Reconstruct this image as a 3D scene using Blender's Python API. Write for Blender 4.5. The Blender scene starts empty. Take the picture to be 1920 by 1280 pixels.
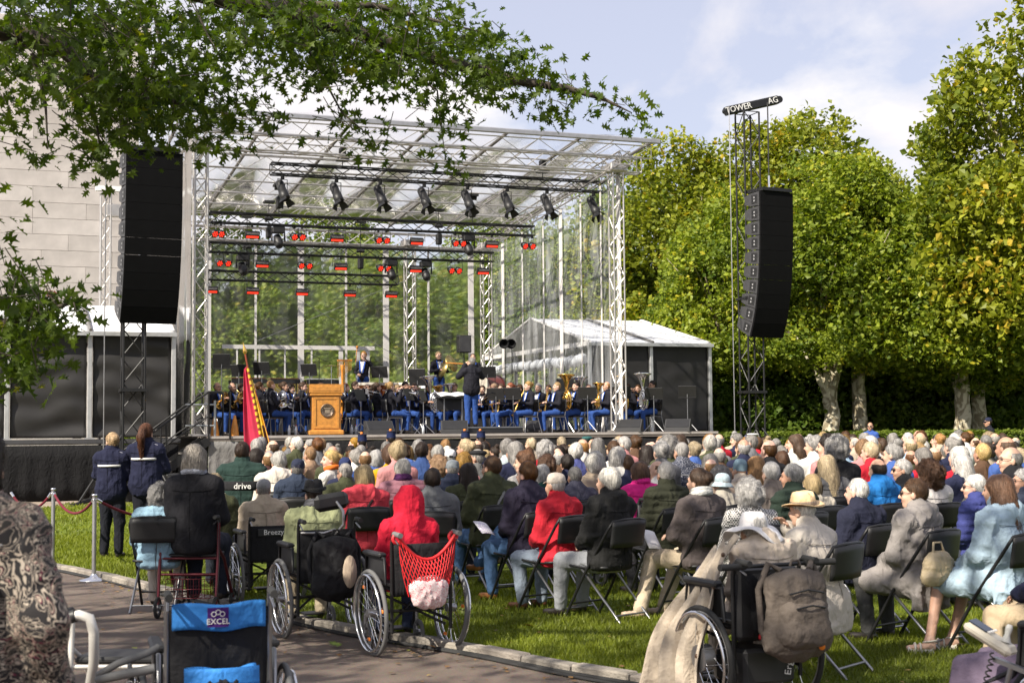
import bpy, math, random
import numpy as np
from mathutils import Vector, Matrix, Euler
R = math.radians
random.seed(7)
rng = np.random.default_rng(7)
SC = bpy.context.scene
COL = SC.collection
# ---------------------------------------------------------------- camera
FPX, CAMH, PITCH, ROLL = 2667.0, 1.65, math.atan(163/2667.0), R(0.5)
cam_d = bpy.data.cameras.new('camera'); cam = bpy.data.objects.new('camera', cam_d); COL.objects.link(cam)
cam_d.sensor_width = 36.0; cam_d.lens = FPX/1920*36.0; cam_d.clip_end = 2000; cam_d.clip_start = 0.05
cam.location = (0, 0, CAMH); cam.rotation_euler = (math.pi/2+PITCH, ROLL, 0)
cam_d.dof.use_dof = True; cam_d.dof.focus_distance = 22.0; cam_d.dof.aperture_fstop = 5.6
SC.camera = cam
CR = np.array(cam.rotation_euler.to_matrix())
# ---------------------------------------------------------------- sky, sun, exposure
SUN = Vector((-0.52, -0.54, 0.64)).normalized()
W = bpy.data.worlds.new('World'); SC.world = W; W.use_nodes = True
def build_world():
    nt = W.node_tree; N = nt.nodes; L = nt.links; N.clear()
    out = N.new('ShaderNodeOutputWorld'); bg = N.new('ShaderNodeBackground'); bg.inputs[1].default_value = 0.09
    sky = N.new('ShaderNodeTexSky'); sky.sky_type = 'NISHITA'; sky.sun_disc = False
    sky.sun_elevation = math.asin(SUN.z); sky.sun_rotation = math.atan2(SUN.x, SUN.y)
    sky.air_density = 1.0; sky.dust_density = 1.6; sky.ozone_density = 1.4
    tc = N.new('ShaderNodeTexCoord'); mp = N.new('ShaderNodeMapping'); mp.inputs['Scale'].default_value = (1.0, 1.0, 1.5)
    mp.inputs['Location'].default_value = (0.55, 0.1, 0.42)
    n1 = N.new('ShaderNodeTexNoise'); n1.inputs['Scale'].default_value = 4.2; n1.inputs['Detail'].default_value = 9; n1.inputs['Roughness'].default_value = 0.55
    n1.inputs['Distortion'].default_value = 0.25
    r1 = N.new('ShaderNodeValToRGB'); r1.color_ramp.elements[0].position = 0.49; r1.color_ramp.elements[1].position = 0.63
    n2 = N.new('ShaderNodeTexNoise'); n2.inputs['Scale'].default_value = 9; n2.inputs['Detail'].default_value = 6
    r2 = N.new('ShaderNodeValToRGB'); r2.color_ramp.elements[0].color = (5.6, 5.4, 5.8, 1); r2.color_ramp.elements[1].color = (7.2, 6.9, 6.7, 1)
    r2.color_ramp.elements[0].position = 0.35; r2.color_ramp.elements[1].position = 0.62
    mx = N.new('ShaderNodeMix'); mx.data_type = 'RGBA'
    veil = N.new('ShaderNodeMix'); veil.data_type = 'RGBA'; veil.inputs[0].default_value = 0.6; veil.inputs[7].default_value = (5.2, 5.05, 5.9, 1)
    L.new(tc.outputs['Generated'], mp.inputs[0]); L.new(mp.outputs[0], n1.inputs['Vector']); L.new(mp.outputs[0], n2.inputs['Vector'])
    L.new(n1.outputs[0], r1.inputs[0]); L.new(n2.outputs[0], r2.inputs[0])
    L.new(sky.outputs[0], veil.inputs[6]); L.new(veil.outputs[2], mx.inputs[6])
    L.new(r1.outputs[0], mx.inputs[0]); L.new(r2.outputs[0], mx.inputs[7])
    L.new(mx.outputs[2], bg.inputs[0]); L.new(bg.outputs[0], out.inputs[0])
build_world()
sun_d = bpy.data.lights.new('sun', 'SUN'); sun_d.energy = 4.9; sun_d.angle = R(0.6); sun_d.color = (1.0, 0.92, 0.79)
sun = bpy.data.objects.new('sun', sun_d); COL.objects.link(sun); sun.rotation_euler = SUN.to_track_quat('Z', 'Y').to_euler()
SC.view_settings.view_transform = 'Standard'; SC.view_settings.look = 'None'; SC.view_settings.exposure = 0.85; SC.view_settings.gamma = 1.0
SC.cycles.use_denoising = True; SC.cycles.max_bounces = 8; SC.cycles.transparent_max_bounces = 24
SC.cycles.diffuse_bounces = 3; SC.cycles.glossy_bounces = 3; SC.cycles.transmission_bounces = 4; SC.cycles.caustics_reflective = False; SC.cycles.caustics_refractive = False
# ---------------------------------------------------------------- pixel (1920x1280) to place
def ray(px, py):
    d = CR @ np.array([(px-960)/FPX, (640-py)/FPX, -1.0]); return d
def at(px, py, d):
    """world point seen at that pixel, d metres in front of the camera"""
    r = ray(px, py); t = d/r[1]; return Vector((r[0]*t, r[1]*t, CAMH+r[2]*t))
def gnd(px, py, z=0.0):
    r = ray(px, py); t = (z-CAMH)/r[2]; return Vector((r[0]*t, r[1]*t, z))
# ================================================================ materials
MATS = {}
def _nodes(name):
    m = bpy.data.materials.new(name); m.use_nodes = True
    nt = m.node_tree; return m, nt, nt.nodes, nt.links, nt.nodes['Principled BSDF']
def mat(name, col, rough=0.6, metal=0.0, var=0.12, vs=6.0, bump=0.0, bs=60.0, emit=None, es=0.0, spec=0.5, coat=0.0, sheen=0.0, alpha=1.0):
    """plain material: base colour with blotchy variation and fine bump"""
    if name in MATS: return MATS[name]
    m, nt, N, L, b = _nodes(name)
    b.inputs['Roughness'].default_value = rough; b.inputs['Metallic'].default_value = metal
    b.inputs['Specular IOR Level'].default_value = spec; b.inputs['Coat Weight'].default_value = coat; b.inputs['Sheen Weight'].default_value = sheen
    b.inputs['Base Color'].default_value = (*col, 1); b.inputs['Alpha'].default_value = alpha
    tc = N.new('ShaderNodeTexCoord')
    if var > 0:
        n = N.new('ShaderNodeTexNoise'); n.inputs['Scale'].default_value = vs; n.inputs['Detail'].default_value = 5
        L.new(tc.outputs['Object'], n.inputs['Vector'])
        r = N.new('ShaderNodeValToRGB'); r.color_ramp.elements[0].position = 0.3; r.color_ramp.elements[1].position = 0.7
        r.color_ramp.elements[0].color = (*[c*(1-var) for c in col], 1); r.color_ramp.elements[1].color = (*[min(1, c*(1+var)) for c in col], 1)
        L.new(n.outputs[0], r.inputs[0]); L.new(r.outputs[0], b.inputs['Base Color'])
    if bump > 0:
        n = N.new('ShaderNodeTexNoise'); n.inputs['Scale'].default_value = bs; n.inputs['Detail'].default_value = 4
        L.new(tc.outputs['Object'], n.inputs['Vector'])
        bp = N.new('ShaderNodeBump'); bp.inputs['Strength'].default_value = bump; bp.inputs['Distance'].default_value = 0.02
        L.new(n.outputs[0], bp.inputs['Height']); L.new(bp.outputs[0], b.inputs['Normal'])
    if emit:
        b.inputs['Emission Color'].default_value = (*emit, 1); b.inputs['Emission Strength'].default_value = es
    MATS[name] = m; return m
def fab(col, rough=0.9, bump=0.22, key='fab', bs=38, var=0.07, sheen=0.0):
    """cloth: fine weave and broad soft creases in the bump"""
    k = key+'_%d_%d_%d_%d' % (col[0]*999, col[1]*999, col[2]*999, rough*10)
    if k in MATS: return MATS[k]
    m = mat(k, col, rough=rough, var=var, vs=9, bump=bump, bs=bs, spec=0.25, sheen=sheen)
    N = m.node_tree.nodes; L = m.node_tree.links; b = N['Principled BSDF']; old = b.inputs['Normal'].links[0].from_node; tc = [n for n in N if n.type == 'TEX_COORD'][0]
    mp = N.new('ShaderNodeMapping'); mp.inputs['Scale'].default_value = (1, 1, .55); mp.inputs['Rotation'].default_value = (.4, .5, .2); n = N.new('ShaderNodeTexNoise'); n.inputs['Scale'].default_value = 8.5; n.inputs['Detail'].default_value = 2.5; n.inputs['Distortion'].default_value = 1.4
    L.new(tc.outputs['Object'], mp.inputs[0]); L.new(mp.outputs[0], n.inputs['Vector']); b2 = N.new('ShaderNodeBump'); b2.inputs['Strength'].default_value = .48; b2.inputs['Distance'].default_value = .05; L.new(n.outputs[0], b2.inputs['Height']); L.new(b2.outputs[0], old.inputs['Normal'])
    return m
def hairmat(col):
    k = 'hair_%d_%d_%d' % (col[0]*999, col[1]*999, col[2]*999)
    if k in MATS: return MATS[k]
    m, nt, N, L, b = _nodes(k)
    tc = N.new('ShaderNodeTexCoord'); mp = N.new('ShaderNodeMapping'); mp.inputs['Scale'].default_value = (110, 110, 14)
    n = N.new('ShaderNodeTexNoise'); n.inputs['Scale'].default_value = 1.0; n.inputs['Detail'].default_value = 3
    L.new(tc.outputs['Object'], mp.inputs[0]); L.new(mp.outputs[0], n.inputs['Vector'])
    r = N.new('ShaderNodeValToRGB'); r.color_ramp.elements[0].position = 0.3; r.color_ramp.elements[1].position = 0.72
    r.color_ramp.elements[0].color = (*[c*0.42 for c in col], 1); r.color_ramp.elements[1].color = (*[min(1, c*1.35) for c in col], 1)
    oi = N.new('ShaderNodeObjectInfo'); hs = N.new('ShaderNodeHueSaturation'); mr = N.new('ShaderNodeMapRange'); mr.inputs[3].default_value = .68; mr.inputs[4].default_value = 1.22; L.new(oi.outputs['Random'], mr.inputs[0]); L.new(mr.outputs[0], hs.inputs['Value'])
    m3 = N.new('ShaderNodeMath'); m3.operation = 'FRACT'; m4 = N.new('ShaderNodeMath'); m4.operation = 'MULTIPLY'; m4.inputs[1].default_value = 7.3; L.new(oi.outputs['Random'], m4.inputs[0]); L.new(m4.outputs[0], m3.inputs[0]); mr2 = N.new('ShaderNodeMapRange'); mr2.inputs[3].default_value = .75; mr2.inputs[4].default_value = 1.2; L.new(m3.outputs[0], mr2.inputs[0]); L.new(mr2.outputs[0], hs.inputs['Saturation'])
    L.new(n.outputs[0], r.inputs[0]); L.new(r.outputs[0], hs.inputs['Color']); L.new(hs.outputs[0], b.inputs['Base Color'])
    bp = N.new('ShaderNodeBump'); bp.inputs['Strength'].default_value = 0.7; bp.inputs['Distance'].default_value = 0.01
    L.new(n.outputs[0], bp.inputs['Height']); L.new(bp.outputs[0], b.inputs['Normal'])
    b.inputs['Roughness'].default_value = 0.5; b.inputs['Specular IOR Level'].default_value = 0.35
    MATS[k] = m; return m
def leafmat(name, c1, c2, trans=0.35, c3=None):
    """leaf: colour differs from leaf to leaf through the tint attribute; lets some light through"""
    if name in MATS: return MATS[name]
    m, nt, N, L, b = _nodes(name)
    at_ = N.new('ShaderNodeAttribute'); at_.attribute_name = 'tint'
    r = N.new('ShaderNodeValToRGB'); r.color_ramp.elements[0].color = (*c1, 1); r.color_ramp.elements[1].color = (*c2, 1)
    if c3:
        r.color_ramp.elements[1].position = 0.9; e = r.color_ramp.elements.new(1.0); e.color = (*c3, 1)
    L.new(at_.outputs['Fac'], r.inputs[0])
    b.inputs['Roughness'].default_value = 0.5; b.inputs['Specular IOR Level'].default_value = 0.3
    L.new(r.outputs[0], b.inputs['Base Color'])
    t = N.new('ShaderNodeBsdfTranslucent'); g = N.new('ShaderNodeMix'); g.data_type = 'RGBA'; g.blend_type = 'MULTIPLY'; g.inputs[0].default_value = 1
    g.inputs[7].default_value = (1.5, 1.6, 0.6, 1); L.new(r.outputs[0], g.inputs[6]); L.new(g.outputs[2], t.inputs[0])
    mx = N.new('ShaderNodeMixShader'); mx.inputs[0].default_value = trans
    L.new(b.outputs[0], mx.inputs[1]); L.new(t.outputs[0], mx.inputs[2]); L.new(mx.outputs[0], N['Material Output'].inputs[0])
    MATS[name] = m; return m
SILVER = mat('aluminium', (0.50, 0.48, 0.46), 0.38, 0.75, var=0.08)
BLACKM = mat('black_metal', (0.012, 0.012, 0.013), 0.45, 0.2, var=0.2)
CHROME = mat('chrome', (0.75, 0.75, 0.76), 0.18, 1.0, var=0.03)
STEEL = mat('grey_steel', (0.32, 0.32, 0.33), 0.35, 0.9, var=0.1)
BLKPL = mat('black_plastic', (0.014, 0.014, 0.015), 0.5, var=0.2)
BLKRUB = mat('black_rubber', (0.02, 0.02, 0.02), 0.8, var=0.2)
GREYRUB = mat('grey_rubber', (0.12, 0.12, 0.12), 0.75, var=0.2)
BLKFAB = fab((0.014, 0.014, 0.016))
WHITEP = mat('white_paint', (0.75, 0.74, 0.72), 0.5, var=0.05)
ORANGE = mat('orange_plastic', (0.85, 0.22, 0.02), 0.4, var=0.05)
REDPL = mat('red_plastic', (0.6, 0.02, 0.03), 0.45, var=0.1)
# ================================================================ mesh building
def link(o, parent=None):
    COL.objects.link(o)
    if parent is not None: o.parent = parent
    return o
def tag(o, label=None, cat=None, group=None, kind=None):
    if label: o['label'] = label
    if cat: o['category'] = cat
    if group: o['group'] = group
    if kind: o['kind'] = kind
    return o
def thing(name, label, cat, loc=(0, 0, 0), rz=0.0, group=None):
    o = bpy.data.objects.new(name, None); o.empty_display_size = 0.1; COL.objects.link(o)
    o.location = loc; o.rotation_euler = (0, 0, rz); return tag(o, label, cat, group)
def copy_tree(o, parent=None, loc=None, rz=None, label=None):
    c = o.copy(); COL.objects.link(c); c.parent = parent
    if loc is not None: c.location = loc
    if rz is not None: c.rotation_euler = (0, 0, rz)
    if label: c['label'] = label
    for ch in list(o.children): copy_tree(ch, c)
    return c
def frame_of(d, up=(0, 0, 1)):
    d = Vector(d).normalized(); u = Vector(up)
    if abs(d.dot(u)) > 0.98: u = Vector((0, 1, 0))
    s = d.cross(u).normalized(); t = s.cross(d).normalized(); return s, t, d
class MB:
    def __init__(s): s.v = []; s.f = []; s.m = []; s.s = []
    def add(s, vs, fs, mi=0, sm=False):
        o = len(s.v); s.v.extend([tuple(x) for x in vs])
        for f in fs: s.f.append(tuple(i+o for i in f)); s.m.append(mi); s.s.append(sm)
        return s
    def box(s, c, size, rot=None, mi=0, bev=0.0):
        hx, hy, hz = size[0]/2, size[1]/2, size[2]/2; c = Vector(c)
        M = rot if rot is not None else Matrix.Identity(3)
        if bev <= 0:
            vs = [c+M @ Vector((x*hx, y*hy, z*hz)) for x in (-1, 1) for y in (-1, 1) for z in (-1, 1)]
            return s.add(vs, [(0, 1, 3, 2), (4, 6, 7, 5), (0, 4, 5, 1), (2, 3, 7, 6), (0, 2, 6, 4), (1, 5, 7, 3)], mi)
        b = min(bev, hx*.95, hy*.95, hz*.95); vs = []; ix = {}
        for x in (-1, 1):
            for y in (-1, 1):
                for z in (-1, 1):
                    for k, p in enumerate(((x*hx, y*(hy-b), z*(hz-b)), (x*(hx-b), y*hy, z*(hz-b)), (x*(hx-b), y*(hy-b), z*hz))):
                        ix[x, y, z, k] = len(vs); vs.append(c+M @ Vector(p))
        fs = []
        for x in (-1, 1): fs.append([ix[x, y, z, 0] for y, z in ((-1, -1), (1, -1), (1, 1), (-1, 1))][::x])
        for y in (-1, 1): fs.append([ix[x, y, z, 1] for x, z in ((-1, -1), (-1, 1), (1, 1), (1, -1))][::y])
        for z in (-1, 1): fs.append([ix[x, y, z, 2] for x, y in ((-1, -1), (1, -1), (1, 1), (-1, 1))][::z])
        for x in (-1, 1):
            for y in (-1, 1): fs.append([ix[x, y, -1, 0], ix[x, y, 1, 0], ix[x, y, 1, 1], ix[x, y, -1, 1]][::-x*y])
            for z in (-1, 1): fs.append([ix[x, -1, z, 0], ix[x, 1, z, 0], ix[x, 1, z, 2], ix[x, -1, z, 2]][::x*z])
        for y in (-1, 1):
            for z in (-1, 1): fs.append([ix[-1, y, z, 1], ix[1, y, z, 1], ix[1, y, z, 2], ix[-1, y, z, 2]][::-y*z])
        for x in (-1, 1):
            for y in (-1, 1):
                for z in (-1, 1): fs.append([ix[x, y, z, 0], ix[x, y, z, 1], ix[x, y, z, 2]][::x*y*z])
        return s.add(vs, fs, mi)
    def bar(s, a, b, r, n=6, mi=0, r2=None, cap=True):
        a = Vector(a); b = Vector(b); r2 = r if r2 is None else r2; p, q, d = frame_of(b-a); vs = []
        for c, rr in ((a, r), (b, r2)):
            for i in range(n):
                t = 2*math.pi*i/n; vs.append(c+p*(math.cos(t)*rr)+q*(math.sin(t)*rr))
        fs = [(i, (i+1) % n, n+(i+1) % n, n+i) for i in range(n)]
        s.add(vs, fs, mi, n > 5)
        if cap: s.add(vs, [tuple(range(n))[::-1], tuple(range(n, 2*n))], mi)
        return s
    def path(s, pts, r, n=6, mi=0, closed=False):
        pts = [Vector(p) for p in pts]; m = len(pts); vs = []; up = None
        rs = r if isinstance(r, (list, tuple)) else [r]*m
        for i, p in enumerate(pts):
            a = pts[i-1] if (i > 0 or closed) else p; b = pts[(i+1) % m] if (i < m-1 or closed) else p
            d = (b-a).normalized()
            if up is None: P, Q, _ = frame_of(d)
            else:
                Q = (up-d*up.dot(d)).normalized(); P = d.cross(Q)
            up = Q
            for k in range(n):
                t = 2*math.pi*k/n; vs.append(p+P*(math.cos(t)*rs[i])+Q*(math.sin(t)*rs[i]))
        fs = [(i*n+k, i*n+(k+1) % n, ((i+1) % m)*n+(k+1) % n, ((i+1) % m)*n+k) for i in range(m if closed else m-1) for k in range(n)]
        s.add(vs, fs, mi, True)
        if not closed: s.add(vs, [tuple(range(n))[::-1], tuple(range((m-1)*n, m*n))], mi)
        return s
    def lathe(s, prof, c=(0, 0, 0), ax=(0, 0, 1), n=16, mi=0, sm=True, sx=1.0):
        """profile of (radius, height) pairs turned round the axis"""
        p, q, d = frame_of(ax, (0, 1, 0) if abs(Vector(ax).normalized().z) > .9 else (0, 0, 1)); c = Vector(c); vs = []
        for r, h in prof:
            for i in range(n):
                t = 2*math.pi*i/n; vs.append(c+p*(math.cos(t)*r*sx)+q*(math.sin(t)*r)+d*h)
        fs = [(j*n+i, j*n+(i+1) % n, (j+1)*n+(i+1) % n, (j+1)*n+i) for j in range(len(prof)-1) for i in range(n)]
        return s.add(vs, fs, mi, sm)
    def torus(s, c, ax, R_, r, n=28, m=6, mi=0):
        p, q, d = frame_of(ax); c = Vector(c)
        return s.path([c+p*(math.cos(2*math.pi*i/n)*R_)+q*(math.sin(2*math.pi*i/n)*R_) for i in range(n)], r, m, mi, True)
    def grid(s, fn, nu, nv, mi=0, sm=True, thick=0.0):
        """sheet of points fn(u,v), u and v in 0..1; with a thickness it gets a back and edges"""
        V_ = [[Vector(fn(i/nu, j/nv)) for j in range(nv+1)] for i in range(nu+1)]
        vs = [p for row in V_ for p in row]; w = nv+1
        fs = [(i*w+j, (i+1)*w+j, (i+1)*w+j+1, i*w+j+1) for i in range(nu) for j in range(nv)]
        if thick:
            k = len(vs); nb = []
            for i in range(nu+1):
                for j in range(nv+1):
                    a = V_[min(i+1, nu)][j]-V_[max(i-1, 0)][j]; b = V_[i][min(j+1, nv)]-V_[i][max(j-1, 0)]
                    nn = a.cross(b); nn = nn.normalized() if nn.length > 1e-9 else Vector((0, 0, 1)); nb.append(V_[i][j]-nn*thick)
            vs = vs+nb; fs = fs+[tuple(k+x for x in f[::-1]) for f in fs]
            ed = [(i*w, (i+1)*w) for i in range(nu)]+[((i+1)*w+nv, i*w+nv) for i in range(nu)]+[(j+1, j) for j in range(nv)]+[(nu*w+j, nu*w+j+1) for j in range(nv)]
            fs = fs+[(b_, a_, a_+k, b_+k) for a_, b_ in ed]
        return s.add(vs, fs, mi, sm)
    def prism(s, poly, z0, z1, mi=0, M=None):
        n = len(poly); vs = [Vector((x, y, z0)) for x, y in poly]+[Vector((x, y, z1)) for x, y in poly]
        if M is not None: vs = [M @ v for v in vs]
        return s.add(vs, [tuple(range(n))[::-1], tuple(range(n, 2*n))]+[(i, (i+1) % n, n+(i+1) % n, n+i) for i in range(n)], mi)
    def mesh(s, name):
        me = bpy.data.meshes.new(name); me.from_pydata(s.v, [], s.f)
        me.polygons.foreach_set('material_index', s.m); me.polygons.foreach_set('use_smooth', s.s); me.update(); return me
    def build(s, name, mats, parent=None, loc=None, rot=None, **kw):
        me = s.mesh(name)
        for m in (mats if isinstance(mats, (list, tuple)) else [mats]): me.materials.append(m)
        o = link(bpy.data.objects.new(name, me), parent)
        if loc is not None: o.location = loc
        if rot is not None: o.rotation_euler = rot
        if kw: tag(o, **kw)
        return o
def inst(name, me, parent=None, loc=None, rot=None, mats=None, **kw):
    """object on shared mesh data; mats are set on the object, not on the mesh"""
    o = link(bpy.data.objects.new(name, me), parent)
    if loc is not None: o.location = loc
    if rot is not None: o.rotation_euler = rot
    if mats:
        for i, m in enumerate(mats):
            o.material_slots[i].link = 'OBJECT'; o.material_slots[i].material = m
    if kw: tag(o, **kw)
    return o
def np_mesh(name, V_, F_, mats, smooth=True, mi=None, tint=None):
    """mesh from numpy arrays, all faces with the same number of corners"""
    me = bpy.data.meshes.new(name); n = len(V_); nf, k = F_.shape
    me.vertices.add(n); me.vertices.foreach_set('co', np.ascontiguousarray(V_, dtype=np.float32).ravel())
    me.loops.add(nf*k); me.loops.foreach_set('vertex_index', np.ascontiguousarray(F_, dtype=np.int32).ravel())
    me.polygons.add(nf); me.polygons.foreach_set('loop_start', np.arange(0, nf*k, k, dtype=np.int32))
    try: me.polygons.foreach_set('loop_total', np.full(nf, k, dtype=np.int32))
    except Exception: pass
    me.polygons.foreach_set('use_smooth', np.full(nf, smooth))
    if mi is not None: me.polygons.foreach_set('material_index', np.ascontiguousarray(mi, dtype=np.int32))
    if tint is not None:
        a = me.attributes.new('tint', 'FLOAT', 'FACE'); a.data.foreach_set('value', np.ascontiguousarray(tint, dtype=np.float32))
    for m in mats: me.materials.append(m)
    me.update(calc_edges=True); me.validate(); return me
def text_mesh(body, size, depth, name='lettering'):
    """flat lettering turned into a mesh; lies in XZ, centred, facing -Y"""
    cu = bpy.data.curves.new(name, 'FONT'); cu.body = body; cu.size = size; cu.extrude = depth/2; cu.align_x = 'CENTER'; cu.align_y = 'CENTER'
    cu.resolution_u = 2
    ob = bpy.data.objects.new(name, cu); COL.objects.link(ob)
    dg = bpy.context.evaluated_depsgraph_get(); me = bpy.data.meshes.new_from_object(ob.evaluated_get(dg))
    bpy.data.objects.remove(ob); me.transform(Matrix.Rotation(R(90), 4, 'X')); me.name = name; return me
# ---------------------------------------------------------------- numpy noise and implicit surfaces
_LAT = rng.random((32, 32, 32)).astype(np.float32)
def vnoise(P, f, off=0.0):
    """smooth value noise in -1..1"""
    q = P*f+off+100.0; i = np.floor(q).astype(int); t = q-i; t = t*t*(3-2*t); i %= 32; j = (i+1) % 32; o = 0
    for a in (0, 1):
        for b in (0, 1):
            for c in (0, 1):
                w = (t[..., 0] if a else 1-t[..., 0])*(t[..., 1] if b else 1-t[..., 1])*(t[..., 2] if c else 1-t[..., 2])
                o = o+w*_LAT[(j if a else i)[..., 0], (j if b else i)[..., 1], (j if c else i)[..., 2]]
    return o*2-1
def C(a, b, ra, rb, zone=0, k=0.03): return ('c', np.array(a, float), np.array(b, float), ra, rb, zone, k)
def E(c, r, zone=0, k=0.03, M=None): return ('e', np.array(c, float), np.array(r, float), M, None, zone, k)
def field(prims, axes, infl=0.0):
    xs, ys, zs = axes; D = np.full((len(xs), len(ys), len(zs)), 0.25); B = np.full(D.shape, 9.0); Z = np.zeros(D.shape, np.int8)
    for pr in prims:
        kind, a, b, ra, rb, zone, k = pr
        if kind == 'c': rr = max(ra, rb); lo = np.minimum(a, b)-rr; hi = np.maximum(a, b)+rr
        else: rr = b.max(); lo = a-rr; hi = a+rr
        m = 0.10+infl; sl = tuple(slice(max(0, np.searchsorted(ax, lo[i]-m)), np.searchsorted(ax, hi[i]+m)) for i, ax in enumerate(axes))
        if any(s.stop <= s.start for s in sl): continue
        X = np.stack(np.meshgrid(xs[sl[0]], ys[sl[1]], zs[sl[2]], indexing='ij'), -1)
        if kind == 'c':
            ab = b-a; t = np.clip(((X-a) @ ab)/max(ab @ ab, 1e-9), 0, 1)
            d = np.linalg.norm(X-(a+t[..., None]*ab), axis=-1)-(ra+(rb-ra)*t)
        else:
            q = X-a
            if ra is not None: q = q @ ra
            k0 = np.linalg.norm(q/b, axis=-1); k1 = np.linalg.norm(q/(b*b), axis=-1); d = k0*(k0-1)/np.maximum(k1, 1e-6)
        d = d-infl; Ds = D[sl]; h = np.clip(0.5+0.5*(Ds-d)/k, 0, 1)
        nd = np.where(d < 0.2, Ds*(1-h)+d*h-k*h*(1-h), Ds)
        w = d < B[sl]; Z[sl] = np.where(w, zone, Z[sl]); B[sl] = np.where(w, d, B[sl]); D[sl] = nd
    return D, Z
def nets(D, Z, axes):
    """naive surface nets: returns vertices, quads and the zone of each quad"""
    S = D < 0; nx, ny, nz = D.shape
    cs = np.zeros((nx-1, ny-1, nz-1), np.int8)
    for a in (0, 1):
        for b in (0, 1):
            for c in (0, 1): cs += S[a:nx-1+a, b:ny-1+b, c:nz-1+c]
    act = (cs > 0) & (cs < 8); I, J, K = np.nonzero(act); idx = -np.ones(act.shape, int); idx[I, J, K] = np.arange(len(I))
    acc = np.zeros((len(I), 3)); cnt = np.zeros(len(I))
    cor = [(a, b, c) for a in (0, 1) for b in (0, 1) for c in (0, 1)]
    for A in cor:
        for ax in range(3):
            if A[ax]: continue
            Bc = list(A); Bc[ax] = 1
            d0 = D[I+A[0], J+A[1], K+A[2]]; d1 = D[I+Bc[0], J+Bc[1], K+Bc[2]]; m = (d0 < 0) != (d1 < 0)
            t = np.where(m, d0/np.where(m, d0-d1, 1), 0)
            p0 = np.stack([axes[0][I+A[0]], axes[1][J+A[1]], axes[2][K+A[2]]], -1); p1 = np.stack([axes[0][I+Bc[0]], axes[1][J+Bc[1]], axes[2][K+Bc[2]]], -1)
            acc += np.where(m[:, None], p0+t[:, None]*(p1-p0), 0); cnt += m
    V_ = acc/cnt[:, None]; F_ = []
    for ax in range(3):
        o1, o2 = [(1, 2), (2, 0), (0, 1)][ax]
        s0 = [slice(1, -1)]*3; s1 = [slice(1, -1)]*3; s0[ax] = slice(0, -1); s1[ax] = slice(1, None)
        a = S[tuple(s0)]; b = S[tuple(s1)]; e = np.argwhere(a != b); fl = a[a != b]
        e = e+np.array([0 if i == ax else 1 for i in range(3)])
        def cell(d1, d2):
            q = e.copy(); q[:, o1] -= d1; q[:, o2] -= d2; return idx[q[:, 0], q[:, 1], q[:, 2]]
        q = np.stack([cell(1, 1), cell(0, 1), cell(0, 0), cell(1, 0)], -1); q = np.where(fl[:, None], q, q[:, ::-1]); F_.append(q)
    F_ = np.concatenate(F_); F_ = F_[(F_ >= 0).all(1)]
    zc = Z[I, J, K]; return V_, F_, zc[F_[:, 0]]
def axis(lo, hi, st, flo=None, fhi=None, fst=None):
    """grid coordinates; finer between flo and fhi"""
    if flo is None: return np.arange(lo, hi+st, st)
    return np.concatenate([np.arange(lo, flo, st), np.arange(flo, fhi, fst), np.arange(fhi, hi+st, st)])
# ================================================================ people
SKINC = [(0.50, 0.29, 0.20), (0.58, 0.36, 0.26), (0.45, 0.25, 0.17), (0.62, 0.38, 0.29), (0.16, 0.08, 0.05)]
SKIN = [mat('skin_%d' % i, c, 0.55, var=0.14, vs=25, bump=0.15, bs=90) for i, c in enumerate(SKINC)]
for m in SKIN:
    b = m.node_tree.nodes['Principled BSDF']; b.inputs['Subsurface Weight'].default_value = 0.0
SHOE = mat('dark_shoe', (0.018, 0.014, 0.012), 0.4)
EYEM = mat('eye_dark', (0.03, 0.02, 0.018), 0.3, var=0); MOUTHM = mat('lips', (0.34, 0.11, 0.09), 0.5, var=0)
def npv(v): return np.array(v, float)
def rot3(x=0, y=0, z=0): return np.array(Euler((x, y, z)).to_matrix())
def make_hand():
    pr = [E((0, .045, 0), (.04, .052, .017), 0, .012), C((0, -.03, 0), (0, .02, 0), .027, .027, 0, .02)]
    for i, (L, cu) in enumerate(((.068, .75), (.078, .8), (.074, .85), (.056, .95))):
        x = (i-1.5)*.0205; p = npv((x, .085, 0)); a = 0
        for seg in range(3):
            a += cu*(.42, .5, .45)[seg]; l = L*(.45, .33, .26)[seg]; q = p+npv(((i-1.5)*.001, math.cos(a)*l, -math.sin(a)*l))
            pr.append(C(p, q, .0098-.0008*seg, .0092-.0008*seg, 0, .004)); p = q
    pr += [C((-.032, .025, -.004), (-.054, .058, -.018), .0125, .0108, 0, .01), C((-.054, .058, -.018), (-.05, .088, -.03), .0105, .009, 0, .005)]
    ax = (axis(-.09, .07, .0062), axis(-.07, .18, .0062), axis(-.11, .04, .0062)); D, Z = field(pr, ax); V_, F_, z = nets(D, Z, ax); return V_, F_
HV, HF = make_hand()
def head_prims(c, M):
    def e(p, r, k=.018): return E(npv(c)+M @ npv(p), r, 0, k, M)
    def cc(a, b, ra, rb, k=.012): return C(npv(c)+M @ npv(a), npv(c)+M @ npv(b), ra, rb, 0, k)
    return [e((0, -.012, .03), (.076, .096, .1)), e((0, .03, -.03), (.062, .068, .085), .03), e((0, .058, -.092), (.03, .028, .024), .025), cc((0, .09, .022), (0, .113, -.022), .009, .0155),
            e((0, .074, .036), (.05, .022, .014), .02), e((.079, -.006, -.006), (.012, .024, .034), .006), e((-.079, -.006, -.006), (.012, .024, .034), .006),
            e((.034, .072, -.03), (.022, .02, .022), .02), e((-.034, .072, -.03), (.022, .02, .022), .02)]
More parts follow.
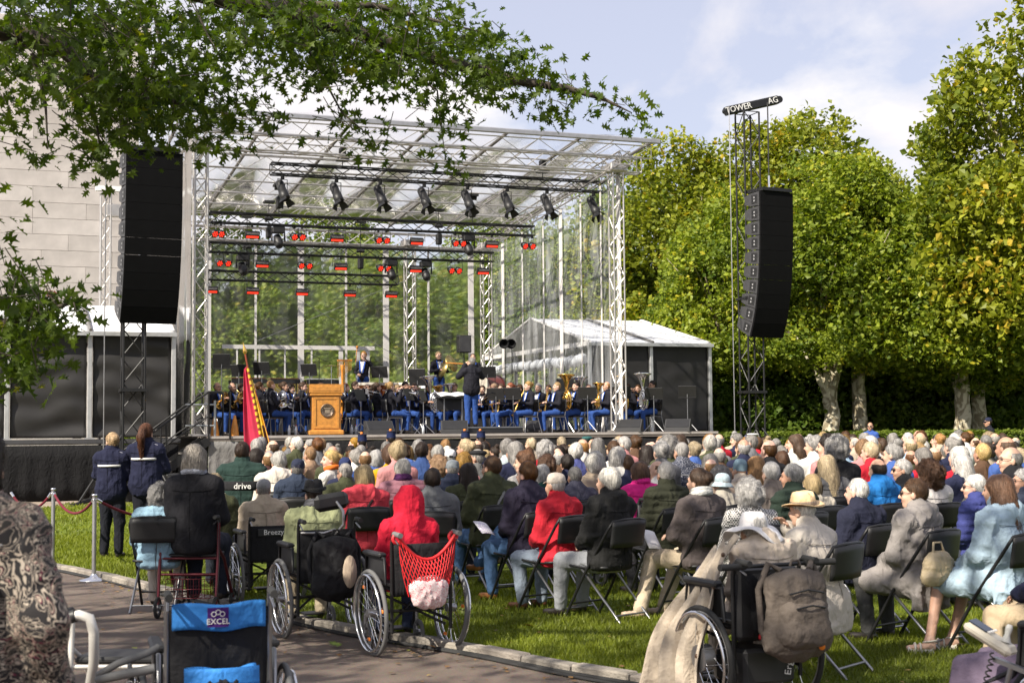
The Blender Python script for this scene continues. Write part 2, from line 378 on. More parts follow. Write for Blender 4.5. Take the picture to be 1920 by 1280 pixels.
def pose(kind='sit', lean=0.0, side=0.0, hyaw=0.0, hpitch=0.0, hroll=0.0, arms='lap', w=1.0, legs=0, twist=0.0, stoop=0.0):
    J = {}; pz = .56 if kind == 'sit' else .95
    J['pel'] = npv((0, -.02, pz)); J['chest'] = npv((0, -.055, pz+.36)); J['neck'] = npv((0, -.06, pz+.55)); J['head'] = npv((0, -.03+stoop*.08, pz+.697-stoop*.05))
    for s, n in ((-1, 'L'), (1, 'R')):
        sh = npv((s*.168*w, -.06, pz+.475)); J['sh'+n] = sh
        am = arms[0 if n == 'L' else -1] if isinstance(arms, (list, tuple)) else arms
        pa = {'lap': ((.06, .07, -.27), (.07, .27, .13)), 'fold': ((.07, .10, -.25), (-.07, .22, .22)), 'side': ((.075, -.03, -.28), None), 'knee': ((.05, .14, -.24), (.11, .40, .06)),
              'trumpet': ((.11, .15, -.17), (.035, .27, .63)), 'flute': ((.15, .13, -.13), (.1, .2, .66)), 'horn': ((.08, .07, -.25), (.09, .27, .38)), 'sax': ((.09, .07, -.25), (.05, .29, .27)), 'low': ((.09, .05, -.26), (.05, .30, .14)),
              'tuba': ((.13, .10, -.22), (.17, .27, .30)), 'chin': ((.05, .19, -.17), (.02, .14, .6)), 'conduct': ((.14, .16, -.12), (.22, .36, .52)), 'rest': ((.12, .0, -.26), (.24, .26, .16)), 'out': ((.12, -.03, -.27), (.27, .06, -.05)), 'back': ((.09, -.05, -.26), (-.02, -.16, .02))}[am]
        J['el'+n] = sh+npv((pa[0][0]*s, pa[0][1], pa[0][2])); J['wr'+n] = (J['el'+n]+npv((s*.01, .04, -.24))) if pa[1] is None else npv((pa[1][0]*s, pa[1][1], pz+pa[1][2]))
        J['hip'+n] = npv((s*.09*w, 0, pz-.02))
        if kind == 'sit':
            kx = .13*w+.04*(legs == 2); J['kn'+n] = npv((s*kx, .43, .52)); J['an'+n] = npv((s*(kx-.01), .39+.08*(legs == 3), .09)); J['to'+n] = npv((s*(kx+.02), .55+.08*(legs == 3), .035))
            if legs == 1 and s > 0: J['knR'] = npv((.02, .44, .66)); J['anR'] = npv((-.16, .6, .36)); J['toR'] = npv((-.2, .72, .31))
            if legs == 4: J['kn'+n] = npv((s*.2-.02, .40, .54)); J['an'+n] = npv((s*.16-.28, .36, .09)); J['to'+n] = npv((s*.16-.4, .46, .035))
        else:
            J['kn'+n] = npv((s*.1, .02, .5)); J['an'+n] = npv((s*.105, -.02, .09)); J['to'+n] = npv((s*.125, .13, .035))
    M = rot3(-lean, side, 0) @ rot3(0, 0, twist)
    for n in ('chest', 'neck', 'head', 'shL', 'shR', 'elL', 'elR', 'wrL', 'wrR'):
        k = n[:2] in ('wr',) and arms in ('lap', 'knee'); J[n] = J[n] if k else J['pel']+M @ (J[n]-J['pel'])
    J['HM'] = rot3(-lean*.35, side*.5, 0) @ rot3(0, 0, hyaw) @ rot3(-hpitch, hroll, 0); J['kind'] = kind; J['w'] = w; return J
def torso_prims(J, zone=1, belly=0.0):
    w = J['w']; T = (J['chest']-J['pel'])/.36; be = J['pel']+T*.17+npv((0, .03+belly*.3, 0))
    pr = [E(J['pel'], (.165*w, .125, .13), zone, .06), E(be, (.155*w+belly*.6, .12+belly, .17), zone, .06), E(J['chest'], (.168*w, .115, .19), zone, .06), C(J['shL'], J['shR'], .066, .066, zone, .06)]
    for s in 'LR': pr.append(C(J['neck']+npv((0, 0, .01)), J['sh'+s], .056, .05, zone, .05))
    return pr
def arm_prims(J, zone=1, f=1.0):
    pr = []
    for s in 'LR': pr += [C(J['sh'+s], J['el'+s], .057*f, .046*f, zone, .03), C(J['el'+s], J['wr'+s], .045*f, .031*f, zone, .02)]
    return pr
def leg_prims(J, zone=2, f=1.0):
    pr = []
    for s in 'LR': pr += [C(J['hip'+s], J['kn'+s], .088*f, .062*f, zone, .04), C(J['kn'+s], J['an'+s], .06*f, .042*f, zone, .02)]
    return pr
def foot_prims(J, zone=3):
    pr = []
    for s in 'LR':
        a, t = J['an'+s], J['to'+s]; pr += [C(a, a+npv((0, -.02, -.045)), .042, .038, zone, .02), C(a+npv((0, -.01, -.045)), t, .04, .036, zone, .02)]
    return pr
def bounds(prims, pad):
    lo = np.min([np.minimum(p[1], p[2])-max(p[3], p[4]) if p[0] == 'c' else p[1]-p[2].max() for p in prims], 0)-pad
    hi = np.max([np.maximum(p[1], p[2])+max(p[3], p[4]) if p[0] == 'c' else p[1]+p[2].max() for p in prims], 0)+pad
    return lo, hi
def surf(name, prims, st, mats, infl=0.0, mod=None, extra=None, head=None):
    lo, hi = bounds(prims, infl+.03)
    if head is None: ax = tuple(axis(lo[i], hi[i], st) for i in range(3))
    else:
        h = head; ax = (axis(lo[0], hi[0], st, max(lo[0], h[0]-.1), h[0]+.1, .0095), axis(lo[1], hi[1], st, max(lo[1], h[1]-.13), h[1]+.14, .0095), axis(lo[2], hi[2], st, h[2]-.13, h[2]+.14, .0095))
    D, Z = field(prims, ax, infl)
    if mod is not None:
        nr = np.abs(D) < .09; I = np.nonzero(nr); P = np.stack([ax[0][I[0]], ax[1][I[1]], ax[2][I[2]]], -1); D[I] = mod(P, D[I])
    V_, F_, z = nets(D, Z, ax)
    if extra:
        for ev, ef, ez in extra: F_ = np.concatenate([F_, ef+len(V_)]); V_ = np.concatenate([V_, ev]); z = np.concatenate([z, np.full(len(ef), ez)])
    return np_mesh(name, V_, F_, mats, True, z)
def hands_at(J):
    out = []
    for s, sg in (('L', 1), ('R', -1)):
        d = J['wr'+s]-J['el'+s]; d = d/np.linalg.norm(d); up = npv((-sg*.5, -.2, .9)); x = np.cross(d, up); x /= np.linalg.norm(x); z = np.cross(x, d)
        V_ = HV*npv((-sg, 1, 1)) if sg > 0 else HV*1.0
        V_ = V_ @ np.stack([x, d, z], 0)+J['wr'+s]; out.append((V_, HF if sg < 0 else HF[:, ::-1], 0))
    return out
def folds(amp=.007, f=13, off=0.0, quilt=0.0, pitch=.075):
    def m(P, D):
        Q = P*npv((1, 1, .55)); n = vnoise(Q, f, off); n2 = vnoise(P*npv((.6, .6, 1.3)), f*1.9, off+7)
        D = D-amp*1.5*((1-np.abs(n))**4-.2)-amp*.7*((1-np.abs(n2))**3-.25)
        if quilt: D = D-quilt*(np.abs(np.sin(np.pi*P[:, 2]/pitch+.6*vnoise(P, 5, off)))**.6-.5)
        return D
    return m
# ---------------------------------------------------------------- hair and hats, in head coordinates (face towards +Y)
HAIR = {}
def hair_mesh(kind):
    if kind in HAIR: return HAIR[kind]
    sh = E((0, -.018, .036), (.087, .107, .112), 0, .03); pr = [sh]; nz = .006; nf = 40; ns = 420; sl = .03; cut = 'short'; wild = .25; steps = 3
    if kind == 'short': pass
    elif kind == 'crop': pr = [E((0, -.016, .034), (.081, .101, .107))]; nz = .003; ns = 300; sl = .016
    elif kind == 'bald': pr = [E((0, -.017, .02), (.083, .102, .095))]; cut = 'ring'; nz = .004; ns = 260; sl = .022
    elif kind == 'white': pr = [E((0, -.02, .036), (.095, .115, .118))]; nz = .011; nf = 26; ns = 600; sl = .036; wild = .4
    elif kind == 'bob': pr = [E((0, -.022, .03), (.102, .118, .122)), E((0, -.045, -.06), (.105, .09, .085), 0, .05)]; cut = 'bob'; ns = 700; sl = .045; nz = .008; nf = 24
    elif kind == 'long': pr = [E((0, -.022, .03), (.1, .118, .12)), E((0, -.055, -.08), (.112, .085, .11), 0, .05), C((0, -.08, -.12), (.01, -.12, -.36), .10, .075, 0, .05)]; cut = 'bob'; ns = 900; sl = .06; nz = .01; nf = 20; steps = 4
    elif kind == 'curly': pr = [E((0, -.028, .035), (.118, .125, .13)), E((0, -.05, -.03), (.115, .1, .1), 0, .05)]; cut = 'bob'; nz = .022; nf = 34; ns = 1100; sl = .026; wild = 1.6
    elif kind == 'bigcurl': pr = [E((0, -.03, .03), (.14, .145, .14)), E((0, -.06, -.07), (.145, .12, .13), 0, .05)]; cut = 'bob'; nz = .03; nf = 30; ns = 1500; sl = .03; wild = 2.0
    elif kind == 'bouffant': pr = [E((0, -.03, .05), (.108, .125, .128)), E((0, -.055, -.01), (.1, .09, .09), 0, .05)]; nz = .013; nf = 22; ns = 800; sl = .04; wild = .6
    elif kind == 'bun': pr = [sh, E((0, -.12, .06), (.05, .045, .05), 0, .012)]; nz = .006; ns = 450
    elif kind == 'topbun': pr = [sh, E((0, -.07, .15), (.055, .05, .045), 0, .012)]; ns = 450
    elif kind == 'tail': pr = [sh, E((0, -.115, .06), (.034, .035, .034), 0, .012), C((0, -.14, .05), (.0, -.175, -.05), .03, .045, 0, .03), C((0, -.175, -.05), (.015, -.17, -.30), .045, .022, 0, .03)]; ns = 600; sl = .05; steps = 4
    st = .0085 if kind in ('crop', 'short', 'bald') else .010
    ns = int(ns*2.4); lo, hi = bounds(pr, .05); ax = tuple(axis(lo[i], hi[i], st) for i in range(3)); D, Z = field(pr, ax)
    X = np.stack(np.meshgrid(*ax, indexing='ij'), -1); x, y, z = X[..., 0], X[..., 1], X[..., 2]
    D = D+nz*vnoise(X*npv((1, 1, .6)), nf, 3)+nz*.4*vnoise(X, nf*2.1, 9)
    # keep the hair behind the hairline and off the face, ears and nape
    front = np.where(z > .085, y-.095, y-(-.005 if cut == 'bob' else -.012)-np.clip((z-.0)*1.1, 0, .11))
    if cut == 'ring': front = np.maximum(np.where(z > .02, y-.01, y+.012), z-.075-.02*vnoise(X, 9, 1)+np.clip(-y-.06, 0, .1)*.3)
    if cut == 'short' or cut == 'ring': nape = -(z+.075+.012*vnoise(X, 30, 5)); D = np.where(z < .2, np.maximum(D, np.where((np.abs(x) > .045) & (y > -.045), np.maximum(nape, -(z+.02)), nape)), D) if kind != 'tail' and kind != 'bun' else np.where((y > -.1), np.maximum(D, nape), D)
    inner = .028; D = np.maximum(D, front)
    V_, F_, zz = nets(D, Z, ax); Vs = [V_]; Fs = [F_]; T = [np.zeros(len(F_))]
    # loose strands
    nV = np.zeros_like(V_); q = V_[F_]; fn = np.cross(q[:, 2]-q[:, 0], q[:, 3]-q[:, 1])
    for i in range(4): np.add.at(nV, F_[:, i], fn)
    nV /= np.linalg.norm(nV, axis=1)[:, None]+1e-9
    g = np.random.default_rng(hash(kind) % 1000 if False else sum(map(ord, kind))); k = g.integers(0, len(V_), ns); P = V_[k]-nV[k]*.003; nn = nV[k]
    d = npv((0, -.25, -1))+wild*g.normal(size=(ns, 3))*.6+np.stack([P[:, 0]*4, (P[:, 1])*3, np.zeros(ns)], -1)
    top = np.clip((P[:, 2]-.09)/.06, 0, 1)[:, None]; d = d*(1-top)+top*(np.stack([P[:, 0]*8, P[:, 1]*8+.0, 0*P[:, 0]-.1], -1)+.35*g.normal(size=(ns, 3)))
    wd = np.cross(nn, d); wd /= np.linalg.norm(wd, axis=1)[:, None]+1e-9; rows = []; fly = (g.random((ns, 1)) < .2)*1.0; V2 = np.sum(V_*V_, 1)
    for j in range(steps+1):
        wj = .0022*(1-j/steps*.8); rows.append((P-wd*wj, P+wd*wj))
        t = d-nn*np.sum(d*nn, 1)[:, None]; t /= np.linalg.norm(t, axis=1)[:, None]+1e-9
        P = P+t*sl*(.7+.6*g.random((ns, 1))); d = d+wild*g.normal(size=(ns, 3))*.35
        i = np.argmin(V2[None]-2*P @ V_.T, 1); nn = nV[i]; hug = V_[i]+nn*(.0035+(.006 if wild > 1 else .0015)*g.random((ns, 1))+.016*fly*j/steps)
        far = np.linalg.norm(P-hug, axis=1)[:, None] > .045; P = np.where(far, P*.75+hug*.25, P*.25+hug*.75)
    off = len(V_); SV = np.concatenate([np.concatenate([a, b]) for a, b in rows])
    for j in range(steps):
        a = off+j*2*ns+np.arange(ns); F2 = np.stack([a, a+ns, a+3*ns, a+2*ns], -1); Fs.append(F2)
    me = np_mesh('hair', np.concatenate([V_, SV]), np.concatenate(Fs), [MOUTHM]); HAIR[kind] = me; return me
HATS = {}
def hat_mesh(kind):
    """hats in head coordinates; slot 0 is the body, slot 1 the band or peak"""
    if kind in HATS: return HATS[kind]
    b = MB(); c = (0, -.015, 0)
    if kind in ('cap', 'flatcap', 'beanie', 'cloche'):
        h = {'cap': .15, 'flatcap': .145, 'beanie': .158, 'cloche': .15}[kind]; w = 1.0
        b.lathe([(.099, .035), (.103, .06), (.1, .09), (.087, .12), (.06, h-.008), (.02, h), (0, h)], c, n=24, sx=.86)
        if kind == 'cap':
            b.grid(lambda u, v: ((u-.5)*.15, .07+v*.085*(1-(2*u-1)**2*.45), .045-v*.015-(2*u-1)**2*.012), 10, 4, 0, True, .004); b.lathe([(.006, h), (.006, h+.006), (0, h+.008)], c, n=8)
            b.lathe([(.1035, .037), (.1045, .05)], c, n=24, sx=.86, mi=1); b.box((0, -.118, .06), (.06, .006, .03), mi=1)
        elif kind == 'flatcap':
            b.grid(lambda u, v: ((u-.5)*.17, .06+v*.06*(1-(2*u-1)**2*.5), .05-v*.018), 10, 3, 0, True, .005); b.box((.0, -.117, .055), (.075, .006, .022), mi=1); b.lathe([(.1025, .036), (.104, .05)], c, n=24, sx=.86, mi=1)
        elif kind == 'cloche': b.lathe([(.1, .04), (.125, .012), (.145, -.012), (.143, -.016), (.122, .004), (.095, .03)], c, n=24, sx=.9)
        else: b.lathe([(.095, .0), (.103, .036)], c, n=24, sx=.86)
    elif kind in ('fedora', 'black_hat'):
        n = 40; br = .175 if kind == 'fedora' else .14; vs = []
        prof = [(br, .052), (br, .058), (br*.82, .05), (.107, .05), (.104, .09), (.098, .13), (.085, .158), (.05, .168), (0, .166)]
        for r, h in prof:
            for i in range(n):
                t = 2*math.pi*i/n; x, y = math.cos(t)*r*.9, math.sin(t)*r
                z = h+(.022*(abs(math.cos(t))**2)-.012*(abs(math.sin(t))**2) if r > .12 else 0)
                if h > .12: z -= .030*math.exp(-(x/.022)**2)*(1 if r < .09 else .4); x *= (1-.22*max(0, y/.1)) if r < .1 else 1
                vs.append((x, y-.015, z))
        b.add(vs, [(j*n+i, j*n+(i+1) % n, (j+1)*n+(i+1) % n, (j+1)*n+i) for j in range(len(prof)-1) for i in range(n)], 0, True)
        b.lathe([(.109, .05), (.1085, .066), (.106, .083), (.102, .083)], c, n=40, sx=.9, mi=1)
        b.lathe([(br*.998, .0525), (.105, .046)], c, n=40, sx=.9)
    elif kind == 'sunhat':
        n = 48; prof = [(.235, -.025), (.236, -.021), (.18, .018), (.112, .045), (.109, .075), (.102, .115), (.08, .148), (.04, .157), (0, .158)]; vs = []
        for r, h in prof:
            for i in range(n):
                t = 2*math.pi*i/n; q = max(0, r-.11)/.125; vs.append((math.cos(t)*r, math.sin(t)*r-.015, h+q*(.05*math.sin(2*t+.6)+.018*math.sin(5*t))))
        b.add(vs, [(j*n+i, j*n+(i+1) % n, (j+1)*n+(i+1) % n, (j+1)*n+i) for j in range(len(prof)-1) for i in range(n)], 0, True)
    elif kind == 'peaked':
        b.lathe([(.098, .035), (.1, .075)], c, n=24, sx=.9, mi=1); b.lathe([(.1, .075), (.15, .112), (.152, .12), (.12, .132), (0, .136)], c, n=24, sx=.92)
        b.grid(lambda u, v: ((u-.5)*.15, .07+v*.055*(1-(2*u-1)**2*.6), .045-v*.03), 8, 3, 1, True, .004)
    elif kind == 'shako':
        b.lathe([(.1, .03), (.102, .05), (.104, .05)], c, n=24, sx=.9, mi=1); b.lathe([(.103, .05), (.092, .17), (.094, .175), (.09, .18), (0, .176)], c, n=24, sx=.9); b.lathe([(.096, .155), (.0955, .17)], c, n=24, sx=.92, mi=1)
        b.grid(lambda u, v: ((u-.5)*.15, .07+v*.05*(1-(2*u-1)**2*.6), .04-v*.025), 8, 3, 1, True, .004)
    elif kind == 'beret': b.lathe([(.098, .035), (.1, .05), (.128, .075), (.13, .09), (.1, .115), (0, .125)], (.012, -.02, 0), n=24, sx=.9)
    me = b.mesh('hat'); me.materials.append(BLKFAB); me.materials.append(BLKFAB); HATS[kind] = me; return me
def small(name, fn):
    if name not in MATS:
        b = MB(); fn(b); me = b.mesh(name); me.materials.append(BLKPL); MATS[name] = me
    return MATS[name]
def _eye(b): b.lathe([(0, -.004), (.011, -.002), (.012, .003), (.006, .008), (0, .009)], (0, 0, 0), (0, 1, 0), 10, sx=1.25)
def _mouth(b): b.lathe([(0, -.006), (.02, -.003), (.022, .002), (.012, .006), (0, .007)], (0, 0, 0), (0, 1, 0), 10); b.v = [(x, y, z*.33) for x, y, z in b.v]
def _brow(b): b.path([(-.02, 0, -.003), (0, .004, .003), (.02, -.002, -.002)], .004, 5)
def _glasses(b):
    for s in (-1, 1):
        b.torus((s*.034, .105, .012), (0, 1, 0), .022, .0025, 14, 4); b.path([(s*.057, .103, .015), (s*.08, .06, .016), (s*.082, -.01, .012)], .0025, 4)
    b.path([(-.012, .106, .015), (.012, .106, .015)], .0025, 4)
def _shades(b):
    _glasses(b)
    for s in (-1, 1): b.lathe([(0, 0), (.022, 0)], (s*.034, .106, .012), (0, 1, 0), 14)
def _aid(b): b.path([(0, 0, .02), (-.004, -.012, .01), (0, -.014, -.012)], .005, 5)
BOD = {}
def seams(me, P, par, tm):
    """stitched seams laid on the back of a jacket: centre back and yoke"""
    co = np.empty(len(me.vertices)*3, np.float32); me.vertices.foreach_get('co', co); co = co.reshape(-1, 3); c0 = Vector(P['chest']); b = MB(); z0 = float(P['pel'][2]); z1 = float(P['neck'][2])
    c_ = tm.node_tree.nodes['Principled BSDF'].inputs['Base Color'].default_value; dark = fab(tuple(c_[i]*.45 for i in range(3)), key='seam')
    def back(x, z):
        m = (np.abs(co[:, 0]-x) < .022) & (np.abs(co[:, 2]-z) < .022)
        if not m.any(): return None
        q = co[m]; k = q[np.argmin(q[:, 1])]; return Vector((x, float(k[1])+.0005, z))
    yk = float(P['chest'][2])+.07
    for line in ([(float(c0.x), z0+(yk-z0)*i/9) for i in range(10)], [(float(c0.x)-.17*P['w']+.34*P['w']*i/9, yk+.01*abs(i-4.5)*.4) for i in range(10)]):
        pts = [q for q in (back(*l) for l in line) if q is not None]
        if len(pts) > 3:
            b = MB(); b.path(pts, .0032, 4); b.build('seam', dark, par)
def person(loc, rz, label, P, top=(0.02, 0.02, 0.03), bottom=(0.03, 0.035, 0.05), skin=0, hair='short', hairc=(.1, .06, .03), hat=None, hatc=None, bandc=(.1, .08, .06), scale=1.0, jacket=None, jseed=0, trousers=True,
           group=None, key=None, st=.017, shoes=None, face=True, glasses=None, topm=None, botm=None, coat=False, hood=None, scarf=None, collar=True, belly=0.0, fold=.006, name='person', showlegs=True):
    """one person: body (one surface) with hair, hat, jacket and trousers as children. key: share the meshes under that key"""
    tm = topm or fab(top); bm = botm or fab(bottom); sm = shoes if shoes is not None else SHOE; sk = SKIN[skin]
    hc = J_h = P['head']; HM = P['HM']; near = jacket is not None
    ck = (key, jacket, coat, hood) if key else None
    if ck and ck in BOD: bme, jme, tme = BOD[ck]
    else:
        nk = [C(P['neck']-npv((0, 0, .02)), P['head']+HM @ npv((0, -.015, -.07)), .058, .052, 0, .03)]
        hp = head_prims(hc, HM)
        if near:
            pr = nk+hp+torso_prims(P, 0 if not trousers else 1)+arm_prims(P, 1, .85)+leg_prims(P, 0 if not trousers else 2, .85 if trousers else .92)+foot_prims(P)
            bme = surf('person', pr, .03, [sk, tm, bm, sm], extra=hands_at(P), head=hc); 
        else:
            pr = nk+hp+torso_prims(P, 1, belly)+[x for x in arm_prims(P, 1, 1.12)]+leg_prims(P, 2, 1.05)+foot_prims(P)
            col = P['neck']; pr += [C(col+npv((0, 0, -.0)), col+npv((0, .005, .035)), .07, .066, 1, .02)]
            bme = surf('person', pr, .026 if key else .02, [sk, tm, bm, sm], infl=.0, mod=(lambda Pn, D: np.where(Pn[:, 2] > hc[2]-.16, D, folds(fold, 12, jseed)(Pn, D))), extra=hands_at(P), head=hc)
        jme = tme = None
        if near:
            jp = torso_prims(P, 0, belly)+arm_prims(P, 0, 1.12); nb = P['neck']; T = P['head']-P['neck']; T = T/np.linalg.norm(T)
            if collar: jp += [C(nb-T*.01, nb+T*.055, .072, .064, 0, .025)]
            for s in 'LR': jp.append(C(P['wr'+s]*.8+P['el'+s]*.2, P['wr'+s]*.97+P['el'+s]*.03, .04, .041, 0, .01))
            pw = P['w']; q = P['pel']; mid = (P['pel']+P['chest'])/2
            jp += [E(mid+npv((0, -.012, -.02)), (.178*pw, .140, .26), 0, .07)]
            jp += [E(q+npv((0, -.01, -.03)), (.185*pw, .145, .10), 0, .05)] if P['kind'] == 'sit' else [E(q+npv((0, .0, .06)), (.185*pw, .15, .15), 0, .05), C(q+npv((-.07, 0, .0)), q+npv((.07, 0, .0)), .135, .135, 0, .05)]
            if coat:
                for s in 'LR': jp += [C(P['hip'+s], P['kn'+s]*.85+P['hip'+s]*.15+npv((0, 0, -.01)), .10, .085, 0, .08)]
                jp += [E(q+npv((0, -.12, -.12)), (.19*pw, .05, .2), 0, .06)]
            if hood == 'down': jp += [E(nb+npv((0, -.075, -.03)), (.125, .055, .085), 0, .025), C(nb+npv((-.08, -.01, .015)), nb+npv((-.05, -.09, .02)), .03, .03, 0, .02), C(nb+npv((.08, -.01, .015)), nb+npv((.05, -.09, .02)), .03, .03, 0, .02)]
            if hood == 'up': jp += [E(hc+npv((0, -.03, .03)), (.115, .125, .128), 0, .05), C(hc+npv((0, -.05, .1)), hc+npv((0, -.12, .135)), .06, .02, 0, .05), C(hc+npv((0, -.03, -.05)), nb+npv((0, -.01, 0)), .105, .1, 0, .06)]
            fo = {'puffer': folds(.006, 13, jseed, .016, .078), 'sweater': folds(.006, 9, jseed), 'coat': folds(.015, 10, jseed), 'jacket': folds(.012, 10.5, jseed), 'blazer': folds(.009, 8, jseed)}[jacket]
            mod = fo if P['kind'] == 'stand' else (lambda Pn, D: np.maximum(fo(Pn, D), -(Pn[:, 2]-(.455 if not coat else .30))))
            if hood == 'up':
                hcv = npv(hc); mod = lambda Pn, D: np.maximum(np.maximum(fo(Pn, D), -(Pn[:, 2]-.455)), -(np.linalg.norm((Pn-(hcv+HM @ npv((0, .11, -.01))))/npv((.085, .10, .11)), axis=1)-1)*.09)
            jme = surf('jacket', jp, st, [tm], infl=.021, mod=mod)
            if trousers and showlegs: tme = surf('trousers', leg_prims(P, 0, 1.08)+[E(P['pel'], (.17*P['w'], .13, .12), 0, .05)], .019, [bm], infl=.012, mod=folds(.008, 9, jseed+3))
        if ck: BOD[ck] = (bme, jme, tme)
    o = inst(name, bme, None, loc, (0, 0, rz), [sk, tm, bm, sm]); o.scale = (scale,)*3
    tag(o, label, 'person', group)
    if jme:
        jo = inst('jacket', jme, o, mats=[tm])
        if not key and hood != 'up': seams(jme, P, jo, tm)
    if tme: inst('trousers', tme, o, mats=[bm])
    E3 = Matrix(HM.tolist()).to_euler(); hl = Vector(hc)
    if hair: inst('hair', hair_mesh(hair), o, hl, E3, [hairmat(hairc)])
    if hat:
        h = inst('hat', hat_mesh(hat), o, hl, E3, [fab(hatc, .85), fab(bandc, .8)])
        if hat == 'shako':
            pb = MB(); pb.lathe([(0, .0), (.022, .008), (.03, .028), (.022, .048), (0, .055)], (0, .06, .17), n=12); pb.build('pompom', ORANGE, o, hl, E3)
    if face:
        for s in (-1, 1):
            inst('eye', small('eye', _eye), o, hl+Vector(HM @ npv((s*.032, .083, .012))), E3, [EYEM]); inst('eyebrow', small('eyebrow', _brow), o, hl+Vector(HM @ npv((s*.033, .092, .036))), E3, [hairmat(tuple(c*.6 for c in hairc))])
        inst('mouth', small('mouth', _mouth), o, hl+Vector(HM @ npv((0, .093, -.058))), E3, [MOUTHM])
    if glasses: inst('glasses', small(glasses, _shades if glasses == 'sunglasses' else _glasses), o, hl, E3, [BLKPL])
    if scarf:
        sb = MB(); nb = P['neck']; sb.torus(Vector(nb)+Vector((0, .0, .045)), (0, .25, 1), .082, .036, 20, 8); sb.torus(Vector(nb)+Vector((.005, .0, .075)), (.1, .2, 1), .078, .03, 20, 8); sb.build('scarf', fab(scarf, bump=.8), o)
    return o
# ================================================================ setting
SX, SY, SANG = -7.5, 34.2, R(20.6); SZ = 1.53; SW = 11.07; SD = 10.5
UX, UY = math.cos(SANG), math.sin(SANG)
def S(u, v, z=0.0): return Vector((SX+u*UX-v*UY, SY+u*UY+v*UX, z))
def uat(px, v):
    k = (px-960)/FPX; X0 = SX-v*UY; Y0 = SY+v*UX; return (k*Y0-X0)/(UX-k*UY)
def stg(px, v, z=SZ): return S(uat(px, v), v, z)
def zat(px, py, v):
    """height of what is seen at that pixel, standing at depth v on the stage"""
    p = stg(px, v); return at(px, py, p.y).z
SR = Matrix.Rotation(SANG, 3, 'Z')
def ground_mat(name, c1, c2, scale, bump, bs, rough=.95, speck=None):
    m, nt, N, L, b = _nodes(name); tc = N.new('ShaderNodeTexCoord'); n = N.new('ShaderNodeTexNoise'); n.inputs['Scale'].default_value = scale; n.inputs['Detail'].default_value = 8
    r = N.new('ShaderNodeValToRGB'); r.color_ramp.elements[0].color = (*c1, 1); r.color_ramp.elements[1].color = (*c2, 1); r.color_ramp.elements[0].position = .35; r.color_ramp.elements[1].position = .65
    L.new(tc.outputs['Object'], n.inputs['Vector']); L.new(n.outputs[0], r.inputs[0]); src = r.outputs[0]
    n2 = N.new('ShaderNodeTexNoise'); n2.inputs['Scale'].default_value = bs; n2.inputs['Detail'].default_value = 3; L.new(tc.outputs['Object'], n2.inputs['Vector'])
    if speck:
        v = N.new('ShaderNodeTexVoronoi'); v.inputs['Scale'].default_value = bs*1.2; L.new(tc.outputs['Object'], v.inputs['Vector'])
        mx = N.new('ShaderNodeMix'); mx.data_type = 'RGBA'; mx.blend_type = 'MULTIPLY'; mx.inputs[0].default_value = speck
        L.new(src, mx.inputs[6]); L.new(v.outputs['Color'], mx.inputs[7]); src = mx.outputs[2]
    L.new(src, b.inputs['Base Color']); bp = N.new('ShaderNodeBump'); bp.inputs['Strength'].default_value = bump; bp.inputs['Distance'].default_value = .02
    L.new(n2.outputs[0], bp.inputs['Height']); L.new(bp.outputs[0], b.inputs['Normal']); b.inputs['Roughness'].default_value = rough; b.inputs['Specular IOR Level'].default_value = .3
    MATS[name] = m; return m
EARTH = ground_mat('earth', (.03, .045, .015), (.05, .075, .02), .8, .8, 9)
LAWN = ground_mat('lawn', (.085, .125, .008), (.135, .175, .014), 1.6, 1.0, 60)
ASPH = ground_mat('asphalt', (.215, .168, .138), (.265, .21, .175), 1.3, .9, 170, .85, .45)
PAVE = ground_mat('paving', (.27, .22, .17), (.38, .31, .25), 1.2, .5, 60)
m_ = MB(); m_.add([(-900, -60, -.06), (900, -60, -.06), (900, 1500, -.06), (-900, 1500, -.06)], [(0, 1, 2, 3)]); m_.build('ground', EARTH, kind='structure')
kpx = [(-160, 1012), (-20, 1034), (60, 1047), (133, 1061), (219, 1077), (281, 1092), (400, 1117), (520, 1142), (640, 1168), (760, 1187), (871, 1202), (960, 1219), (1047, 1237), (1160, 1255), (1257, 1270), (1400, 1291), (1560, 1318), (1760, 1350), (2000, 1390)]
KERB = [gnd(x, y, .06) for x, y in kpx]
def resample(pts, step):
    out = [pts[0].copy()]; acc = 0
    for a, b in zip(pts, pts[1:]):
        L = (b-a).length; t = step-acc
        while t <= L: out.append(a+(b-a)*(t/L)); t += step
        acc = (acc+L) % step if L+acc >= step else acc+L
    return out
kfine = resample(KERB, .12)
for _ in range(6): kfine = [kfine[0]]+[(kfine[i-1]+kfine[i]*2+kfine[i+1])/4 for i in range(1, len(kfine)-1)]+[kfine[-1]]
m_ = MB(); far = [S(30, -2.6, 0), S(-30, -2.6, 0)]
poly = [(-30, -3, 0), (14, -3, 0)]+[(p.x, p.y, 0) for p in kfine[::-1]]+[(-30, kfine[0].y+2, 0)]
m_.add(poly, [tuple(range(len(poly)))]); m_.build('asphalt_path', ASPH, kind='structure')
ll = [(p.x, p.y, .055) for p in kfine]+[(60, kfine[-1].y, .055), (60, 42.2, .055), tuple(S(17.5, -2.6, .055)), tuple(S(-22, -2.6, .055)), (-30, kfine[0].y+2, .055)]
m_ = MB(); m_.add(ll, [tuple(range(len(ll)))]); lawn = m_.build('lawn', LAWN, kind='structure')
pv = [S(-40, -2.6, .03), S(17.5, -2.6, .03), S(17.5, 14, .03), S(-40, 14, .03)]
m_ = MB(); m_.add(pv, [(0, 1, 2, 3)]); m_.build('paving', PAVE, kind='structure')
